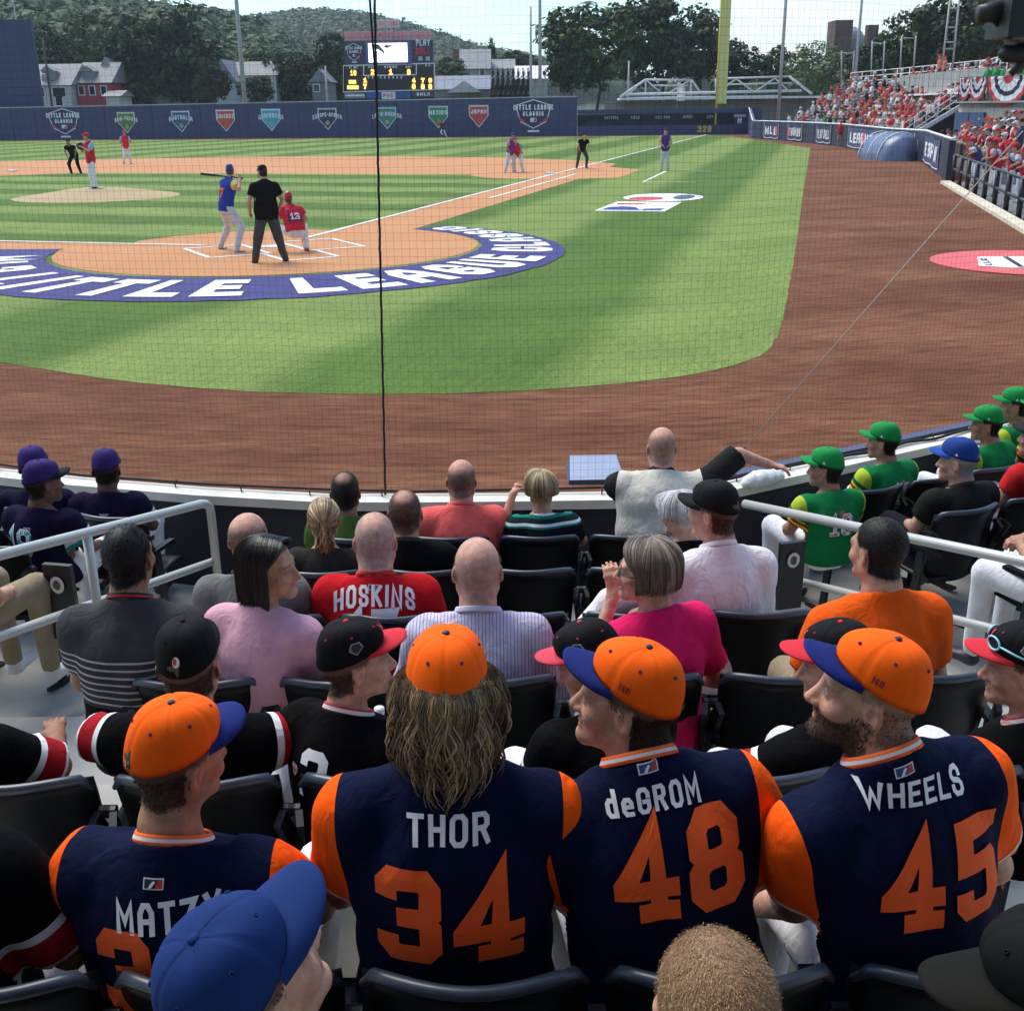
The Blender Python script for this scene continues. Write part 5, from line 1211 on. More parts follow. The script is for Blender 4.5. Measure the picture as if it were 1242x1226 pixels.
# mound
MND = fld(12.75, 12.75); V = []; Fs = []; nr, ns = 9, 48
for j in range(nr + 1):
    r = 2.75 * (1 - j / nr); h = .25 * (1 - max(0, (r - .9)) / 1.85) if r > .9 else .25
    for i in range(ns):
        a = 2 * math.pi * i / ns; V.append((MND.x + r * math.cos(a), MND.y + r * math.sin(a), .012 + h + random.gauss(0, .004)))
for j in range(nr):
    for i in range(ns): i2 = (i + 1) % ns; Fs.append((j * ns + i, j * ns + i2, (j + 1) * ns + i2, (j + 1) * ns + i))
m_mound = dirt_mat('mound_clay', (.50, .37, .20), (.54, .42, .25), (.42, .30, .17), .2, .2)
struct('pitching_mound', mesh_from('pitching_mound', V, Fs, True, [m_mound]))
m_chalk = mat('chalk', (.78, .76, .72), .9, var=.12, vscale=6, bump=.2)
def strip(name, a, b, w, z, m=m_chalk, parent=None):
    a, b = Vector(a), Vector(b); d = (b - a); n = Vector((-d.y, d.x, 0)).normalized() * w / 2; N = max(1, int(d.length / .8)); P = []
    L_ = [a.lerp(b, i / N) + n * (1 + random.gauss(0, .10)) for i in range(N + 1)]; R_ = [a.lerp(b, i / N) - n * (1 + random.gauss(0, .10)) for i in range(N + 1)]
    V = [(p.x, p.y, z) for p in L_ + R_]; Fs = [(i, N + 1 + i, N + 2 + i, i + 1) for i in range(N)]
    Fs = [f[::-1] for f in Fs] if (Vector(V[Fs[0][1]]) - Vector(V[Fs[0][0]])).cross(Vector(V[Fs[0][2]]) - Vector(V[Fs[0][0]])).z < 0 else Fs
    o = obj(name, mesh_from(name, V, Fs, False, [m]), parent)
    if parent is None: o['kind'] = 'structure'
    return o
strip('foul_line', fld(1.6, 0), fld(98, 0), .13, .020); strip('foul_line', fld(0, 1.6), fld(0, 60), .13, .020)
strip('running_lane_line', fld(13.6, -.95), fld(27.2, -.95), .11, .020)
bx = MB()
for s in (0, 1):     # batter's boxes and catcher's box, worn chalk
    b0 = .38 + 1.22 if s else -.38; sg = 1
    lo, hi = (.40, 1.62) if s else (-1.62, -.40)
    k = Vector((s, 0, 0))
    # boxes are square to the home-second line
s2 = math.sqrt(.5)
def hp(x, y): return fld((x + y) * s2, (y - x) * s2)       # x to the first base side, y toward second
for sx_ in (-1, 1):
    x0, x1 = sx_ * .42, sx_ * 1.64
    for p, q in (((x0, -1.1), (x0, .75)), ((x1, -1.1), (x1, .75)), ((x0, .75), (x1, .75)), ((x0, -1.1), (x1, -1.1))): strip('batters_box_line', hp(*p), hp(*q), .10, .018)
for x in (-.55, .55): strip('catchers_box_line', hp(x, -1.2), hp(x, -2.4), .10, .018)
strip('catchers_box_line', hp(-.55, -2.4), hp(.55, -2.4), .10, .018)
for p, q in (((22.3, -4.6), (29.9, -4.5)), ((22.3, -4.6), (22.3, -6.6)), ((29.9, -4.5), (29.9, -6.6))): strip('coaching_box_line', fld(*p), fld(*q), .10, .010)
m_base = mat('white_rubber', (.80, .79, .76), .6, var=.06, vscale=4)
hpb = MB(); hpb.prism([hp(-.216, .216), hp(-.216, 0), hp(0, -.216), hp(.216, 0), hp(.216, .216)], .010, .026); o = hpb.build('home_plate', m_base); tag(o, 'white five-sided home plate between the chalk boxes', 'home plate')
for nm, a, b in (('first', 27.23, .2), ('second', 27.43, 27.43), ('third', .2, 27.23)):
    bb = MB(); P = [(-.19, -.19), (.19, -.19), (.19, .19), (-.19, .19)]
    bb.prism([fld(a + x, b + y) for x, y in P], .010, .07); bb.prism([fld(a + x * .86, b + y * .86) for x, y in P], .068, .088)
    o = bb.build('base', m_base); tag(o, {'first': 'white square base on the chalk line by the stooping umpire', 'second': 'white square base on the dirt behind the mound', 'third': 'white square base at the end of the other chalk line'}[nm], 'base')
rb = MB(); c = fld(13.04, 13.04); rb.box((c.x, c.y, .275), (.61, .15, .03), Matrix.Rotation(TH - rad(45), 3, 'Z')); o = rb.build('pitchers_plate', m_base); tag(o, 'white rubber slab on top of the mound', 'plate')
# painted ring round home: MLB LITTLE LEAGUE CLASSIC
m_paintblue = mat('turf_paint_blue', (.028, .024, .145), .9, var=.22, vscale=3, bump=.3, bscale=30); m_paintwhite = mat('turf_paint_white', (.80, .80, .80), .9, var=.08, vscale=4, bump=.2, bscale=30)
ring = thing('painted_field_logo', 'blue painted ring with white lettering round the home plate dirt', 'painted logo', (0, 0, 0))
RC0 = Vector((-5.0, 24.02, 0)); RC1 = Vector((-5.0, 23.2, 0)); V = []; Fs = []; n = 120; t0, t1 = -182, 52
for i in range(n + 1):
    t = rad(t0 + (t1 - t0) * i / n); d = Vector((math.cos(t), math.sin(t), 0))
    ri = 4.42; ro_v = RC1 - RC0
    bq = d.dot(RC1 - RC0); ro = bq + math.sqrt(max(0, bq * bq - (RC1 - RC0).length_squared + 6.12 ** 2))
    p0 = RC0 + d * (ri + random.gauss(0, .02)); p1 = RC0 + d * (ro + random.gauss(0, .02))
    for k in range(4): q = p0.lerp(p1, k / 3); V.append((q.x, q.y, .016))
for i in range(n):
    for k in range(3): a = i * 4 + k; Fs.append((a, a + 4, a + 5, a + 1)[::-1])
def outer_r(t):
    d = Vector((math.cos(t), math.sin(t), 0)); bq = d.dot(RC1 - RC0); return bq + math.sqrt(bq * bq - (RC1 - RC0).length_squared + 6.12 ** 2)
obj('ring', mesh_from('ring', V, Fs, False, [m_paintblue]), ring)
wst, wd = text_words('MLB LITTLE LEAGUE CLASSIC', 1.0, .24, .20, 1.0, .2)
span = rad(216)
def ringfn(u, v):
    t = rad(-60) + u / wd * span; ri = 4.42; ro = outer_r(t); r = ri + (ro - ri) * (.86 - .70 * v); return Vector((RC0.x + math.cos(t) * r, RC0.y + math.sin(t) * r, .021))
for st in wst: strips_mesh('lettering', st, ringfn, m_paintwhite, ring, eps=.0012)
# league logo painted on the foul grass
lg = thing('painted_grass_logo', 'red white and blue league logo with a ball painted on the foul grass', 'painted logo')
def sk(x, y, z): return fld(9.6 + y, -5.1 - x, z)       # x away from the line, y outward
for nm, P, z, m in (('panel', [(-.0, 0), (1.95, 0), (2.05, 3.2), (.1, 3.2)], .010, m_paintwhite), ('blue_field', [(.12, .25), (1.25, .25), (.95, 1.3), (.55, 1.5), (.2, 1.2)], .014, mat('turf_paint_navy', (.02, .04, .20), .9)), ('blue_field', [(1.2, .25), (1.8, .25), (1.85, .95), (1.3, .8)], .014, mat('turf_paint_navy', (.02, .04, .20), .9)),
                    ('red_field', [(.3, 2.0), (1.0, 2.2), (1.1, 2.7), (.2, 2.6)], .014, mat('turf_paint_red', (.55, .05, .05), .9))):
    sheet(nm, [sk(x, y, 0) for x, y in P], z, m, lg)
sheet('ball', [sk(1.25 + 1.25 * math.cos(t), 5.1 + 1.6 * math.sin(t), 0) for t in np.linspace(0, 2 * math.pi, 40)[:-1]], .010, m_paintwhite, lg)
sheet('red_field', [sk(.8 + .55 * math.cos(t), 4.5 + .75 * math.sin(t), 0) for t in np.linspace(0, 2 * math.pi, 30)[:-1]], .014, MATS['turf_paint_red'], lg)
sheet('blue_field', [sk(1.9 + .33 * math.cos(t), 5.2 + 1.0 * math.sin(t), 0) for t in np.linspace(0, 2 * math.pi, 30)[:-1]], .014, mat('turf_paint_dull', (.07, .09, .13), .9), lg)
# on-deck mat
od = thing('on_deck_mat', 'red round on-deck mat with white logo on the dirt', 'mat'); OC = fld(.1, -14.9)
m_matred = mat('mat_red', (.62, .10, .10), .8, var=.08, vscale=3)
mm = MB(); mm.lathe([(1.75, .004), (1.75, .022), (0.001, .024)], 48, (OC.x, OC.y, 0)); mm.build('disc', m_matred, od)
def odp(x, y): return (OC.x + x, OC.y + y)
sheet('white_panel', [odp(-1.15, -.45), odp(-.7, .75), odp(.35, .75), odp(1.0, .1), odp(.3, -.75), odp(-.7, -.75)], .028, m_paintwhite, od)
sheet('mark', [odp(-.55, -.7), odp(-.45, -.7), odp(-.15, .7), odp(-.25, .7)], .032, mat('ink_black', (.01, .01, .012), .7), od)
sheet('mark', [odp(.05, -.2), odp(.55, -.45), odp(.6, -.3), odp(.2, -.1), odp(.25, .4), odp(.12, .4)], .032, MATS['ink_black'], od)
sheet('mark', [odp(.4, -.1), odp(.85, .05), odp(.4, .3)], .032, mat('ink_violet', (.30, .22, .55), .7), od)
strips_mesh('lettering', text_strips('LLC', .42, .2)[0], lambda u, v: (OC.x - .78 - v * .3 + u * .25, OC.y - .0 + u * .9, .033), MATS['ink_black'], od)
# ---------------------------------------------------------------- the stand: steps, front wall, rails, roof behind the camera
def conc_mat(name, c):
    m = mat(name, c, .85, var=.16, vscale=2.2, bump=.35, bscale=40, detail=8); return m
m_conc = conc_mat('concrete', (.36, .35, .32)); m_dconc = conc_mat('dark_concrete', (.20, .195, .185))
for i in range(6, -4, -1):
    y0 = row_y(i) - .06 - .02; y1 = y0 + .80; z = row_z(i)
    if i == 6: y0, y1, z = row_y(5) - .08, 9.6, row_z(5)
    if i == 5: continue
    s = MB(); lf, rt = (-9, 9)
    s.box((0, (y0 + y1) / 2, z - .35), (18, y1 - y0 - .002, .70)); o = s.build('terrace_step', m_conc); o['kind'] = 'structure'
for k in range(5):          # rear tiers behind the photographer
    s = MB(); s.box((0, row_y(-3) - .48 - .80 * k - .005, row_z(-3) + .14 * (k + 1) - .60), (18, .79, 1.2)); o = s.build('terrace_step', m_conc); o['kind'] = 'structure'
m_wallnavy = mat('wall_navy', (.010, .013, .022), .6, var=.15, vscale=2, bump=.15, bscale=20); m_ledge = mat('ledge_paint', (.70, .67, .58), .7, var=.12, vscale=5, bump=.3, bscale=25)
fw_ = thing('front_wall', 'low dark padded wall with a cream ledge in front of the first row', 'wall')
LL = [Vector((p.x, p.y, 0)) for p in LEDGE]
def offs(P, d):
    Q = []
    for i, p in enumerate(P):
        t = (P[min(i + 1, len(P) - 1)] - P[max(i - 1, 0)]).normalized(); Q.append(p + Vector((-t.y, t.x, 0)) * d)
    return Q
def wall_strip(name, P, d0, d1, z0, z1, m, parent):
    A, B = offs(P, d0), offs(P, d1); V = []; Fs = []; n = len(P)
    for a, b in zip(A, B): V += [(a.x, a.y, z0), (b.x, b.y, z0), (b.x, b.y, z1), (a.x, a.y, z1)]
    for i in range(n - 1):
        for k in range(4): k2 = (k + 1) % 4; Fs.append((i * 4 + k, i * 4 + k2, i * 4 + 4 + k2, i * 4 + 4 + k))
    Fs += [(3, 2, 1, 0), tuple((n - 1) * 4 + k for k in range(4))]
    return obj(name, mesh_from(name, V, Fs, False, [m]), parent)
wall_strip('wall_face', LL, -.10, .04, row_z(5) - .1, LZ - .061, m_wallnavy, fw_)
wall_strip('ledge', LL, -.15, .02, LZ - .06, LZ, m_ledge, fw_)
wall_strip('field_pad', LL[8:], .045, .13, 0.0, LZ + .02, mat('pad_blue', (.05, .06, .13), .5, bump=.1, bscale=10), fw_)
wall_strip('outer_face', LL, .021, .044, 0.0, LZ - .02, m_wallnavy, fw_)
# backstop netting
m_net = mat('net_cord', (.012, .012, .013), .7); m_rope = mat('black_rope', (.006, .006, .007), .7)
net = thing('backstop_net', 'black knotted netting hung above the front wall across the whole view', 'net')
NP = offs(LL, .0); seg = [0]
for a, b in zip(NP[:-1], NP[1:]): seg.append(seg[-1] + (b - a).length)
def npos(s):
    for i in range(len(seg) - 1):
        if s <= seg[i + 1] or i == len(seg) - 2: return NP[i].lerp(NP[i + 1], (s - seg[i]) / (seg[i + 1] - seg[i]))
NZ0, NZ1, PIT = LZ + .02, 4.1, .0476
def netpt(s, z): p = npos(s); w = .02 * math.sin(s * 1.7 + z * .9) + .008 * math.sin(s * 5.1 + z * 3.3); t = .006 * math.sin(z * 2.3 + s * 1.1); return Vector((p.x + t, p.y + w, z + .007 * math.sin(s * 2.9 + z)))
V = []; Fs = []
def cord(pts, r):
    b = len(V)
    for i, p in enumerate(pts):
        d = pts[min(i + 1, len(pts) - 1)] - pts[max(i - 1, 0)]; x = Vector((1, 0, 0)) if abs(d.z) > abs(d.x) else Vector((0, 0, 1)); y = Vector((0, 1, 0))
        for a in (90, 210, 330): V.append(p + (x * math.cos(rad(a)) + y * math.sin(rad(a))) * r)
    for i in range(len(pts) - 1):
        for k in range(3): Fs.append((b + i * 3 + k, b + i * 3 + (k + 1) % 3, b + i * 3 + 3 + (k + 1) % 3, b + i * 3 + 3 + k))
ns_ = int(seg[-1] / PIT); nz_ = int((NZ1 - NZ0) / PIT)
for i in range(ns_ + 1): cord([netpt(i * PIT, NZ0 + (NZ1 - NZ0) * k / 12) for k in range(13)], .00056)
for k in range(nz_ + 1): cord([netpt(seg[-1] * i / 60, NZ0 + k * PIT) for i in range(61)], .00056)
o = obj('mesh_cords', mesh_from('mesh_cords', V, Fs, False, [m_net]), net); o['kind'] = 'stuff'
rp = MB(); rp.tube([Vector((p.x, p.y, LZ + .03)) + Vector((0, 0, .008 * math.sin(i * 2.1))) for i, p in enumerate(NP)], .009, 6); rp.build('bottom_rope', m_rope, net, True)
pb = at_y(468, 598, 6.96); pt = at_y(455, 0, 6.96)
def lace(): 
    r_ = MB(); pts = [pb.lerp(pt, k / 60) + Vector((.0015 * math.sin(k * 1.9), .0015 * math.cos(k * 1.9), 0)) for k in range(61)]; r_.tube([p - Vector((0, .03, 0)) for p in pts], .0075, 6)
    for k in range(0, 60, 1): r_.tube([pts[k] + Vector((-.008, -.03, 0)), pts[k] + Vector((.008, -.03, .02))], .003, 4)
    return r_
lace().build('lacing_rope', m_rope, net, True)
p2 = at_y(448, 0, 6.9); p3 = at_y(452, 60, 6.9); MB().tube([p2 + Vector((0, -.05, .4)), p3 + Vector((.008, -.05, 0)), pb.lerp(pt, .86) + Vector((0, -.05, 0))], .007, 6).build('lacing_rope', m_rope, net, True)
for k in range(26):
    p = npos(seg[-1] * (k + .5) / 26); h = MB(); h.tube([Vector((p.x, p.y - .03, LZ - .0)), Vector((p.x, p.y - .045, LZ + .035)), Vector((p.x, p.y - .01, LZ + .045)), Vector((p.x, p.y + .012, LZ + .03))], .005, 5); h.build('hook', m_rope, net, True)
gw = MB(); ga = at_y(886, 563, 7.14); gb = at_y(1095, 325, 7.9); gc = ga + (gb - ga) * 1.75; gw.tube([ga, ga.lerp(gc, .03)], .009, 6); o = gw.build('guy_wire', mat('wire_grip', (.55, .5, .42), .5)); tag(o, 'thin steel guy wire slanting up from the ledge by the vest', 'cable')
MB().tube([ga.lerp(gc, .03), ga.lerp(gc, .045)], .010, 6).build('sleeve', m_rope, o, True); MB().tube([ga.lerp(gc, .045), gc], .0042, 5).build('strand', mat('wire', (.40, .30, .25), .5), o, True)
# handrails
m_rail = mat('rail_paint', (.52, .51, .47), .38, var=.06, vscale=9, metal=.25, bump=.05, bscale=40)
def floor_at(y): return .36 - .175 * (y - 2.05)
def handrail(label, far_px, near_px, low_px_far, low_px_near, yf, yn, posts, bend):
    r = thing('handrail', label, 'handrail')
    a = at_y(*far_px, yf); b = at_y(*near_px, yn); ext = b + (b - a) * .7
    la = at_y(*low_px_far, yf + (0.02 if bend else 0)); lb = at_y(*low_px_near, yn); le = lb + (lb - la) * .7
    P = [ext, b, a]
    if bend:
        d = (a - b).normalized(); P = [ext, b, a - d * .06, a - d * .02 - Vector((0, 0, .008)), a + d * .01 - Vector((0, 0, .03)), a + d * .018 - Vector((0, 0, .07)), a + d * .02 - Vector((0, 0, .95))]
    MB().tube(P, .0245, 14).build('top_rail', m_rail, r, True)
    MB().tube([le, lb, la], .0225, 12).build('lower_rail', m_rail, r, True)
    for t in posts:
        p = b.lerp(a, t); q = Vector((p.x, p.y, floor_at(p.y) - .1)); MB().tube([q, p - Vector((0, 0, .005))], .0235, 12).build('post', m_rail, r, True)
        MB().lathe([(.05, .0), (.05, .012), (.026, .016)], 14, (q.x, q.y, floor_at(p.y) + .02)).build('base_flange', m_rail, r, True)
    return r
handrail('grey steel handrail with curved end beside the purple-capped players', (252, 609), (0, 673), (258, 681), (0, 772), 5.95, 4.6, (.36,), True)
handrail('grey steel handrail crossing behind the orange shirt', (903, 611), (1242, 681), (962, 703), (1242, 772), 5.9, 4.5, (.40,), False)
# unseen covered grandstand behind the photographer: roof and rear wall lightened to bounce fill
m_roof = mat('roof_steel', (.55, .54, .52), .7, var=.1, vscale=1)
ro = thing('grandstand_roof', 'unseen steel roof over the upper seats behind the photographer, lightened to bounce fill', 'roof')
mm = MB(); mm.box((0, -10.4, 8.6), (44, 18.0, .25)); mm.build('roof_deck', m_roof, ro)
for x in (-12, -6, 6, 12):
    mm = MB(); mm.box((x, -6.0, 4.2), (.3, .3, 8.5)); mm.build('column', m_roof, ro)
    mm = MB(); mm.box((x, -10.4, 8.3), (.2, 17.6, .34)); mm.build('beam', m_roof, ro)
mm = MB(); mm.box((0, -18.2, 4.2), (40, .3, 9.6)); o = mm.build('grandstand_back_wall', mat('back_wall', (.55, .52, .47), .8, var=.1, vscale=.8)); tag(o, 'unseen rear wall of the grandstand behind the top row, lightened to bounce fill', 'wall')
# ================================================================ folding stadium seats
m_seat = mat('seat_plastic', (.005, .006, .008), .40, var=.25, vscale=3, bump=.06, bscale=90, spec=.18); m_seatrim = mat('seat_rim', (.030, .042, .060), .36, spec=.6, var=.2, vscale=12); m_iron = mat('seat_iron', (.008, .009, .011), .45)  # rim tinted lighter than the shell: highlight along the seat tops put into colour
def seat_proto():
    root = thing('stadium_seat', 'x', 'seat')
    # curved back shell, thick rolled rim along its top
    nu, nv = 14, 8; V = []; Fs = []; W, H0, H1 = .225, .40, .845
    for side in (0, 1):
        for i in range(nu + 1):
            u = -1 + 2 * i / nu
            for j in range(nv + 1):
                v = j / nv; z = H0 + (H1 - H0 - .02 * (abs(u) ** 4)) * v; x = W * u * (1 - .10 * (1 - v) - .02 * max(0, v - .85) * 6); y = .085 * u * u + .10 * (1 - v) - side * .014 + .006 * math.sin(v * 3)
                V.append((x, y, z))
    st = nv + 1; off = (nu + 1) * st
    for i in range(nu):
        for j in range(nv): a = i * st + j; Fs += [(a, a + 1, a + st + 1, a + st), (off + a, off + a + st, off + a + st + 1, off + a + 1)]
        a = i * st; Fs.append((a, a + st, off + a + st, off + a)); a = i * st + nv; Fs.append((a, off + a, off + a + st, a + st))
    for j in range(nv): Fs.append((j, off + j, off + j + 1, j + 1)); a = nu * st + j; Fs.append((a, a + 1, off + a + 1, off + a))
    back = obj('backrest', mesh_from('backrest', V, Fs, True, [m_seat]), root)
    rim = [(W * u * .985, .085 * u * u - .010, H1 - .02 * abs(u) ** 4 - (.03 if abs(u) > .98 else 0)) for u in np.linspace(-1, 1, 17)]
    MB().tube(rim, [.008] + [.0145] * 15 + [.008], 8).build('top_rim', m_seatrim, back, True)
    b = MB()
    for k in (-.10, .10): b.lathe([(.012, 0), (.012, .006), (.004, .008)], 8, (0, 0, 0))
    pan = MB(); nu = 8; V = []; Fs = []
    for side in (0, 1):
        for i in range(nu + 1):
            for j in range(nu + 1):
                u, v = -1 + 2 * i / nu, j / nu; V.append((.205 * u * (1 - .06 * v), .09 + .40 * v, .435 - .035 * math.sin(v * math.pi) * (1 - u * u) + .018 * v - .02 * (v > .9) - side * .02))
    st = nu + 1; off = st * st
    for i in range(nu):
        for j in range(nu): a = i * st + j; Fs += [(a, a + st, a + st + 1, a + 1), (off + a, off + a + 1, off + a + st + 1, off + a + st)]
        for a, q in ((i * st, 0), (i * st + nu, 1)): Fs.append((a, off + a, off + a + st, a + st) if not q else (a, a + st, off + a + st, off + a))
        a, c = i, nu * st + i; Fs += [(a, a + 1, off + a + 1, off + a), (c, off + c, off + c + 1, c + 1)]
    obj('seat_pan', mesh_from('seat_pan', V, Fs, True, [m_seat]), root)
    for s in (-1, 1):
        x = s * .243
        m = MB(); m.box((x, .14, .62), (.036, .30, .024)); m.box((x, .285, .615), (.038, .03, .03)); m.build('armrest', m_seat, root)
        m = MB(); m.bar((x, .17, 0), (x, .12, .61), .022, .05); m.bar((x, .05, .03), (x, .32, .0), .03, .02); m.bar((x, .12, .55), (x * .92, .035, .72), .02, .05); m.bar((x, .13, .42), (x * .9, .10, .46), .02, .06); m.build('standard', m_iron, root)
        m = MB(); m.tube([(x - .016, .075, .72), (x + .016, .075, .72)], .018, 8); m.build('hinge_bolt', m_iron, root)
    return root
SEAT = seat_proto(); seat_used = False
ROWN = {-1: 'behind the navy jerseys', 0: 'holding the navy jerseys', 1: 'of the row of boys in black jerseys', 2: 'of the row with the pinstriped shirt', 3: 'of the row with the red jersey', 4: 'of the row with the black hoodie', 5: 'of the front row by the ledge'}
def put_seat(x, y, z, rz, label, group):
    global seat_used
    if not seat_used: r = SEAT; seat_used = True
    else: r = copy_tree(SEAT)
    r.location = (x, y, z); r.rotation_euler = (0, 0, rz); r['label'] = label; r['group'] = group; return r
OFFX = {-1: .16, 0: .158, 1: -.605, 2: .672, 3: .256, 4: .33, 5: .40}; PITX = {0: .484, -1: .484, 1: .50, 2: .50, 3: .50, 4: .50, 5: .50}
EXT = {-1: (-1.3, 1.3), 0: (-1.45, 1.40), 1: (-1.62, 1.72), 2: (-1.60, 1.68), 3: (-1.42, 1.32), 4: (-1.40, 1.30), 5: (-1.40, 1.30)}
SEATLAB = set()
for i in range(-1, 6):
    lo, hi = EXT[i]
    k0 = math.ceil((lo - OFFX[i]) / PITX[i]); k1 = math.floor((hi - OFFX[i]) / PITX[i])
    for k in range(k0, k1):
        x_ = OFFX[i] + PITX[i] * (k + .5); near = sorted((abs(x_ - q[1]), q[2]) for q in ROWFOLK if q[0] == i)
        lab = 'dark plastic folding seat ' + ROWN[i]
        if near:
            sh_ = ' '.join(near[0][1].replace(',', '').split()[:9]); lab = ('dark folding seat under the ' if near[0][0] < .25 else 'empty dark folding seat next to the ') + sh_
            if lab in SEATLAB: lab = 'dark folding seat adjoining the ' + sh_
            SEATLAB.add(lab)
        put_seat(x_, row_y(i) - (.02 if i == 0 else 0), row_z(i) - (.055 if i == 0 else 0), 0, lab, 'seats ' + ROWN[i])
# angled side sections
def side_row(cx, cy, ang, n, z, label, group, pit=.5):
    for k in range(n):
        q = (k - (n - 1) / 2) * pit; put_seat(cx + math.cos(ang) * q, cy + math.sin(ang) * q, z, ang, label, group)
LA = rad(-14); RA = rad(24)
for j, (dx, z) in enumerate(((0, -.34), (1, -.20), (2, -.06))):
    side_row(-3.10 - .19 * j * 0 - .35 * j, 6.30 - .80 * j, LA, 4 if j < 2 else 3, z, 'dark plastic folding seat in the %s row of the purple-capped side block' % ('front', 'second', 'third')[j], 'seats of the purple-capped block')
for j, z in enumerate((-.34, -.20, -.06)):
    side_row(2.95 + .26 * j, 6.78 - .76 * j, RA, 4, z, 'dark plastic folding seat in the %s row of the green-capped side block' % ('front', 'second', 'third')[j], 'seats of the green-capped block')
# round emblem plates on the aisle ends
for px, py, y, lab, yw in ((70, 709, 5.05, 'white round emblem plate on the seat end by the left handrail post', -.2), (962, 679, 5.75, 'white round emblem plate on the seat end below the green jersey', .25)):
    p = at_y(px, py, y); e = thing('seat_end_plate', lab, 'emblem', p, yw)
    m = MB(); m.box((0, .02, -.10), (.15, .03, .40)); m.build('end_panel', m_iron, e)
    n = 24; V = [(0, -.004, 0)] + [(.037 * math.cos(2 * math.pi * k / n), -.004, .045 * math.sin(2 * math.pi * k / n)) for k in range(n)]
    obj('disc', mesh_from('disc', [(x, y - .002, z) for x, y, z in V], [(0, 1 + k, 1 + (k + 1) % n) for k in range(n)], False, [mat('emblem_white', (.72, .70, .66), .5)]), e)
    strips_mesh('emblem', disc_strips(.020, .026) , lambda u, v: (u, -.010 - .003 * math.sin(u * 200), v), mat('emblem_brown', (.13, .09, .05), .6), e)
# ================================================================ outfield wall and what stands beyond it
m_wblue = mat('wall_blue', (.046, .052, .125), .6, var=.10, vscale=.6, bump=.1, bscale=3); m_wcap = mat('wall_cap', (.40, .40, .38), .6); m_white = mat('sign_white', (.76, .76, .76), .6)
WA = Vector((-66.0, 128.6, 0)); WB = Vector((6.95, 118.85, 0))
def wall_top(x): return 3.24 + (x + 50.6) / 57.5 * .43
ow = thing('outfield_wall', 'long blue padded outfield wall with pennant logos', 'wall')
NPAN = 28; wd_ = (WB - WA); wl = wd_.length; wu = wd_ / wl; wn = Vector((wu.y, -wu.x, 0))      # wn points to the field
if wn.y > 0: wn = -wn
for k in range(NPAN):
    a = WA + wu * (wl * k / NPAN + .02); b = WA + wu * (wl * (k + 1) / NPAN - .02); m = MB(); h = wall_top((a.x + b.x) / 2)
    P = [(a.x, a.y), (b.x, b.y), (b.x - wn.x * .25, b.y - wn.y * .25), (a.x - wn.x * .25, a.y - wn.y * .25)]; m.prism([Vector((*p, 0)) for p in P], .0, h - random.uniform(0, .012)); m.build('panel', m_wblue, ow)
m = MB(); m.bar(WA - wn * .12 + Vector((0, 0, wall_top(WA.x) + .06)), WB - wn * .12 + Vector((0, 0, wall_top(WB.x) + .06)), .34, .10); m.build('coping', m_wcap, ow)
def on_wall(px, py):
    r = ray(px, py); o = Vector((0, 0, CH)); n = wn; t = (WA + wn * .03 - o).dot(n) / r.dot(n); return o + r * t
def wall_frame(px, ytop, ybot):
    c0 = on_wall(px, ytop); c1 = on_wall(px, ybot); return c0, c1
def wfn(c, off):
    def fn(u, v): p = c + wu * u + Vector((0, 0, v)) + wn * off; return p
    return fn
PEN = [('ASIA-PACIFIC', 155, 136, 162, (.10, .22, .05), 1), ('AUSTRALIA', 221, 134.5, 161, (.03, .12, .22), 1), ('CANADA', 275, 133, 160, (.55, .075, .05), 0), ('CARIBBEAN', 330, 132, 159.5, (.02, .42, .50), 1), ('EUROPE-AFRICA', 398, 131, 158, (.03, .035, .09), 2), ('LATIN AMERICA', 470, 130, 157, (.03, .25, .20), 2), ('MEXICO', 532, 128.5, 156, (.02, .26, .09), 0), ('JAPAN', 581, 127.5, 155, (.58, .06, .06), 0)]
for nm, px, y0, y1, c, w in PEN:
    t, b = wall_frame(px, y0, y1); H = t.z - b.z; c0 = Vector((b.x, b.y, b.z)); W = H * .92
    g = thing('region_pennant', '', 'sign'); del g['label']; del g['category']; g.parent = ow; g.name = 'pennant_logo'
    mc = mat('pennant_%d_%d' % (px, int(c[0] * 99)), c, .6)
    def pent(s, e): return [(-W / 2 * s, H - e * .1), (-W / 2 * s, H * .52 - e * .2), (0, 0 + e), (W / 2 * s, H * .52 - e * .2), (W / 2 * s, H - e * .1)]
    strips_mesh('border', poly_strips(pent(1.0, 0), 24), wfn(c0, .012), m_white, g); strips_mesh('field', poly_strips(pent(.90, .12), 24), wfn(c0, .018), mc, g)
    th = H * (.20 if w < 2 else .19)
    st, tw = text_strips(nm, th, .22, .20, .80, .3); sc = min(1.0, (W * (1.0 if w == 0 else 1.30 if w == 1 else 1.55)) / tw)
    strips_mesh('lettering', [[tuple((p[0] * sc, p[1] + H * .60 - (0 if w == 0 else .22 * abs(p[0] * sc / W) ** 2 * H)) for p in r_) for r_ in s] for s in st], wfn(c0, .026), m_white, g)
    strips_mesh('bar', rect_strips(W * .92, H * .05, 4, 1, 0, H * .95), wfn(c0, .024), m_white, g)
    strips_mesh('mark', disc_strips(H * .10, H * .10), lambda u, v: c0 + wu * u + Vector((0, 0, v + H * .32)) + wn * .026, mat('pennant_mark', (.45, .38, .16), .6) if w else mat('pennant_mark2', (.6, .12, .08), .6), g)
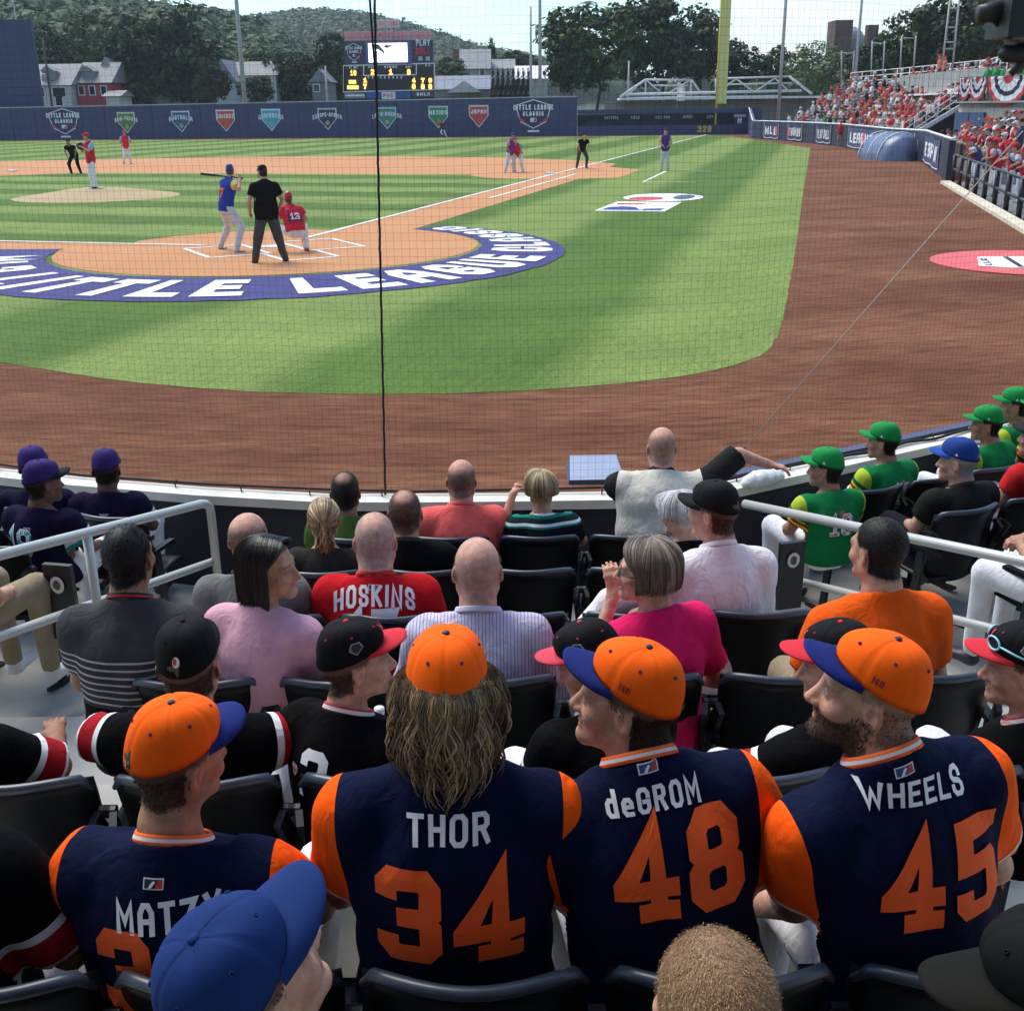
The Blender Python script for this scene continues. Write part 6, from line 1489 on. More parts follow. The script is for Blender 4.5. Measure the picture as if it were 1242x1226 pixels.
def shield(parent, c0, H, fn, name='classic_logo', mw=None):
    W = H * 1.16; g = bpy.data.objects.new(name, None); COL.objects.link(g); g.parent = parent; mw = mw or m_white
    o1 = [(-.50, .80), (-.42, .60), (-.48, .50), (-.36, .30), (0, .10), (.36, .30), (.48, .50), (.42, .60), (.50, .80), (.22, .86), (0, .98), (-.22, .86)]
    S_ = lambda P, s: [(x * W * s, H * (.54 + (y - .54) * s)) for x, y in P]
    hexa = [(-.50, .80), (-.36, .30), (0, .10), (.36, .30), (.50, .80), (0, .97)]
    strips_mesh('border', poly_strips(S_(hexa, 1), 26), fn(.012), mw, g); strips_mesh('field', poly_strips(S_(hexa, .93), 26), fn(.018), mat('shield_navy', (.03, .035, .09), .6), g)
    for s in (-1, 1): strips_mesh('red_wing', poly_strips([(s * W * .44, H * .50), (s * W * .37, H * .33), (s * W * .12, H * .22), (s * W * .30, H * .38)], 10), fn(.024), mat('shield_red', (.50, .10, .10), .6), g)
    strips_mesh('lettering', text_strips('LITTLE LEAGUE', H * .155, .24, .22, .62, .3)[0], lambda u, v: fn(.028)(u * W * .92 / (H * 1.16), v + H * .66), mw, g)
    strips_mesh('lettering', text_strips('CLASSIC', H * .135, .24, .24, .66, .3)[0], lambda u, v: fn(.028)(u, v + H * .48), mw, g)
    strips_mesh('badge', rect_strips(H * .20, H * .12, 4, 1, 0, H * .36), fn(.030), mw, g); strips_mesh('badge', poly_strips([(0, H * .31), (H * .09, H * .31), (H * .09, H * .41), (H * .04, H * .41)], 6), fn(.034), MATS['shield_red'], g)
    strips_mesh('bar', rect_strips(H * .36, H * .06, 4, 1, 0, H * .03), fn(.020), mw, g)
    return g
for px, y0, y1 in ((80, 130.5, 167), (647, 119.5, 160.5)):
    t, b = wall_frame(px, y0, y1); c0 = Vector((b.x, b.y, b.z)); shield(ow, c0, t.z - b.z, lambda off, c0=c0: wfn(c0, off))
# batter's eye
m = MB(); m.box((-61.2, 130.2, 6.05), (21.0, .5, 12.1)); o = m.build('batters_eye', mat('eye_blue', (.040, .046, .118), .7, var=.08, vscale=.4, bump=.15, bscale=2, stretch=(3, 1, .1))); tag(o, 'tall plain dark blue batters eye board above the wall', 'board')
# see-through section by the pole
cs = thing('screen_fence', 'blue outfield fence with a dark open mesh band beside the yellow pole', 'fence')
CA = Vector((7.0, 118.84, 0)); CB = Vector((24.0, 118.2, 0))
for z0, z1, nm in ((0, .92, 'lower_pad'), (2.02, 2.46, 'upper_band')):
    m = MB(); m.bar(CA + Vector((0, 0, (z0 + z1) / 2)), CB + Vector((0, 0, (z0 + z1) / 2)), .22, z1 - z0); m.build(nm, m_wblue, cs)
m = MB(); m.bar(CA + Vector((0, .5, 1.45)), CB + Vector((0, .5, 1.45)), .06, 1.1); m.build('band_shade', mat('band_shade', (.02, .022, .028), .8, var=.5, vscale=1.3), cs)  # dark sheet stands in for the dim space behind the open band
for k in range(9):
    p = CA.lerp(CB, (k + .5) / 9); m = MB(); m.tube([p + Vector((0, .05, .9)), p + Vector((0, .05, 2.05))], .035, 6); m.build('post', MATS['wall_navy'], cs)
for k, (t, txt) in enumerate(((.20, 'CUTTERS'), (.34, 'FIELD'), (.50, 'WILLIAMS'), (.65, 'SPORT'), (.78, 'CITY'))):
    p = CA.lerp(CB, t); strips_mesh('banner_lettering', text_strips(txt, .28, .2, .2, .7, .4)[0], lambda u, v, p=p: p + Vector((u, .40, 1.55 + v)), mat('faded_white', (.45, .46, .48), .7), cs)
m = MB(); p = CA.lerp(CB, .965); m.box((p.x + .6, p.y - .02, 1.25), (2.6, .20, 2.48)); m.build('end_pad', m_wblue, cs)
strips_mesh('banner_lettering', text_strips('M', .5, .3, .2, 1.0, .4)[0], lambda u, v: Vector((23.1 + u, 118.05, 1.05 + v)), m_white, cs); strips_mesh('banner_lettering', rect_strips(1.2, .22, 4, 1), lambda u, v: Vector((23.1 + u, 118.05, 1.75 + v)), MATS['faded_white'], cs)
strips_mesh('distance_number', text_strips('328', .62, .22, .2, .8, .3)[0], lambda u, v: CA.lerp(CB, .745) + Vector((u, -.13, .22 + v)), mat('sign_yellow', (.62, .52, .05), .6), cs)
m = MB(); m.prism([Vector((24.05, 118.2, 0)), Vector((24.3, 118.2, 0)), Vector((21.6, 103.0, 0)), Vector((21.35, 103.0, 0))], 0, 1.42); 
V = [(24.0, 118.3, 0), (24.25, 118.3, 0), (21.55, 103, 0), (21.3, 103, 0), (24.0, 118.3, 2.46), (24.25, 118.3, 2.46), (21.55, 103, 1.42), (21.3, 103, 1.42)]
o = obj('corner_wall', mesh_from('corner_wall', V, [(0, 3, 2, 1), (4, 5, 6, 7), (0, 1, 5, 4), (1, 2, 6, 5), (2, 3, 7, 6), (3, 0, 4, 7)], False, [m_wblue])); tag(o, 'blue wall stepping down from the outfield fence to the side wall', 'wall')
m = MB(); m.tube([(24.0, 118.3, 2.49), (21.3, 103, 1.45)], .05, 6); m.build('coping', m_white, o)
# foul pole
fp = thing('foul_pole', 'tall yellow foul pole with mesh wing at the fence', 'foul pole', (20.75, 118.35, 0)); m_yel = mat('pole_yellow', (.70, .60, .08), .5, var=.08, vscale=2)
MB().tube([(0, 0, 0), (0, 0, 16)], .10, 10).build('pole', m_yel, fp, True)
m = MB(); m.box((.52, .05, 9.4), (.95, .03, 13.0)); m.build('wing_screen', mat('pole_yellow_mesh', (.66, .62, .24), .6), fp)
for k in range(8): m = MB(); m.bar((0, .03, 3.0 + k * 1.8), (1.0, .03, 3.0 + k * 1.8), .05, .05); m.build('bracket', m_yel, fp)
# ---------------------------------------------------------------- scoreboard
SY = 135.0
def sbp(px, py, off=0.0): p = at_y(px, py, SY - off); return p
sb = thing('scoreboard', 'large electronic scoreboard with white screen and red lettering on top', 'scoreboard')
m_sb = mat('board_slate', (.055, .055, .085), .6, var=.06, vscale=.5); m_blk = mat('board_black', (.016, .015, .017), .5); m_amber = mat('digit_amber', (.95, .50, .10), .6, emit=.9); m_pink = mat('sign_pinkred', (.75, .25, .27), .6)
x0, zt = sbp(416, 50).x, sbp(416, 50).z; x1, zb = sbp(527, 121).x, sbp(527, 121).z; zm = sbp(470, 81).z
m = MB(); m.box(((x0 + x1) / 2, SY + .5, (zt + zm) / 2), (x1 - x0, .9, zt - zm - .02)); m.build('upper_cabinet', m_sb, sb)
m = MB(); m.box(((x0 + x1) / 2, SY + .5, (zm + zb) / 2), (x1 - x0, .9, zm - zb - .02)); m.build('lower_cabinet', m_blk, sb)
def rect(nm, pa, pb, mm, off, th=.05):
    a, b = sbp(*pa), sbp(*pb); m = MB(); m.box(((a.x + b.x) / 2, SY - off, (a.z + b.z) / 2), (abs(b.x - a.x), th, abs(a.z - b.z))); return m.build(nm, mm, sb)
rect('screen_frame', (443, 50.5), (500, 78), mat('screen_bezel', (.10, .11, .24), .5), .02); rect('screen', (446.5, 53), (494.5, 75.5), mat('lit_screen', (.95, .95, .98), .5, emit=1.1), .06)
def spoly(nm, P, mm, off):
    Q = [sbp(*p) for p in P]; obj(nm, mesh_from(nm, [(q.x, SY - off, q.z) for q in Q], [tuple(range(len(Q)))], False, [mm]), sb)
spoly('screen_mark', [(450, 54), (459, 54), (466, 62), (467, 69), (464, 64), (458, 60), (452, 60)], mat('screen_slate', (.14, .14, .17), .5), .10); spoly('screen_mark', [(466, 55), (477, 55), (470, 59), (466, 58)], MATS['screen_slate'], .10)
def stext(nm, txt, pxc, pytop, pybot, wpx, mm, off=.12, w=.24, gap=.2):
    a, b = sbp(pxc, pytop), sbp(pxc, pybot); h = a.z - b.z; ws, tw = text_words(txt, h, w, gap, .8, .4); W = sbp(pxc + wpx / 2, pybot).x - sbp(pxc - wpx / 2, pybot).x; k = W / tw
    for st in ws: strips_mesh(nm, st, lambda u, v: Vector((b.x + u * k, SY - off, b.z + v)), mm, sb)
rect('sign_panel', (417, 38.5), (523, 48.5), mat('sign_palepink', (.55, .38, .40), .6), -.3, .2)
stext('sign_lettering', 'HISTORIC BOWMAN FIELD', 470, 38.8, 47.5, 104, m_pink, .08)
rect('top_sign', (457.5, 24), (484, 34), mat('sign_offwhite', (.62, .60, .60), .6), -.3, .2); stext('sign_lettering', 'CUTTERS', 471, 26, 32, 23, m_pink, .08)
stext('sign_lettering', 'PLAY', 513, 48, 56, 17, m_white, .08, .22); stext('sign_lettering', 'BALL', 513, 58, 66.5, 17, mat('sign_red', (.65, .05, .08), .6), .08, .22)
for px in (510, 519): rect('sponsor_mark', (px - 2.5, 69), (px + 2.5, 74), mat('sign_grey', (.45, .45, .52), .6), .06)
pa, pb = sbp(430, 52), sbp(430, 76.5); shield(sb, None, pa.z - pb.z, lambda off: (lambda u, v: Vector((pb.x + u * .72, SY - off - .05, pb.z + v))), 'logo')
m_line = mat('board_line', (.70, .69, .66), .6)
def line(a, b): p, q = sbp(*a), sbp(*b); m = MB(); m.bar(Vector((p.x, SY, p.z)), Vector((q.x, SY, q.z)), .05, .12, up=(0, 0, 1) if abs(p.x - q.x) > .1 else (1, 0, 0)); m.build('outline', m_line, sb)
for a, b in (((416, 80), (528, 77)), ((416, 112), (527, 109)), ((416.5, 80), (416.5, 112)), ((527, 77), (527, 109)), ((441, 80), (441, 92)), ((441, 92), (505, 91)), ((505, 91), (505, 78))): line(a, b)
stext('label', 'AT BAT', 429, 80.3, 83.8, 11, m_line, .1); stext('digits', '16', 429, 85.5, 92, 7, m_amber, .1, .26)
rect('lit_panel', (423, 97.5), (432, 102), m_amber, .04); rect('lit_panel', (421, 104), (435, 108.5), m_amber, .04)
for px, t, d in ((452, 'BALL', '2'), (474, 'STRIKE', '1'), (496, 'OUT', '0')): stext('label', t, px, 80, 83, 2.6 * len(t), m_line, .1); stext('digits', d, px, 84.3, 91, 4.2, m_amber, .1, .26)
stext('label', 'H E', 519, 78.3, 81, 6, m_line, .1)
for k in range(9): rect('inning_mark', (446 + k * 5.0, 92.6), (447.6 + k * 5.0, 95.6), m_line, .04)
for px, d1, d2 in ((443, '1', '7'), (502, '4', '8'), (513, '7', '8'), (522, '0', '0')): stext('digits', d1, px, 95, 100.5, 4.4, m_amber, .1, .26); stext('digits', d2, px, 102, 108.5, 4.4, m_amber, .1, .26)
rect('ad_panel', (418, 113.5), (443, 119.5), mat('ad_grey', (.25, .25, .26), .6), .03); rect('ad_panel', (445, 112.5), (498, 119.5), mat('ad_blue', (.035, .10, .30), .6), .03); rect('ad_panel', (463, 112), (480, 120.5), m_white, .09); rect('ad_panel', (500, 111.5), (527, 118), mat('ad_dark', (.07, .07, .085), .6), .03)
stext('sign_lettering', 'PNC', 471, 113.5, 118.5, 12, mat('sign_orange', (.6, .2, .1), .6), .14); stext('sign_lettering', '@MLB', 513.5, 112.5, 116.5, 16, m_white, .08); rect('ad_stripe', (419, 115.3), (442, 117), m_white, .08)
for px in (430, 470, 512):
    p = sbp(px, 120); m = MB(); m.box((p.x, SY + .6, p.z / 2), (.5, .5, p.z)); m.build('support_column', mat('steel_grey', (.2, .2, .21), .5), sb)
# ---------------------------------------------------------------- poles
m_pole = mat('pole_grey', (.42, .40, .37), .5, var=.1, vscale=1); m_wood = mat('pole_wood', (.10, .075, .055), .8, var=.2, vscale=2)
def pole(label, px, ybase, Y, ytop, r=.16, m_=None, cross=(), lamps=False, lean=0.0):
    a = at_y(px, ybase, Y); b = at_y(px, ytop, Y); p = thing('light_pole' if not cross else 'utility_pole', label, 'pole', (a.x, Y, 0)); H = b.z
    MB().tube([(0, 0, 0), (lean * .5, 0, H * .5), (lean, 0, H)], [r * 1.15, r, r * .8], 8).build('shaft', m_ or m_pole, p, True)
    for z, w in cross: m = MB(); m.box((lean * z / H, 0, z), (w, .12, .14)); m.build('crossarm', m_ or m_pole, p); [MB().lathe([(.05, 0), (.06, .1), (.02, .16)], 6, (x, 0, z + .07)).build('insulator', m_pole, p) for x in (-w * .45, -w * .15, w * .15, w * .45)]
    MB().lathe([(r * 2.2, 0), (r * 2.2, .15), (r * 1.2, .2)], 8).build('base', m_conc, p)
    return p
pole('tall brown grey light pole beside the white house', 297, 125, 138, -130, .24)
pole('tall slender pale light pole left of its twin by the leafy tree', 644, 118, 132, 8, .14)
pole('tall grey light pole in front of the big leafy tree', 655, 118, 133, -110, .18)
pole('thin pole rising over the batters eye', 20, 30, 150, -40, .10)
pole('grey light pole standing beside the bleachers', 943, 155, 112, -80, .15)
pole('light pole in front of the grey hilltop building', 1035, 120, 112, -60, .13)
pole('short white pole beside the trees left of the trusses', 762, 112, 140, 74, .12)
pole('short grey pole left of the scoreboard', 397, 120, 140, 80, .12)
up = pole('wooden utility pole with crossarms and grey transformer by the white house', 63, 128, 141, 46, .14, m_wood, cross=((8.6, 2.0), (9.6, 1.7)))
MB().lathe([(.28, 0), (.30, .1), (.30, .75), (.2, .85), (.001, .86)], 12, (-.45, -.1, 6.2)).build('transformer', m_pole, up, True)
def frame_tower(label, pa, pb, ytop, ybot, Y, rungs):
    f = thing('frame_tower', label, 'frame'); 
    L0, L1 = at_y(pa[0], ybot, Y), at_y(pa[1], ytop, Y); R0, R1 = at_y(pb[0], ybot, Y), at_y(pb[1], ytop, Y)
    MB().tube([L0, L1], .06, 6).build('upright', m_pole, f, True); MB().tube([R0, R1], .06, 6).build('upright', m_pole, f, True)
    for t in rungs: MB().tube([L0.lerp(L1, t), R0.lerp(R1, t)], .05, 6).build('rung', m_pole, f, True)
frame_tower('grey pipe frame behind the bleachers under the pale tree', (1020, 1021), (1033, 1036), 62, 112, 105, (.05, .95)); frame_tower('grey pipe frame behind the middle of the bleachers', (1056, 1058), (1070, 1073), 50, 104, 100, (.06, .95)); frame_tower('taller grey pipe frame behind the near end of the bleachers', (1091, 1094), (1107, 1111), 44, 98, 96, (.04, .95))
frame_tower('ladder-like steel mast behind the grey fascia', (1141, 1153), (1154, 1164), -5, 95, 75, (.06, .14, .36, .44, .62, .85))
# ---------------------------------------------------------------- truss roofs
tr = thing('white_truss', 'row of white steel trusses over the picnic deck beyond the fence', 'truss'); m_tr = mat('truss_white', (.72, .72, .71), .5); TY = 132
def tp(px, py): return at_y(px, py, TY)
def chord(nm, a, b, r=.12): MB().tube([tp(*a), tp(*b)], r, 6).build(nm, m_tr, tr, True)
for a, b in (((758, 115), (972, 110)), ((760, 120), (945, 117))): chord('bottom_chord', a, b, .16)
chord('top_chord', (783, 97), (838, 97)); chord('top_chord', (868, 96), (957, 93)); chord('end_post', (752, 118), (783, 97), .15); chord('end_post', (957, 93), (985, 114), .14)
for a, b in (((783, 97), (800, 111)), ((783, 97), (783, 116)), ((810, 114), (838, 97)), ((838, 97), (850, 112)), ((868, 114), (893, 96)), ((893, 96), (915, 112)), ((915, 112), (940, 95)), ((940, 95), (957, 111)), ((838, 97), (838, 116)), ((868, 96), (868, 114)), ((790, 104), (835, 104)), ((870, 103), (960, 101)), ((772, 106), (760, 117))): chord('web_member', a, b, .09)
m = MB(); a, b = tp(752, 119), tp(1000, 117); m.box(((a.x + b.x) / 2, TY + 1.5, a.z - .12), (b.x - a.x, 4, .22)); m.build('eave', m_tr, tr)
bw_ = thing('corrugated_wall', 'grey corrugated wall under the white trusses', 'wall'); a, b = tp(735, 122), tp(990, 134); n = 40
for k in range(n):
    x = a.x + (b.x - a.x) * (k + .5) / n; m = MB(); m.box((x, TY + 2.2 + .04 * (k % 2), a.z / 2 - .1), ((b.x - a.x) / n * .97, .06, a.z)); m.build('sheet', mat('corrugated', (.20, .20, .19), .6, var=.15, vscale=1), bw_)
# ---------------------------------------------------------------- houses
def gable(mb, x0, x1, y0, y1, z0, z1, axis='x', ov=.4, mi=0):
    if axis == 'x': ym = (y0 + y1) / 2; V = [(x0 - ov, y0 - ov, z0), (x1 + ov, y0 - ov, z0), (x1 + ov, y1 + ov, z0), (x0 - ov, y1 + ov, z0), (x0 - ov, ym, z1), (x1 + ov, ym, z1)]; Fs = [(0, 1, 5, 4), (2, 3, 4, 5), (0, 4, 3), (1, 2, 5), (3, 2, 1, 0)]
    else: xm = (x0 + x1) / 2; V = [(x0 - ov, y0 - ov, z0), (x1 + ov, y0 - ov, z0), (x1 + ov, y1 + ov, z0), (x0 - ov, y1 + ov, z0), (xm, y0 - ov, z1), (xm, y1 + ov, z1)]; Fs = [(0, 4, 5, 3), (1, 2, 5, 4), (0, 1, 4), (2, 3, 5), (3, 2, 1, 0)]
    return mb.add(V, Fs, mi)
m_glass = mat('window_glass', (.02, .025, .03), .15); m_clap = mat('clapboard_white', (.52, .51, .49), .7, var=.08, vscale=1.5, bump=.2, bscale=6, stretch=(.2, .2, 8)); m_rgrey = mat('roof_grey', (.25, .245, .245), .8, var=.14, vscale=2); m_rdark = mat('roof_slate', (.20, .20, .22), .8, var=.15, vscale=2); m_redw = mat('red_siding', (.42, .06, .065), .7, var=.12, vscale=1.2, stretch=(3, 3, .2)); m_brown = mat('roof_brown', (.17, .09, .075), .8, var=.2, vscale=1.5)
def house(label, pxl, pxr, y_eave, y_ridge, Y, wallm, roofm, axis='x', depth=8, wins=(), dormer=None, chim=None):
    a = at_y(pxl, y_eave, Y); b = at_y(pxr, y_eave, Y); r = at_y((pxl + pxr) / 2, y_ridge, Y + (depth / 2 if axis == 'x' else 0)); h = thing('house', label, 'house', (0, 0, 0))
    m = MB(); m.box(((a.x + b.x) / 2, Y + depth / 2, a.z / 2), (b.x - a.x, depth, a.z)); m.build('wall', wallm, h)
    rf = gable(MB(), a.x, b.x, Y, Y + depth, a.z, r.z, axis).build('roof', roofm, h)
    if axis == 'y':
        m = MB(); m.add([(a.x + .1, Y - .02, a.z), (b.x - .1, Y - .02, a.z), ((a.x + b.x) / 2, Y - .02, r.z - .3)], [(0, 1, 2)]); m.build('gable_wall', wallm, h)
    for (px, py, w, hh) in wins:
        p = at_y(px, py, Y); m = MB(); m.box((p.x, Y - .03, p.z), (w + .24, .10, hh + .24)); f = m.build('window', m_white, h); m = MB(); m.box((p.x, Y - .07, p.z), (w, .08, hh)); m.build('pane', m_glass, f)
    if dormer:
        p = at_y(*dormer, Y + 1); m = MB(); m.box((p.x, Y + 1.4, p.z), (1.4, 1.8, 1.1)); gable(m, p.x - .7, p.x + .7, Y + .5, Y + 2.3, p.z + .5, p.z + 1.2, 'y', .2); m.build('dormer', roofm, h)
    if chim: p = at_y(*chim, Y + depth / 2); m = MB(); m.box((p.x, Y + depth / 2, p.z - .6), (.8, .8, 1.6)); m.build('chimney', mat('brick_red', (.25, .09, .07), .8, var=.2, vscale=4), rf)
    return h
house('white clapboard house behind the utility pole', 34, 84, 104, 78, 150, m_clap, m_rgrey, 'x', 9, ((41, 112, .7, 1.0), (50, 112, .7, 1.0), (68, 112, .7, 1.0), (76, 112, .7, 1.0), (45, 123, .8, 1.0), (72, 123, .8, 1.0)), (60, 92))
house('red barn-like house with pale grey roof', 92, 133, 101, 76, 152, m_redw, m_rgrey, 'x', 9, ((99, 110, .6, 1.0), (112, 110, .6, 1.0), (126, 110, .6, 1.0)), (108, 92)); house('small white shed annex beside the red house', 128, 144, 117, 110, 149, m_clap, m_rgrey, 'x', 5)
house('tall grey steep-roofed wing of the red house', 118, 144, 100, 70, 156, m_rgrey, m_rgrey, 'y', 6)
house('white house half hidden by trees beside the light pole', 258, 284, 100, 72, 158, m_clap, m_rdark, 'y', 9, ((268, 106, .7, 1.0), (276, 106, .7, 1.0))); house('pale roofed house behind the light pole', 284, 334, 92, 75, 162, m_clap, m_rgrey, 'x', 8, ((292, 100, .7, 1.1), (302, 100, .7, 1.1), (326, 100, .7, 1.1), (326, 112, .7, 1.1)), chim=(322, 74))
house('grey house between the trees left of the scoreboard', 378, 398, 100, 84, 160, mat('grey_siding', (.18, .18, .19), .8), m_rdark, 'y', 7, ((384, 107, .7, .8),))
house('low grey-roofed building with white trimmed porch right of the scoreboard', 528, 596, 109, 92, 150, m_rgrey, mat('roof_bluegrey', (.22, .24, .29), .8, var=.1, vscale=2), 'x', 8)
pg = at_y(563, 100, 148.5); m = MB(); gable(m, pg.x - 1.9, pg.x + 1.9, 148, 150.5, pg.z - 1.2, pg.z + .2, 'y', .2); o = m.build('porch_gable', m_clap); tag(o, 'small white trimmed porch gable right of the scoreboard', 'gable')
house('tall grey hip-roofed house beyond the low building', 560, 592, 84, 60, 172, mat('stone_grey', (.30, .30, .30), .8, var=.1, vscale=1), m_rgrey, 'x', 9, ((585, 88, .6, 1.0),), chim=(553, 62)); house('long pale roofed house behind the hedge', 590, 622, 84, 72, 176, m_clap, m_rgrey, 'x', 9)
house('white block house beside the twin light poles', 628, 664, 96, 80, 165, m_clap, m_white, 'x', 8); house('brown gabled house above the white trusses', 832, 862, 93, 70, 165, m_clap, m_brown, 'x', 8, ((838, 88, .7, 1.2),), (850, 82))
bl = thing('hilltop_building', 'grey domed building with brown brick tower on the rise behind the bleachers', 'building'); BY = 250
def bq(px, py): return at_y(px, py, BY)
a, b = bq(1009, 26), bq(1026, 75); m = MB(); m.box(((a.x + b.x) / 2, BY, (a.z + b.z) / 2 - 4), (b.x - a.x, 6, a.z - b.z + 8)); m.build('brick_tower', mat('brick_brown', (.10, .055, .045), .8, var=.2, vscale=1), bl)
a, b = bq(1022, 30), bq(1062, 72); cx_ = (a.x + b.x) / 2; w_ = (b.x - a.x) / 2; m = MB(); m.prism([], 0, 0) if 0 else None
V = []; Fs = []; prof = [(1, -9), (1, .35 * (a.z - b.z)), (.82, .62 * (a.z - b.z)), (.55, .84 * (a.z - b.z)), (.2, .97 * (a.z - b.z)), (0.01, a.z - b.z)]
m = MB(); m.lathe([(w_ * r, z) for r, z in prof], 14, (cx_, BY + 6, b.z)); m.build('dome', mat('dome_grey', (.24, .235, .25), .8, var=.2, vscale=.6), bl)
a = bq(1055, 44); m = MB(); m.box((a.x, BY - 1, a.z - 2), (2.2, 2, 8)); m.build('turret', MATS['brick_brown'], bl)
# ---------------------------------------------------------------- trees
m_leaf = vcol_mat('leaf', .7, 0, 1, .15, var=.25, vscale=.6); m_bark = mat('bark', (.06, .045, .035), .9, var=.3, vscale=3)
def crown_mesh(name, seed, rx, rz, nclump, per, leaf, cols, cone=0.0):
    r = np.random.default_rng(seed); C = []
    while len(C) < nclump:
        p = r.uniform(-1, 1, 3); l = np.linalg.norm(p)
        if .45 < l < 1.0 or (l <= .45 and r.uniform() < .3): C.append(p)
    C = np.array(C); C *= (1 + .22 * np.sin(3 * np.arctan2(C[:, 1], C[:, 0]) + seed) * (1 - np.abs(C[:, 2])))[:, None]
    if cone: C[:, :2] *= (1 - cone * (C[:, 2:3] + 1) / 2)
    C = C * np.array([rx, rx, rz]); cr_ = .30 * rx * r.uniform(.6, 1.25, len(C)); N = nclump * per
    idx = np.repeat(np.arange(nclump), per); d = r.normal(size=(N, 3)); d /= np.linalg.norm(d, axis=1)[:, None]; P = C[idx] + d * (cr_[idx] * r.uniform(.55, 1.05, N))[:, None] * np.array([1, 1, .75])
    nrm = d + r.normal(0, .30, (N, 3)) + np.array([0, 0, .25]); nrm /= np.linalg.norm(nrm, axis=1)[:, None]; u = np.cross(nrm, r.normal(size=(N, 3))); u /= np.linalg.norm(u, axis=1)[:, None]; w = np.cross(nrm, u); s = (leaf * r.uniform(.6, 1.3, N))[:, None]
    V = np.stack([P - u * s, P + w * s * .6, P + u * s, P - w * s * .6], 1).reshape(-1, 3); Fq = np.arange(N * 4).reshape(-1, 4)
    cc = np.array(cols)[r.integers(0, len(cols), nclump)][idx] * r.uniform(.75, 1.3, (N, 1))
    return mesh_from(name, V, Fq, False, [m_leaf], col=np.repeat(cc, 4, 0))
def trunk_mesh(H, rx, seed, r0):
    r = random.Random(seed); m = MB(); m.tube([(0, 0, 0), (r.gauss(0, .1), r.gauss(0, .1), H * .35), (r.gauss(0, .2), r.gauss(0, .2), H * .8)], [r0, r0 * .75, r0 * .3], 8)
    for k in range(6): a = r.uniform(0, 6.28); z = H * r.uniform(.3, .6); m.tube([(0, 0, z), (math.cos(a) * rx * .35, math.sin(a) * rx * .35, z + H * .12), (math.cos(a) * rx * .7, math.sin(a) * rx * .7, z + H * .25)], [r0 * .4, r0 * .25, r0 * .1], 5)
    return m
DK = [(.028, .042, .016), (.038, .056, .020), (.020, .032, .013), (.050, .070, .026)]; MD = [(.055, .085, .028), (.040, .065, .022), (.075, .105, .038)]; PL = [(.16, .20, .085), (.12, .16, .065), (.20, .235, .11), (.10, .13, .05)]
CR = {'dark': [crown_mesh('crown', 3 + k, 1, 1, 95, 46, .070, DK) for k in range(3)], 'mid': [crown_mesh('crown', 13 + k, 1, 1, 95, 46, .070, MD) for k in range(2)], 'pale': [crown_mesh('crown', 23, 1, 1, 80, 42, .055, PL)], 'cone': [crown_mesh('crown', 33, 1, 1, 80, 40, .055, DK, .75)]}
TRK = [trunk_mesh(1.0, .9, k, .05).mesh('trunk', m_bark, True) for k in range(2)]
def tree(label, px, ytop, ybot, Y, wpx, kind, group, base=0.0):
    t = at_y(px, ytop, Y); b = at_y(px, ybot, Y); l = at_y(px - wpx / 2, ytop, Y).x; r = at_y(px + wpx / 2, ytop, Y).x; rx = (r - l) / 2; H = t.z - base; zc = (t.z + b.z) / 2; rz = max((t.z - b.z) / 2, .5)
    o = thing('tree', label, 'tree', (t.x, Y, base), random.uniform(0, 6), group)
    c = obj('crown', random.choice(CR[kind]), o, (0, 0, zc - base)); c.scale = (rx, rx, rz)
    k = obj('trunk', random.choice(TRK), o); k.scale = (rx * .8, rx * .8, H * .95)
    return o
TR = [('large dark tree behind the red house', 168, 22, 132, 160, 90, 'dark'), ('second large dark tree right of the red house', 216, 10, 130, 163, 96, 'dark'), ('mid green tree behind the white house roofs', 110, 18, 100, 185, 80, 'mid'), ('dark tree beside the batters eye', 50, 30, 110, 178, 60, 'dark'), ('bushy dark tree left of the hidden white house', 252, 76, 130, 152, 40, 'dark'),
      ('mid green tree over the pale roofed house', 312, 60, 110, 178, 60, 'mid'), ('low round shrubby tree below the pale roof', 310, 92, 128, 150, 42, 'dark'), ('dark tree left of the scoreboard', 350, 62, 128, 165, 60, 'dark'), ('tall dark tree against the scoreboard edge', 400, 42, 126, 170, 60, 'dark'), ('dark spruce-like tree right of the scoreboard', 596, 46, 90, 182, 20, 'cone'),
      ('dark tree beside the grey hip-roofed house', 545, 70, 104, 158, 40, 'mid'), ('round tree behind the long pale roof', 625, 62, 95, 190, 50, 'dark'),
      ('big leafy tree with high top left of the trusses', 722, 2, 112, 150, 118, 'mid'), ('big dark tree with broad crown beside the yellow pole', 800, -12, 104, 155, 120, 'dark'), ('dark tree in front of the big leafy ones', 690, 40, 112, 148, 60, 'dark'), ('dark tree right of the yellow pole', 852, 10, 100, 165, 90, 'dark'), ('low dark tree right of the yellow pole', 905, 56, 104, 160, 62, 'dark'), ('small dark tree beside the pale tree', 944, 56, 104, 158, 38, 'dark'),
      ('pale green leafy tree behind the bleachers', 998, 50, 112, 146, 86, 'pale'), ('dark tree behind the bleacher frames', 1068, 48, 110, 140, 80, 'dark'), ('dark tree left of the steel mast', 1112, 12, 104, 135, 90, 'mid'), ('tall dark tree behind the steel mast', 1165, -10, 100, 130, 110, 'dark'), ('dark tree behind the bunting deck', 1225, -20, 100, 120, 120, 'dark'), ('dark tree beyond the grey fascia', 1040, 74, 110, 150, 60, 'dark')]
for lab, px, yt, yb, Y, w, k in TR: tree(lab, px, yt, yb, Y, w, k, 'trees beyond the outfield')
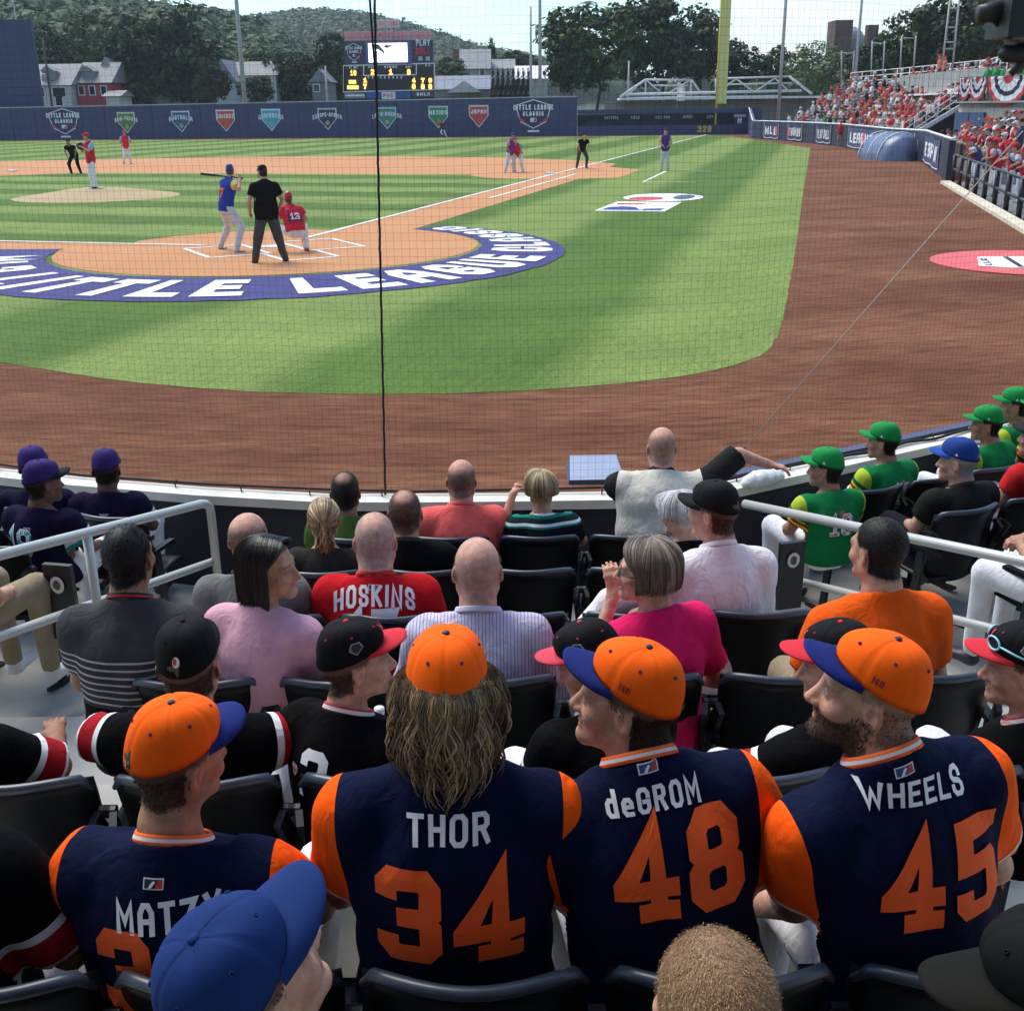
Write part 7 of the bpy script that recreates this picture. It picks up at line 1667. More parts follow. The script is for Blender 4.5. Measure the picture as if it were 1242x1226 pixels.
# clipped hedge
hg = thing('hedge', 'dark clipped arborvitae hedge behind the wall right of the low building', 'hedge')
for k in range(8):
    px = 598 + k * 6.2; a = at_y(px, 84, 146); o = obj('shrub', CR['cone'][0], hg, (a.x, 146, a.z / 2)); o.scale = (.62, .62, a.z / 2)
# ---------------------------------------------------------------- wooded hills
def hill(name, label, pts, Y, depth, seed, ntree, cols, tr_h):
    """ridge outline in photo pixels at distance Y; slope falls to the near foot"""
    r = np.random.default_rng(seed); R = [at_y(px, py, Y) for px, py in pts]; nx, ny = 60, 14; V = []
    xs = np.linspace(R[0].x, R[-1].x, nx + 1); zr = np.interp(xs, [p.x for p in R], [p.z for p in R])
    for j in range(ny + 1):
        t = j / ny
        for i in range(nx + 1): V.append((xs[i] * (1 - .12 * (1 - t)), Y - depth * (1 - t), max(-1, (zr[i] - tr_h) * (math.sin(t * math.pi / 2) ** 1.1)) + (0 if t in (0,) else r.normal(0, .5))))
    for i in range(nx + 1): V.append((xs[i], Y + depth * .6, -1))
    Fs = [(j * (nx + 1) + i, j * (nx + 1) + i + 1, (j + 1) * (nx + 1) + i + 1, (j + 1) * (nx + 1) + i) for j in range(ny + 1) for i in range(nx)]
    me = mesh_from(name, V, Fs, True, [mat('forest_floor', (.03, .045, .02), .95)]); h = struct(name, me)
    # tree crowns as one mass
    P = []; nl = 60
    ti = r.uniform(.12, 1.0, ntree) ** .8; xi = r.uniform(0, 1, ntree)
    xi_x = xs[0] + xi * (xs[-1] - xs[0]); zi = np.maximum(0, np.interp(xi_x, xs, zr) - tr_h) * np.sin(ti * np.pi / 2) ** 1.1
    base = np.stack([xi_x * (1 - .12 * (1 - ti)), Y - depth * (1 - ti), zi + tr_h * .35], 1); cr_ = tr_h * r.uniform(.40, .72, ntree)
    N = ntree * nl; idx = np.repeat(np.arange(ntree), nl); d = r.normal(size=(N, 3)); d[:, 2] = np.abs(d[:, 2]) - .15; d[:, 1] -= .3; d /= np.linalg.norm(d, axis=1)[:, None]
    Pp = base[idx] + d * (cr_[idx] * r.uniform(.75, 1.08, N))[:, None] * np.array([1, 1, 1.0]); nrm = d + r.normal(0, .16, (N, 3)); nrm /= np.linalg.norm(nrm, axis=1)[:, None]; u = np.cross(nrm, r.normal(size=(N, 3))); u /= np.linalg.norm(u, axis=1)[:, None]; w = np.cross(nrm, u); s = (tr_h * .115 * r.uniform(.6, 1.4, N))[:, None]
    VV = np.stack([Pp - u * s, Pp + w * s * .7, Pp + u * s, Pp - w * s * .7], 1).reshape(-1, 3); cc = np.array(cols)[r.integers(0, len(cols), ntree)][idx] * r.uniform(.8, 1.25, (N, 1))
    f = obj(name + '_woods', mesh_from(name + '_woods', VV, np.arange(N * 4).reshape(-1, 4), False, [m_leaf], col=np.repeat(cc, 4, 0))); f['kind'] = 'stuff'; f['label'] = label; f['category'] = 'woods'
HC = [(.030, .066, .016), (.038, .078, .020), (.026, .056, .014), (.046, .086, .024)]
hill('near_hill', 'dark green woods covering the near hillside', [(-160, -60), (0, -34), (90, -12), (170, 0), (215, 8), (260, 12), (300, 20), (330, 34), (380, 60), (430, 95), (470, 122)], 420, 190, 3, 1500, HC, 11)
hill('far_hill', 'hazy woods covering the far ridge', [(230, 60), (300, 24), (340, 18), (390, 12), (430, 14), (480, 24), (520, 36), (560, 50), (620, 64), (700, 78), (760, 100), (820, 128)], 900, 320, 5, 1800, HC, 15)
hill('right_rise', 'woods on the rise behind the bleachers', [(820, 120), (900, 95), (960, 84), (1010, 70), (1060, 66), (1120, 50), (1200, 40), (1320, 36), (1420, 60)], 330, 120, 7, 420, HC, 10)
# ================================================================ right side: padded wall, bleachers, dugout, deck
RW = [Vector((21.4, 103.0, 0)), Vector((22.6, 92.0, 0)), Vector((22.75, 80.4, 0)), Vector((21.5, 70.0, 0)), Vector((20.75, 64.4, 0)), Vector((20.7, 58.4, 0)), Vector((18.6, 51.0, 0)), Vector((16.55, 43.8, 0))]
rw = thing('side_wall', 'low dark blue padded wall with sponsor banners along the right side', 'wall'); m_pad = mat('pad_dark', (.022, .026, .050), .5, var=.15, vscale=1.5, bump=.12, bscale=4)
lens = [0]
for a, b in zip(RW[:-1], RW[1:]): lens.append(lens[-1] + (b - a).length)
def rwp(s):
    for i in range(len(RW) - 1):
        if s <= lens[i + 1] or i == len(RW) - 2: return RW[i].lerp(RW[i + 1], (s - lens[i]) / (lens[i + 1] - lens[i])), (RW[i + 1] - RW[i]).normalized()
npan = 26
for k in range(npan):
    p, d = rwp(lens[-1] * k / npan + .03); q, _ = rwp(lens[-1] * (k + 1) / npan - .03); m = MB(); h = 1.42 + random.uniform(-.015, .015); m.bar(p + Vector((0, 0, h / 2)), q + Vector((0, 0, h / 2)), .22, h); m.build('pad', m_pad if k % 3 else mat('pad_mid', (.030, .036, .075), .5, var=.1, vscale=1.5), rw)
P_ = [rwp(lens[-1] * k / 40)[0] + Vector((0, 0, 1.46)) for k in range(41)]; MB().tube(P_, .05, 6).build('top_rail', m_white, rw, True)
def banner(px0, px1, py0, py1, txt, col, tcol, red=None):
    # banner on the wall between two photo columns: find wall distance for each column
    def hit(px):
        best = None
        for i in range(500):
            s = lens[-1] * i / 499; p, d = rwp(s); u = ray(px, 165); e = abs(p.x * u.y - p.y * u.x)
            if best is None or e < best[0]: best = (e, s)
        return best[1]
    s0, s1 = hit(px0), hit(px1); p0, d = rwp(s0); p1, _ = rwp(s1); d = (p1 - p0).normalized(); n = Vector((d.y, -d.x, 0)); n = n if n.x < 0 else -n; W = (p1 - p0).length; c = (p0 + p1) / 2 + n * .14
    g = thing('wall_banner', 'navy banner lettered %s hung on the side wall' % txt, 'banner'); H = 1.16
    fn = lambda off: (lambda u, v: c + d * u + Vector((0, 0, v)) + n * off)
    sag = lambda off: (lambda u, v: c + d * u + Vector((0, 0, v + .03 * math.cos(u * 6.28 / max(W, .1) * 2))) + n * (off + .015 * math.sin(u * 4)))
    strips_mesh('cloth', rect_strips(W, H, 10, 3, 0, .72), sag(0), mat('banner_' + str(int(px0)), col, .7, var=.08, vscale=2), g)
    ws, tw = text_words(txt, .62, .22, .2, .75, .4); k = W * .8 / tw
    for st in ws: strips_mesh('lettering', [[tuple((p[0] * k, p[1] + .42) for p in r) for r in s] for s in st], sag(.02), tcol, g)
    strips_mesh('trim', rect_strips(W, .05, 10, 1, 0, .16), sag(.01), m_white, g)
    for e in (-1, 1): strips_mesh('trim', rect_strips(.06, H, 1, 3, e * (W / 2 - .03), .72), sag(.01), m_white, g)
    if red: strips_mesh('mark', rect_strips(W * .16, .7, 3, 2, W * red, .72), sag(.03), mat('banner_pink', (.68, .10, .22), .6), g)
NV = (.035, .040, .11)
banner(928, 946, 150, 168, 'MLB', NV, m_white, .34); banner(957, 975, 150, 168, 'THUMBS', NV, m_white, -.42); banner(992, 1010, 151, 176, 'PLAY BALL', NV, m_white); banner(1031, 1066, 153, 178, 'LEAGUE', (.06, .07, .16), m_white, .10); banner(1112, 1122, 165, 196, 'LL', NV, m_white, .3); banner(1126, 1146, 165, 205, 'ESPN', (.05, .06, .14), m_white)
# tarpaulin cover
tv = thing('tarp_roll', 'domed blue tarpaulin cover resting against the side wall', 'tarpaulin', (19.9, 61.0, 0), math.atan2(-6.0, .4) + math.pi / 2)
V = []; Fs = []; nu, nv = 18, 12
for j in range(nv + 1):
    y = -2.3 + 4.6 * j / nv; e = max(0, 1 - abs(y / 2.3) ** 5) ** .5
    for i in range(nu + 1): a = math.pi * i / nu; V.append((math.cos(a) * (1.15 * e + .05) + .02 * math.sin(9 * a + j), y, math.sin(a) * (1.3 * e + .04) * (1 + .03 * math.sin(j * 2.2 + a * 3))))
for j in range(nv):
    for i in range(nu): a = j * (nu + 1) + i; Fs.append((a, a + 1, a + nu + 2, a + nu + 1))
obj('cover', mesh_from('cover', V, Fs, True, [mat('tarp_blue', (.10, .13, .21), .38, var=.25, vscale=1.5, bump=.4, bscale=3)]), tv)
for y in (-1.2, .2, 1.5): MB().tube([(math.cos(a) * 1.20, y, math.sin(a) * 1.36) for a in np.linspace(0, math.pi, 15)], .03, 5).build('strap', m_white, tv, True)
# ---- low-detail people (crowds)
def lowfig(name, J, cols, res=.05, capc=None, hairc=(.05, .03, .02), skin=SKIN):
    shirt, pants = cols; pr = []; pc = []
    for (h0, w0, d0), (h1, w1, d1) in zip(TORSO[:-1], TORSO[1:]): pr.append(fcap_(J['C'](h0), J['C'](h1), (w0 + .02, d0 + .02), (w1 + .02, d1 + .02), (1, 0, 0))); pc.append(shirt)
    for k in 'LR':
        pr.append(cap_(J['sh' + k], J['el' + k], .068, .055)); pc.append(shirt); pr.append(cap_(J['el' + k], J['wr' + k], .046, .04)); pc.append(skin)
        pr.append(cap_(J['hp' + k], J['kn' + k], .10, .075)); pc.append(pants); pr.append(cap_(J['kn' + k], J['an' + k], .075, .055)); pc.append(pants); pr.append(cap_(J['an' + k] + np.array([0, 0, -.03]), J['to' + k], .05, .045)); pc.append((.05, .05, .05))
    hc = J['neck'] + np.array([0, .04, .16]); pr.append(cap_(J['neck'], hc, .06, .06)); pc.append(skin); pr.append(ell_(hc, (.082, .10, .12))); pc.append(skin); pr.append(ell_(hc + np.array([0, -.02, .045]), (.092, .112, .09))); pc.append(capc or hairc)
    if capc is not None: pr.append(fcap_(hc + np.array([0, .08, .05]), hc + np.array([0, .16, .045]), (.075, .02), (.06, .018), (1, 0, 0))); pc.append(capc)
    V, Fq = grow(pr, res); D = np.stack([prim_d(p, V) for p in pr], 1); c = np.array(pc)[D.argmin(1)]
    return mesh_from(name, V, Fq, True, [vcol_mat('crowd', .7, 0, 1, .2, var=.15, vscale=9)], col=c)
SHIRTS = [('red', (.55, .04, .05)), ('white', (.66, .65, .64)), ('pale pink', (.62, .34, .34)), ('orange-red', (.60, .16, .10)), ('black', (.02, .02, .024)), ('grey', (.22, .22, .23)), ('navy', (.03, .04, .10)), ('green', (.03, .28, .08))]
SEATED = {}
for k, (nm, c) in enumerate(SHIRTS):
    for v in range(2):
        rr_ = random.Random(k * 7 + v); J = seated_pose(S=rr_.uniform(.9, 1.02), lean=rr_.uniform(-.05, .25), roll=rr_.uniform(-.06, .06), arms=None if v == 0 else {'L': ((-.25, .2, .25), (-.12, .25, .40)), 'R': ((.25, .1, .2), (.12, .3, .06))})
        SEATED[(nm, v)] = lowfig('person', J, (c, (.10, .09, .09) if v else (.30, .26, .20)), .05, capc=[(.5, .03, .04), (.6, .6, .6), None, (.03, .03, .04)][(k + v) % 4], hairc=[(.03, .02, .015), (.2, .12, .06), (.35, .33, .3)][(k + 2 * v) % 3])
def px_of(x, y, z): d = y * _cp - (z - CH) * _sp; return 621 + F * x / d
def crowd(x, y, z, yaw, where, weights, group):
    if px_of(x, y, z) > 1262: return None
    nm, c = random.choices(SHIRTS, weights)[0]; o = obj('person', SEATED[(nm, random.randint(0, 1))], None, (x, y, z), (0, 0, yaw)); s = random.uniform(.92, 1.05); o.scale = (s, s, s)
    return tag(o, 'spectator in %s top %s' % (nm, where), 'person', group)
# ---- bleachers
bl_ = thing('bleacher_stand', 'aluminium bleacher stand packed with fans above the side wall', 'bleachers'); m_alu = mat('aluminium', (.55, .55, .54), .4, metal=.3, var=.08, vscale=2)
BY0, BY1, NR = 66.0, 99.0, 8
def bx_(y): return 23.6 + .9 * (1 - abs((y - 80) / 16) ** 2) * .5 if y > 70 else 23.2 - (70 - y) * .18
for r in range(NR):
    for (ya, yb) in ((BY0, 77), (77, 88), (88, BY1)):
        xa, xb = bx_(ya) + r * .62, bx_(yb) + r * .62; z = .75 + r * .42
        m = MB(); m.bar((xa, ya, z + .43), (xb, yb, z + .43), .30, .05); m.build('bench', m_alu, bl_); m = MB(); m.bar((xa - .28, ya, z), (xb - .28, yb, z), .55, .05); m.build('footboard', m_alu, bl_)
xa = bx_(BY0); m = MB(); m.bar((xa - .8, BY0 - .25, .55), (xa + NR * .62, BY0 - .25, .75 + NR * .42 - .15), .12, .22); m.build('stringer', m_white, bl_)
V = [(xa - .7, BY0 - .1, .3), (xa + NR * .62, BY0 - .1, .3), (xa + NR * .62, BY0 - .1, .75 + NR * .42 - .3)]; obj('side_panel', mesh_from('side_panel', V, [(0, 1, 2)], False, [m_blk]), bl_)
for r in range(NR + 1):
    p = Vector((xa - .5 + r * .62, BY0 - .25, .6 + r * .42)); MB().tube([p, p + Vector((0, 0, 1.05))], .03, 6).build('rail_post', m_white, bl_, True)
for dz in (.35, .7, 1.05): MB().tube([(xa - .5, BY0 - .25, .6 + dz), (xa - .5 + NR * .62, BY0 - .25, .6 + NR * .42 + dz)], .028, 6).build('side_rail', m_white, bl_, True)
for k in range(14):
    y = BY0 + (BY1 - BY0) * k / 13; p = Vector((bx_(y) + NR * .62, y, .7 + NR * .42)); MB().tube([p - Vector((0, 0, 3.5)), p + Vector((0, 0, 1.1))], .035, 6).build('rear_post', m_alu, bl_, True)
for dz in (.4, .75, 1.1): MB().tube([(bx_(y) + NR * .62, y, .7 + NR * .42 + dz) for y in np.linspace(BY0, BY1, 12)], .028, 6).build('rear_rail', m_white, bl_, True)
WR = [7, 7, 7, 3, 2.5, 2.5, 1.5, .2]
for r in range(NR):
    y = BY0 + .4
    while y < BY1 - .3:
        if random.random() < .93: crowd(bx_(y) + r * .62 + .05 + random.gauss(0, .05), y + random.gauss(0, .06), .75 + r * .42 + .55, rad(90) + random.gauss(0, .35), 'seated on the bleachers', WR, 'fans on the bleachers')
        y += random.uniform(1.0, 1.4) if y < 82 else random.uniform(1.5, 2.1)
# people standing along the wall in front of the bleachers
STAND = {}
def stand_pose(S=1.0, lean=0.0, roll=0.0, spread=.12, arms=None, bw=1.0, slouch=0.0, knees=None, twist=0.0, hip=.93):
    J = seated_pose(S=S, lean=lean, roll=roll, arms=arms or {'L': ((-.25, .02, .22), (-.22, .14, .0)), 'R': ((.25, .02, .22), (.22, .14, .0))}, bw=bw, slouch=slouch, twist=twist)
    for s, k in ((-1, 'L'), (1, 'R')):
        J['hp' + k] = np.array([s * .09, 0, 0.]); J['kn' + k] = np.array([s * (.09 + spread * .5), .03, -.44]); J['an' + k] = np.array([s * (.09 + spread), -.02, -.86]); J['to' + k] = J['an' + k] + np.array([s * .03, .15, -.04])
    if knees:
        for k, (kn, an) in knees.items(): J['kn' + k] = np.array(kn, float); J['an' + k] = np.array(an, float); J['to' + k] = J['an' + k] + np.array([(-.02 if k == 'L' else .02), .15, -.04])
    return J
for k, (nm, c) in enumerate(SHIRTS):
    STAND[nm] = lowfig('person', stand_pose(lean=.05 * (k % 3)), (c, [(.05, .06, .09), (.25, .22, .17), (.55, .55, .55)][k % 3]), .05, capc=[(.5, .03, .04), (.03, .03, .04), None][k % 3])
def stander(x, y, z, yaw, where, weights, group):
    if px_of(x, y, z) > 1262: return None
    nm, c = random.choices(SHIRTS, weights)[0]; o = obj('person', STAND[nm], None, (x, y, z), (0, 0, yaw)); s = random.uniform(.92, 1.04); o.scale = (s, s, s); return tag(o, 'spectator in %s top %s' % (nm, where), 'person', group)
for k in range(30):
    s = lens[-1] * (.30 + .52 * k / 30); p, d = rwp(s); n = Vector((-d.y, d.x, 0)); n = n if n.x > 0 else -n; q = p + n * random.uniform(.5, 1.3); stander(q.x, q.y, .62 + random.uniform(-.1, .1), rad(75) + random.gauss(0, .6), 'standing behind the padded side wall', [1.5, 5, 1, 1, 5, 2, 2, .3], 'people behind the side wall')
for k in range(2): p = Vector((xa + NR * .62 - 2.0 + k * .7, 73 + k, 0)); stander(p.x + .8, p.y, .75 + 7 * .42 + 1.0, rad(90), 'standing at the top of the bleachers', [1, 0, 2, 1, 3, 0, 0, 0], 'people standing on the bleachers')
# ---- grandstand extension beyond: fascia, passage, deck with bunting
fs = thing('grandstand_fascia', 'long grey corrugated fascia over a dark passage behind the bleachers', 'wall')
fa, fb = at_y(1040, 116, 78), at_y(1180, 100, 60); m_fas = mat('fascia_grey', (.30, .29, .275), .6, var=.1, vscale=1.5)
nf = 26
for k in range(nf):
    p = Vector((27.5, 84, 0)).lerp(Vector((24.6, 60, 0)), k / nf); q = Vector((27.5, 84, 0)).lerp(Vector((24.6, 60, 0)), (k + .97) / nf); t = (k + .5) / nf; zt_ = 4.55 - .10 * t; zb_ = 3.30 + .0 * t
    m = MB(); m.bar(p + Vector((0, 0, (zt_ + zb_) / 2)), q + Vector((0, 0, (zt_ + zb_) / 2)), .10 + .04 * (k % 2), zt_ - zb_); m.build('sheet', m_fas, fs)
m = MB(); m.bar((27.2, 84, 3.25), (24.3, 60, 3.25), .5, .10); m.build('lower_trim', m_white, fs)
m = MB(); m.bar((29.5, 84, 1.6), (26.6, 60, 1.6), .2, 3.4); m.build('passage_shade', m_blk, fs)  # black sheet stands in for the shade inside the open passage
for k in range(5): p = Vector((27.2, 80, 0)).lerp(Vector((24.5, 60.5, 0)), k / 4); m = MB(); m.box((p.x, p.y, 1.6), (.16, .16, 3.3)); m.build('column', mat('column_dark', (.04, .05, .04), .6), fs)
dk = thing('upper_deck', 'cream walled spectator deck hung with red white and blue bunting', 'deck'); m_cream = mat('cream_wall', (.62, .52, .43), .8, var=.06, vscale=1)
DA, DB = Vector((22.3, 57.6, 0)), Vector((23.6, 47.0, 0)); DA = at_y(1163, 130, 57.6); DA.z = 0; DB = at_y(1290, 130, 50.5); DB.z = 0
du = (DB - DA).normalized(); dn = Vector((du.y, -du.x, 0)); dn = dn if dn.y < 0 else -dn
ntile = 8
for k in range(ntile):
    p = DA.lerp(DB, k / ntile); q = DA.lerp(DB, (k + .985) / ntile); m = MB(); m.bar(p + Vector((0, 0, 1.35)) - dn * .15, q + Vector((0, 0, 1.35)) - dn * .15, .3, 2.72); m.build('wall_panel', m_cream, dk)
m = MB(); m.bar(DA + Vector((0, 0, 2.76)), DB + Vector((0, 0, 2.76)), .6, .08); m.build('deck_slab', m_conc, dk)
m = MB(); m.bar(DA - dn * 3 + Vector((0, 0, 2.6)), DB - dn * 3 + Vector((0, 0, 2.6)), 6, .2); m.build('deck_floor', m_conc, dk)
for k in range(12): p = DA.lerp(DB, k / 11) + dn * .1; MB().tube([p + Vector((0, 0, 2.78)), p + Vector((0, 0, 3.85))], .03, 6).build('rail_post', m_blk, dk, True)
MB().tube([DA + dn * .1 + Vector((0, 0, 3.86)), DB + dn * .1 + Vector((0, 0, 3.86))], .035, 6).build('hand_rail', m_blk, dk, True)
m = MB(); pz = at_y(1160, 150, 57.2); p = DA.lerp(DB, .02) + dn * .06; q = DA.lerp(DB, .30) + dn * .06
for t0_, t1_ in ((.0, .145), (.155, .30)): a, b = DA.lerp(DB, t0_) + dn * .10, DA.lerp(DB, t1_) + dn * .10; m = MB(); m.bar(a + Vector((0, 0, 1.15)), b + Vector((0, 0, 1.15)), .12, 2.3); m.build('blue_door', mat('door_blue', (.075, .10, .20), .6), dk)
def bunting(c, W, H, label):
    b = thing('bunting', label, 'bunting'); rings = [(0, .26, (.55, .05, .08)), (.26, .52, (.72, .72, .72)), (.52, .68, (.02, .022, .05)), (.68, .86, (.72, .72, .72)), (.86, 1.0, (.55, .05, .07))]; n = 24
    for i, (r0, r1, col_) in enumerate(rings):
        V = []; Fs = []
        for j in range(n + 1):
            a = math.pi + math.pi * j / n
            for r in (r0, r1): V.append(c + du * (math.cos(a) * r * W / 2) + Vector((0, 0, math.sin(a) * r * H)) + dn * (.16 + .03 * math.sin(j * 1.9)))
        for j in range(n): Fs.append((j * 2, j * 2 + 1, j * 2 + 3, j * 2 + 2))
        obj('band', mesh_from('band', V, Fs, True, [mat('bunt_%d' % int(col_[0] * 1000 + col_[2] * 100), col_, .8)]), b)
for t, W, H, lb in ((.07, 1.0, 1.0, 'small half-round bunting at the corner of the deck'), (.20, 1.3, 1.05, 'half-round bunting between two others on the deck rail'), (.50, 2.9, 1.25, 'large half-round red white and blue bunting on the deck rail'), (.85, 2.6, 1.2, 'half-round bunting at the far end of the deck rail')): bunting(DA.lerp(DB, t) + Vector((0, 0, 3.85)), W, H, lb)
for k in range(16): p = DA.lerp(DB, (k + .4) / 15) - dn * random.uniform(.5, 1.6); stander(p.x, p.y, 2.72 + .93, rad(100) + random.gauss(0, .4), 'on the bunting deck', [2, 1, 4, 1, 1, 1, 0, 5], 'fans on the bunting deck')
# ---- dugout
dg = thing('dugout_rail', 'black padded dugout rail with posts on a pale coping', 'rail'); m_padk = mat('rail_pad', (.012, .012, .016), .5)
R0, R1 = fld(22.6, -15.75), fld(2.5, -15.95)
m = MB(); m.bar(R0 + Vector((-.25, 0, .04)), R1 + Vector((-.25, 0, .04)), .34, .10); m.build('coping', mat('coping_cream', (.62, .55, .42), .8, var=.1, vscale=2), dg)
for k in range(11): p = R0.lerp(R1, k / 10) ; m = MB(); m.tube([p + Vector((0, 0, .0)), p + Vector((0, 0, .98))], .075, 8); m.build('padded_post', m_padk, dg, True)
for z in (.98, .5): MB().tube([R0 + Vector((0, 0, z)), R1 + Vector((0, 0, z))], .045, 8).build('rail', m_padk, dg, True)
m = MB(); mid = (R0 + R1) / 2; q0, q1 = R0 + Vector((1.6, -.3, 0)), R1 + Vector((1.6, -.3, 0)); m.bar(q0 + Vector((0, 0, .0)), q1 + Vector((0, 0, .0)), 3.0, .06); m.build('floor', m_dconc, dg)
bk = thing('dugout_fence', 'blue fence with white cap behind the leaning players', 'fence'); a, b = R0 + Vector((3.4, -.9, 0)), R1 + Vector((3.4, -.9, 0)); m = MB(); m.bar(a + Vector((0, 0, .9)), b + Vector((0, 0, .9)), .2, 1.0); m.build('pad', m_wblue, bk); MB().tube([a + Vector((0, 0, 1.44)), b + Vector((0, 0, 1.44))], .05, 6).build('cap_rail', m_white, bk, True)
SEG = [Vector((20.7, 58.0, 0)), Vector((18.6, 51.0, 0)), Vector((16.55, 43.8, 0)), Vector((15.9, 41.0, 0)), Vector((14.6, 36.0, 0))]
for rr in range(5):
    z_ = .45 + rr * .30
    for a, b in zip(SEG[:-1], SEG[1:]):
        d = (b - a).normalized(); n = Vector((-d.y, d.x, 0)); n = n if n.x > 0 else -n; off = (1.5 if a.y > 43 else 3.4) + rr * .80; a2, b2 = a + n * off, b + n * off
        m = MB(); m.bar(a2 + Vector((0, 0, z_ / 2 - .3)), b2 + Vector((0, 0, z_ / 2 - .3)), .79, z_ + .6); o = m.build('side_terrace', m_conc); o['kind'] = 'structure'
        k = 0.0; Ls = (b2 - a2).length
        while k < Ls:
            p = a2.lerp(b2, k / Ls)
            if random.random() < .92 and px_of(p.x, p.y, z_ + 1) < 1252: (crowd if random.random() < .75 else stander)(p.x, p.y, z_ + (.55 if True else 0), rad(75) + random.gauss(0, .4), 'in the rows behind the dugout', [6, 4, 2, 3, 7, 2, 1, .6], 'fans behind the dugout')
            k += random.uniform(.7, 1.0)
red_j = cloth('dugout_red', (.55, .03, .045), (.50, .55, .62)); redcap = lambda: cap_of((.55, .02, .035), (.55, .02, .035), nu=24, nv=6)
for k in range(11):
    t = (k + .6) / 14; p = R0.lerp(R1, t + random.gauss(0, .012)) + Vector((.42 + random.uniform(-.05, .35), -.1, 0)); arms = {'L': ((-.28, .20, .28), (-.10, .42, .20)), 'R': ((.28, .20, .28), (.10, .42, .20))} if k % 3 else {'L': ((-.26, .05, .2), (-.2, .25, .1)), 'R': ((.28, .20, .28), (.10, .42, .20))}
    lab = 'player in red cap and navy jersey leaning on the dugout rail' if k % 4 == 2 else 'player in red cap and red jersey leaning on the dugout rail'
    if px_of(p.x, p.y, 1) > 1275: continue
    person(lab, (p.x, p.y, .02 + .90), rad(70) + random.gauss(0, .2), stand_pose(S=random.uniform(.88, 1.08), lean=random.uniform(.15, .65), roll=random.gauss(0, .08), arms=arms, slouch=.04), dict(hair='short', hairc=(.02, .015, .012), blades=False), red_j if k % 4 != 2 else cloth('dugout_navy', (.05, .06, .14), (.45, .5, .58)), m_whitepants, skin=random.choice([SKIN, TAN, (.3, .15, .09)]), cap=redcap(), res=.03, hres=.02, seed=200 + k, group='players leaning on the dugout rail', headrot=(random.gauss(.1, .3), -.1, 0), fold=0, loose=.02)
# ================================================================ players and officials on the field
def on_field(px, py, dz=0.0): p = at_z(px, py, 0.0); return p
PL_ = dict(pl=1.22, res=.018, hres=.012, fold=.006, loose=.018, blade_n=300, blade_w=.006)
def toward(a, b): d = b - a; return math.atan2(d.y, d.x) - math.pi / 2
fcap_k = lambda c, b, **k: cap_of(c, b, nu=30, nv=8, **k)
grey_p = cloth('road_grey_trousers', (.62, .60, .60)); white_p = cloth('home_white_trousers', (.74, .74, .74)); ump_p = cloth('umpire_trousers', (.075, .075, .078)); ump_s = cloth('umpire_polo', (.010, .010, .012)); redj = cloth('field_red_jersey', (.58, .035, .06), (.25, .50, .66)); royal = cloth('royal_jersey', (.035, .06, .30), (.70, .52, .12)); purple_j = cloth('field_purple_jersey', (.09, .05, .22), (.55, .42, .2))
# umpire behind the plate
p = on_field(328, 318.5); yw = toward(p, fld(13, 13)) - .10
um = person('umpire in black polo and grey trousers standing behind the catcher', (p.x, p.y, .90), yw, stand_pose(S=1.04, spread=.20, bw=1.14, arms={'L': ((-.31, -.02, .24), (-.28, .16, .02)), 'R': ((.32, .0, .24), (.26, .18, .04))}), dict(hair='short', hairc=(.02, .02, .02)), ump_s, ump_p, skin=SKIN, cap=fcap_k((.010, .010, .012), (.010, .010, .012)), headrot=(.25, -.1, 0), seed=301, shoes=(.02, .02, .02), fat=.35, pl=1.35, res=.016, hres=.010, fold=.006, loose=.018)
m = MB()
for k in range(5): m.tube([(math.sin(a) * .10, -.02 + math.cos(a) * .125, -.07 + .045 * k) for a in np.linspace(-1.3, 1.3, 9)], .006, 5)
o = m.build('face_mask', m_blk, um['root'], True); o.matrix_local = um['hm']
m = MB(); m.tube([(math.cos(a) * .175, math.sin(a) * .135 , .06) for a in np.linspace(0, 2 * math.pi, 25)[:-1]], .018, 6, closed=True); m.build('belt', m_blk, um['root'], True)
# catcher squatting
p = on_field(361, 307); yw = toward(p, fld(13, 13))
sq = stand_pose(S=.98, lean=.42, slouch=.06, bw=1.08, arms={'L': ((-.24, .32, .28), (-.12, .52, .34)), 'R': ((.28, .16, .24), (.22, .22, -.02))}, knees={'L': ((-.30, .36, .07), (-.26, .16, -.33)), 'R': ((.30, .36, .07), (.26, .16, -.33))})
ct = person('catcher in red jersey and helmet squatting behind the plate', (p.x, p.y, .42), yw, sq, dict(hair='short', hairc=(.02, .02, .02), blades=False), cloth('catcher_red', (.60, .03, .05)), white_p, skin=SKIN, headrot=(0, .15, 0), seed=302, shoes=(.45, .02, .03), cap=dict(colm=mat('helmet_red', (.50, .02, .035), .3), brimm=mat('helmet_red', (.5, .02, .03), .3), long=.012, nu=30, nv=8, low=.02), pl=1.2, hem0=-.01, res=.016, hres=.011, fold=.006, loose=.02)
number(ct, '13', .15, .20, w=.2, m=m_letter)
for s in (-1, 1):
    on_back(ct, 'harness_strap', [[((s * .13, .02 + .36 * t), (s * .13 + .012, .02 + .36 * t), (s * .13 + .025, .02 + .36 * t)) for t in np.linspace(0, 1, 6)]], m_slate, .12, .008)
    kx = 'L' if s < 0 else 'R'; m = MB(); a, b = Vector(sq['kn' + kx]), Vector(sq['an' + kx]); m.tube([a + Vector((0, .03, .03)), a.lerp(b, .5) + Vector((0, .05, 0)), b + Vector((0, .06, .02))], [.085, .07, .055], 8); m.build('shin_guard', mat('helmet_red', (.5, .02, .03), .3), ct['root'], True)
on_back(ct, 'harness_strap', rect_strips(.30, .03, 8, 1), m_slate, .20, .008)
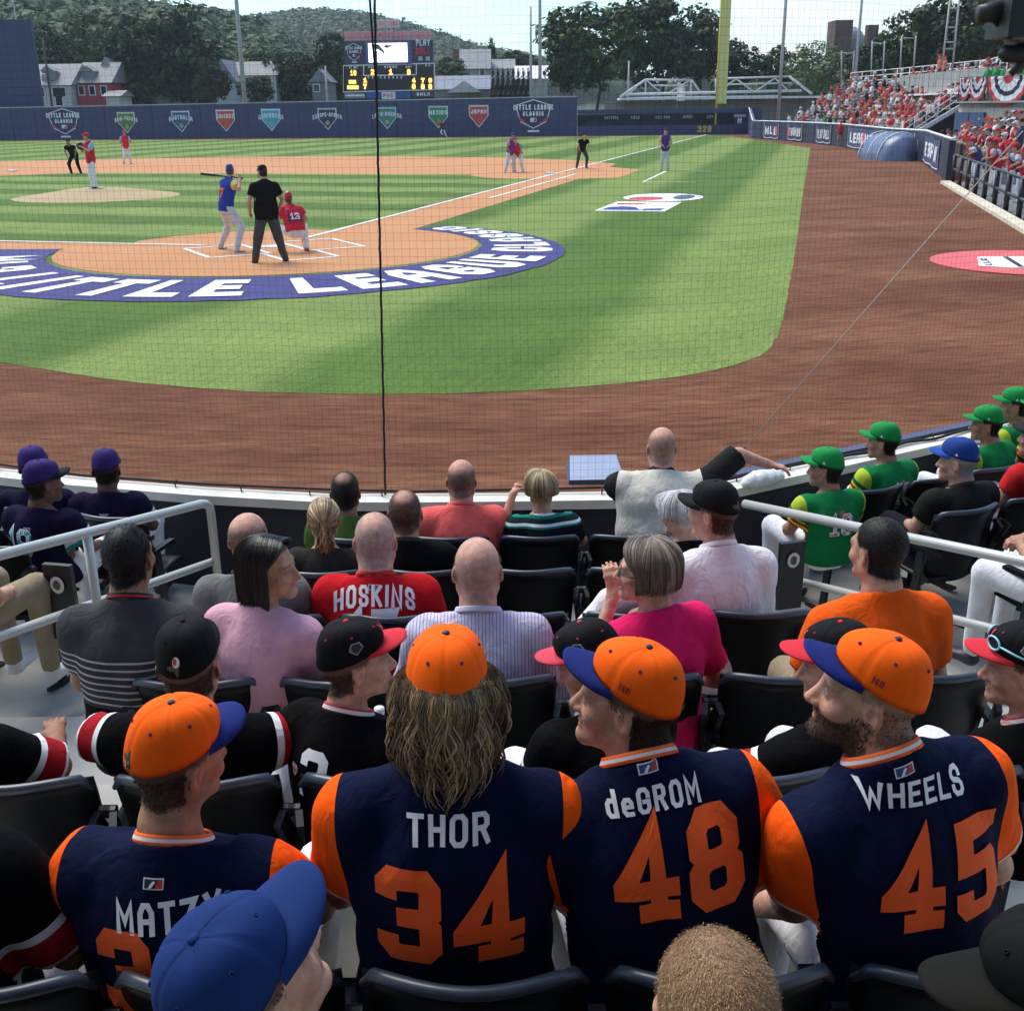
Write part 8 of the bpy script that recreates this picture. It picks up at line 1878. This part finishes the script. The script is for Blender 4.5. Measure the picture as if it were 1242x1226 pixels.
m = MB(); m.lathe([(.02, -.05), (.13, -.03), (.155, .02), (.12, .05), (.05, .03)], 12); o = m.build('catchers_mitt', mat('mitt_brown', (.10, .045, .02), .6), None, True); o.location = Vector((p.x, p.y, .42)) + Vector(rot('z', yw) @ (np.array(sq['wrL']) + np.array([0, .1, .02]))); o.rotation_euler = (1.4, 0, yw); tag(o, 'brown leather mitt held out by the squatting catcher', 'mitt')
# batter
p = on_field(279, 305); yw = rad(30) - math.pi / 2 + .15
ba = stand_pose(S=.98, lean=.20, bw=1.0, slouch=.02, twist=.15, arms={'L': ((-.16, .34, .42), (.18, .28, .50)), 'R': ((.38, .14, .36), (.22, .26, .55))}, knees={'L': ((-.30, .16, -.40), (-.42, -.02, -.84)), 'R': ((.26, .18, -.40), (.34, -.02, -.84))})
bt = person('batter in royal blue jersey and helmet waiting with the bat raised', (p.x, p.y, .89), yw, ba, dict(hair='short', hairc=(.02, .02, .02), blades=False), royal, grey_p, skin=SKIN, headrot=(1.25, -.05, 0), seed=303, shoes=(.10, .12, .25), cap=dict(colm=mat('helmet_blue', (.02, .045, .25), .22), brimm=mat('helmet_blue', (.02, .045, .25), .22), long=.055, nu=30, nv=8, low=.02), hand=True, handpose={'L': dict(dir=(-.2, .1, .9), curl=1.1), 'R': dict(dir=(-.2, .1, .9), curl=1.1)}, **{k: v for k, v in PL_.items() if k not in ('res',)}, res=.016)
number(bt, '7', .2, .16, w=.22, m=m_num)
Rz = rot('z', yw); hnd = Vector((p.x, p.y, .89)) + Vector(Rz @ np.array([.20, .27, .56])); tip = at_y(250, 211.5, p.y + .1); bd = (tip - hnd).normalized()
m = MB(); L_ = .86; m.tube([hnd - bd * .06, hnd - bd * .05, hnd + bd * .10, hnd + bd * .35, hnd + bd * .60, hnd + bd * .80, hnd + bd * .82], [.025, .016, .0135, .017, .030, .033, .02], 10); o = m.build('baseball_bat', mat('bat_black', (.012, .010, .012), .35), None, True); tag(o, 'black baseball bat held level behind the helmet', 'bat')
# pitcher on the rubber, second base umpire behind him
p = fld(13.05, 13.05)
person('pitcher in red jersey with hands together on the mound', (p.x, p.y, .27 + .92), toward(p, fld(0, 30)) + .4, stand_pose(S=1.06, spread=.03, bw=1.05, arms={'L': ((-.24, .16, .30), (-.03, .30, .46)), 'R': ((.26, .14, .28), (.05, .30, .44))}), dict(hair='short', hairc=(.03, .02, .02), blades=False), redj, white_p, skin=SKIN, headrot=(-.5, 0, 0), seed=304, cap=fcap_k((.55, .04, .07), (.55, .04, .07)), **PL_)
m = MB(); m.lathe([(.02, -.04), (.11, -.03), (.13, .02), (.10, .05), (.04, .03)], 10); o = m.build('pitchers_glove', mat('glove_black', (.02, .015, .012), .5), None, True); o.location = p + Vector((-.26, -.12, .27 + .92 + .46)); o.rotation_euler = (1.3, 0, .6); tag(o, 'dark glove held at the chest of the pitcher', 'glove')
CR_ = stand_pose(S=.98, lean=.62, spread=.14, slouch=.05, bw=1.05, arms={'L': ((-.27, .30, .20), (-.2, .30, -.06)), 'R': ((.27, .30, .20), (.2, .30, -.06))}, knees={'L': ((-.22, .20, -.40), (-.24, .02, -.82)), 'R': ((.22, .20, -.40), (.24, .02, -.82))})
p = on_field(93, 211); person('base umpire all in black stooping beyond the mound', (p.x, p.y, .86), toward(p, fld(0, 0)) - .6, CR_, dict(hair='short', hairc=(.02, .02, .02), blades=False), ump_s, ump_s, skin=TAN, headrot=(0, .3, 0), seed=305, cap=fcap_k((.010, .010, .012), (.010, .010, .012)), shoes=(.02, .02, .02), **PL_)
p = on_field(155, 199); person('infielder in red jersey and white trousers standing on the far dirt edge', (p.x, p.y, .91), toward(p, fld(0, 0)), stand_pose(spread=.10, arms={'L': ((-.30, .06, .24), (-.24, .24, .20)), 'R': ((.28, .08, .24), (.16, .26, .18))}), dict(hair='short', hairc=(.02, .02, .02), blades=False), redj, white_p, skin=TAN, seed=306, cap=fcap_k((.5, .06, .10), (.5, .06, .10)), **PL_)
p = on_field(619, 209.5); person('runner in blue helmet and purple jersey leading off first base', (p.x, p.y, .86), toward(p, fld(0, 0)) + .9, stand_pose(lean=.30, spread=.22, arms={'L': ((-.30, .14, .22), (-.30, .3, .02)), 'R': ((.30, .14, .22), (.30, .3, .02))}), dict(hair='short', hairc=(.02, .02, .02), blades=False), cloth('runner_purple', (.16, .06, .26), (.60, .22, .35)), grey_p, skin=TAN, seed=307, cap=fcap_k((.03, .05, .26), (.03, .05, .26)), **PL_)
p = on_field(629, 209); person('first baseman in red and teal jersey crouching beside the runner', (p.x, p.y, .80), toward(p, fld(0, 0)) - .2, CR_, dict(hair='short', hairc=(.02, .02, .02), blades=False), cloth('fb_red', (.55, .04, .09), (.05, .42, .38)), white_p, skin=SKIN, headrot=(0, .4, 0), seed=308, cap=fcap_k((.5, .05, .09), (.5, .05, .09)), shoes=(.03, .03, .04), **PL_)
p = on_field(705, 204.5); person('base umpire in black stooping with hands on knees near first base', (p.x, p.y, .88), toward(p, fld(0, 0)) + .55, CR_, dict(hair='short', hairc=(.02, .02, .02), blades=False), ump_s, cloth('ump_grey', (.06, .055, .055)), skin=SKIN, headrot=(.1, .4, 0), seed=309, cap=fcap_k((.010, .010, .012), (.010, .010, .012)), shoes=(.02, .02, .02), **PL_)
p = on_field(806, 207); person('base coach in purple jersey and grey trousers standing in the coaching box', (p.x, p.y, .93), toward(p, fld(0, 0)) + .35, stand_pose(S=1.05, spread=.05, arms={'L': ((-.27, .04, .24), (-.10, .24, .12)), 'R': ((.27, .04, .24), (.10, .24, .12))}), dict(hair='short', hairc=(.02, .02, .02), blades=False), purple_j, grey_p, skin=SKIN, seed=310, cap=fcap_k((.05, .04, .14), (.05, .04, .14)), shoes=(.35, .35, .4), **PL_)
p = at_z(538, 167.5); person('far outfielder in dark jersey running before the outfield wall', (p.x, p.y, .82), rad(40), stand_pose(lean=.35, arms={'L': ((-.28, .18, .26), (-.22, .36, .30)), 'R': ((.28, -.05, .22), (.24, .1, .05))}, knees={'L': ((-.12, .28, -.28), (-.14, -.05, -.52)), 'R': ((.14, -.10, -.42), (.16, -.36, -.78))}), dict(hair='short', hairc=(.02, .02, .02), blades=False), cloth('rf_dark', (.12, .03, .06)), white_p, skin=TAN, seed=311, cap=fcap_k((.3, .03, .06), (.3, .03, .06)), res=.03, hres=.02, fold=0)
p = at_z(1018, 178.5); person('ball attendant in red top and tan shorts by the side wall banners', (p.x, p.y, .86), rad(150), stand_pose(S=.95, spread=.03, bw=.9), dict(hair='short', hairc=(.08, .05, .03), blades=False), cloth('attendant_red', (.60, .03, .05)), cloth('tan_shorts', (.45, .28, .18)), skin=SKIN, fem=.6, seed=312, cap=fcap_k((.55, .03, .05), (.55, .03, .05)), res=.025, hres=.018, fold=0)
# ---------------------------------------------------------------- small things about the stand
mo = thing('field_monitor', 'slanted pale blue equipment box lying on the dirt beyond the ledge', 'box', at_z(725, 593, 0.0) + Vector((0, .28, 0)), .02)
m = MB(); V = [(-.22, -.16, .0), (.22, -.16, .0), (.22, .20, .0), (-.22, .20, .0), (-.215, -.16, .03), (.215, -.16, .03), (.19, .20, .12), (-.19, .20, .12)]; m.add(V, [(0, 3, 2, 1), (0, 1, 5, 4), (1, 2, 6, 5), (2, 3, 7, 6), (3, 0, 4, 7)]); m.build('body', mat('monitor_blue', (.10, .13, .22), .5, var=.1, vscale=5), mo)
m = MB(); m.add([(-.21, -.158, .034), (.21, -.158, .034), (.186, .197, .124), (-.186, .197, .124)], [(0, 1, 2, 3)]); m.build('cover', mat('monitor_cover', (.28, .33, .46), .5, var=.08, vscale=6), mo)
bx2 = at_y(12, 830, 3.95); cb = thing('paper_carton', 'white printed paper carton on the aisle floor', 'carton', (bx2.x, bx2.y, row_z(2) + .0), .5)
m = MB(); V = [(-.11, -.08, 0), (.11, -.08, 0), (.11, .08, 0), (-.11, .08, 0), (-.13, -.10, .12), (.13, -.10, .12), (.13, .10, .12), (-.13, .10, .12)]; m.add(V, [(0, 3, 2, 1), (0, 1, 5, 4), (1, 2, 6, 5), (2, 3, 7, 6), (3, 0, 4, 7)]); m.build('box', mat('carton_white', (.72, .71, .70), .7), cb)
strips_mesh('print', text_strips('FOOD', .035, .2, .2, .9)[0], lambda u, v: (.0 + u, -.094 - (v) * .15, .045 + v), mat('ink_grey', (.2, .2, .22), .7), cb)
def bottle(label, px, py, y, capc):
    p = at_y(px, py, y); b = thing('water_bottle', label, 'bottle', (p.x, y, p.z - .20)); MB().lathe([(.001, 0), (.03, 0), (.033, .02), (.033, .13), (.02, .17), (.013, .18), (.013, .19)], 14).build('bottle', mat('bottle_clear', (.30, .33, .36), .12), b, True); MB().lathe([(.016, .185), (.016, .205), (.001, .207)], 12).build('cap', mat('bottle_cap', capc, .5), b, True)
bottle('clear water bottle with white cap standing by the boy in the red-brimmed cap', 460, 860, 3.05, (.75, .75, .75))
ng = thing('plastic_bag', 'crumpled white plastic bag on the ledge by the vest', 'bag'); p = at_z(925, 588, LZ); r_ = np.random.default_rng(4)
V, Fq = grow([ell_((0, 0, .05), (.13, .07, .05)), ell_((.1, .03, .04), (.08, .06, .04)), ell_((-.08, -.01, .035), (.08, .05, .035))], .012, (), fold_noise(.015, 4, 60)); obj('bag', mesh_from('bag', V, Fq, True, [mat('bag_white', (.70, .70, .69), .45)]), ng); ng.location = (p.x, p.y + .02, LZ - .01); ng.rotation_euler = (0, 0, .35)
kb = MB(); pts = [npos(seg[-1] * t) for t in np.linspace(.66, .93, 40)]; kb.tube([Vector((q.x, q.y - .05 + .02 * math.sin(i * .8), LZ + .012 + .012 * abs(math.sin(i * .5)))) for i, q in enumerate(pts)], .011, 6); o = kb.build('ledge_cable', m_rope, None, True); tag(o, 'black cable lying along the ledge before the green caps', 'cable')
# broadcast camera rig hanging into the corner
rg = thing('camera_rig', 'black broadcast camera rig on a post at the upper right corner', 'camera rig'); RY = 10.5
def rp_(px, py): return at_y(px, py, RY)
m_rig = mat('rig_black', (.010, .010, .011), .5); m_rigg = mat('rig_grey', (.20, .20, .19), .5)
a = rp_(1262, 120); MB().tube([(a.x + .9, RY + .2, 0), (a.x + .9, RY + .2, 4.4)], .07, 10).build('post', m_rig, rg, True)
a, b = rp_(1216, -20), rp_(1275, 46); m = MB(); m.box(((a.x + b.x) / 2, RY, (a.z + b.z) / 2), (b.x - a.x, .5, a.z - b.z)); m.build('camera_body', m_rig, rg)
a = rp_(1186, 18); b = rp_(1222, 12); m = MB(); m.tube([a, a.lerp(b, .3), b], [.075, .08, .10], 14); m.build('lens_hood', m_rig, rg, True)
m = MB(); m.tube([rp_(1188, 22), rp_(1214, 9), rp_(1213, 2)], .016, 6); m.build('handle', m_rigg, rg, True)
m = MB(); m.tube([rp_(1205, 20), rp_(1206, 27), rp_(1210, 31), rp_(1217, 31)], .018, 6); m.build('cable_loop', m_rig, rg, True)
a, b = rp_(1220, 47), rp_(1229, 57); m = MB(); m.tube([a, b], [.03, .035], 10); m.build('lamp', m_rigg, rg, True); m = MB(); m.tube([rp_(1216, 46), rp_(1230, 45)], .012, 6); m.build('bracket', m_rigg, rg, True)
a, b = rp_(1211, 66), rp_(1275, 62); m = MB(); m.tube([a, a.lerp(b, .1), b], [.02, .07, .10], 12); m.build('tray', m_rig, rg, True); m = MB(); m.tube([rp_(1226, 90), rp_(1250, 66)], .03, 8); m.build('pan_bar', m_rig, rg, True)
# ---------------------------------------------------------------- thin summer haze over the valley
hz = MB(); hz.box((0, 1580, 38), (3040, 3250, 80)); m_hz = bpy.data.materials.new('haze_air'); m_hz.use_nodes = True; n_ = m_hz.node_tree; n_.nodes.remove(n_.nodes['Principled BSDF'])
pv = n_.nodes.new('ShaderNodeVolumePrincipled'); pv.inputs['Color'].default_value = (.80, .88, .95, 1); pv.inputs['Density'].default_value = .00021; pv.inputs['Anisotropy'].default_value = .2
n_.links.new(pv.outputs['Volume'], n_.nodes['Material Output'].inputs['Volume'])
o = hz.build('haze', m_hz); o['kind'] = 'stuff'; o['label'] = 'thin pale haze softening the far hills'; o['category'] = 'haze'
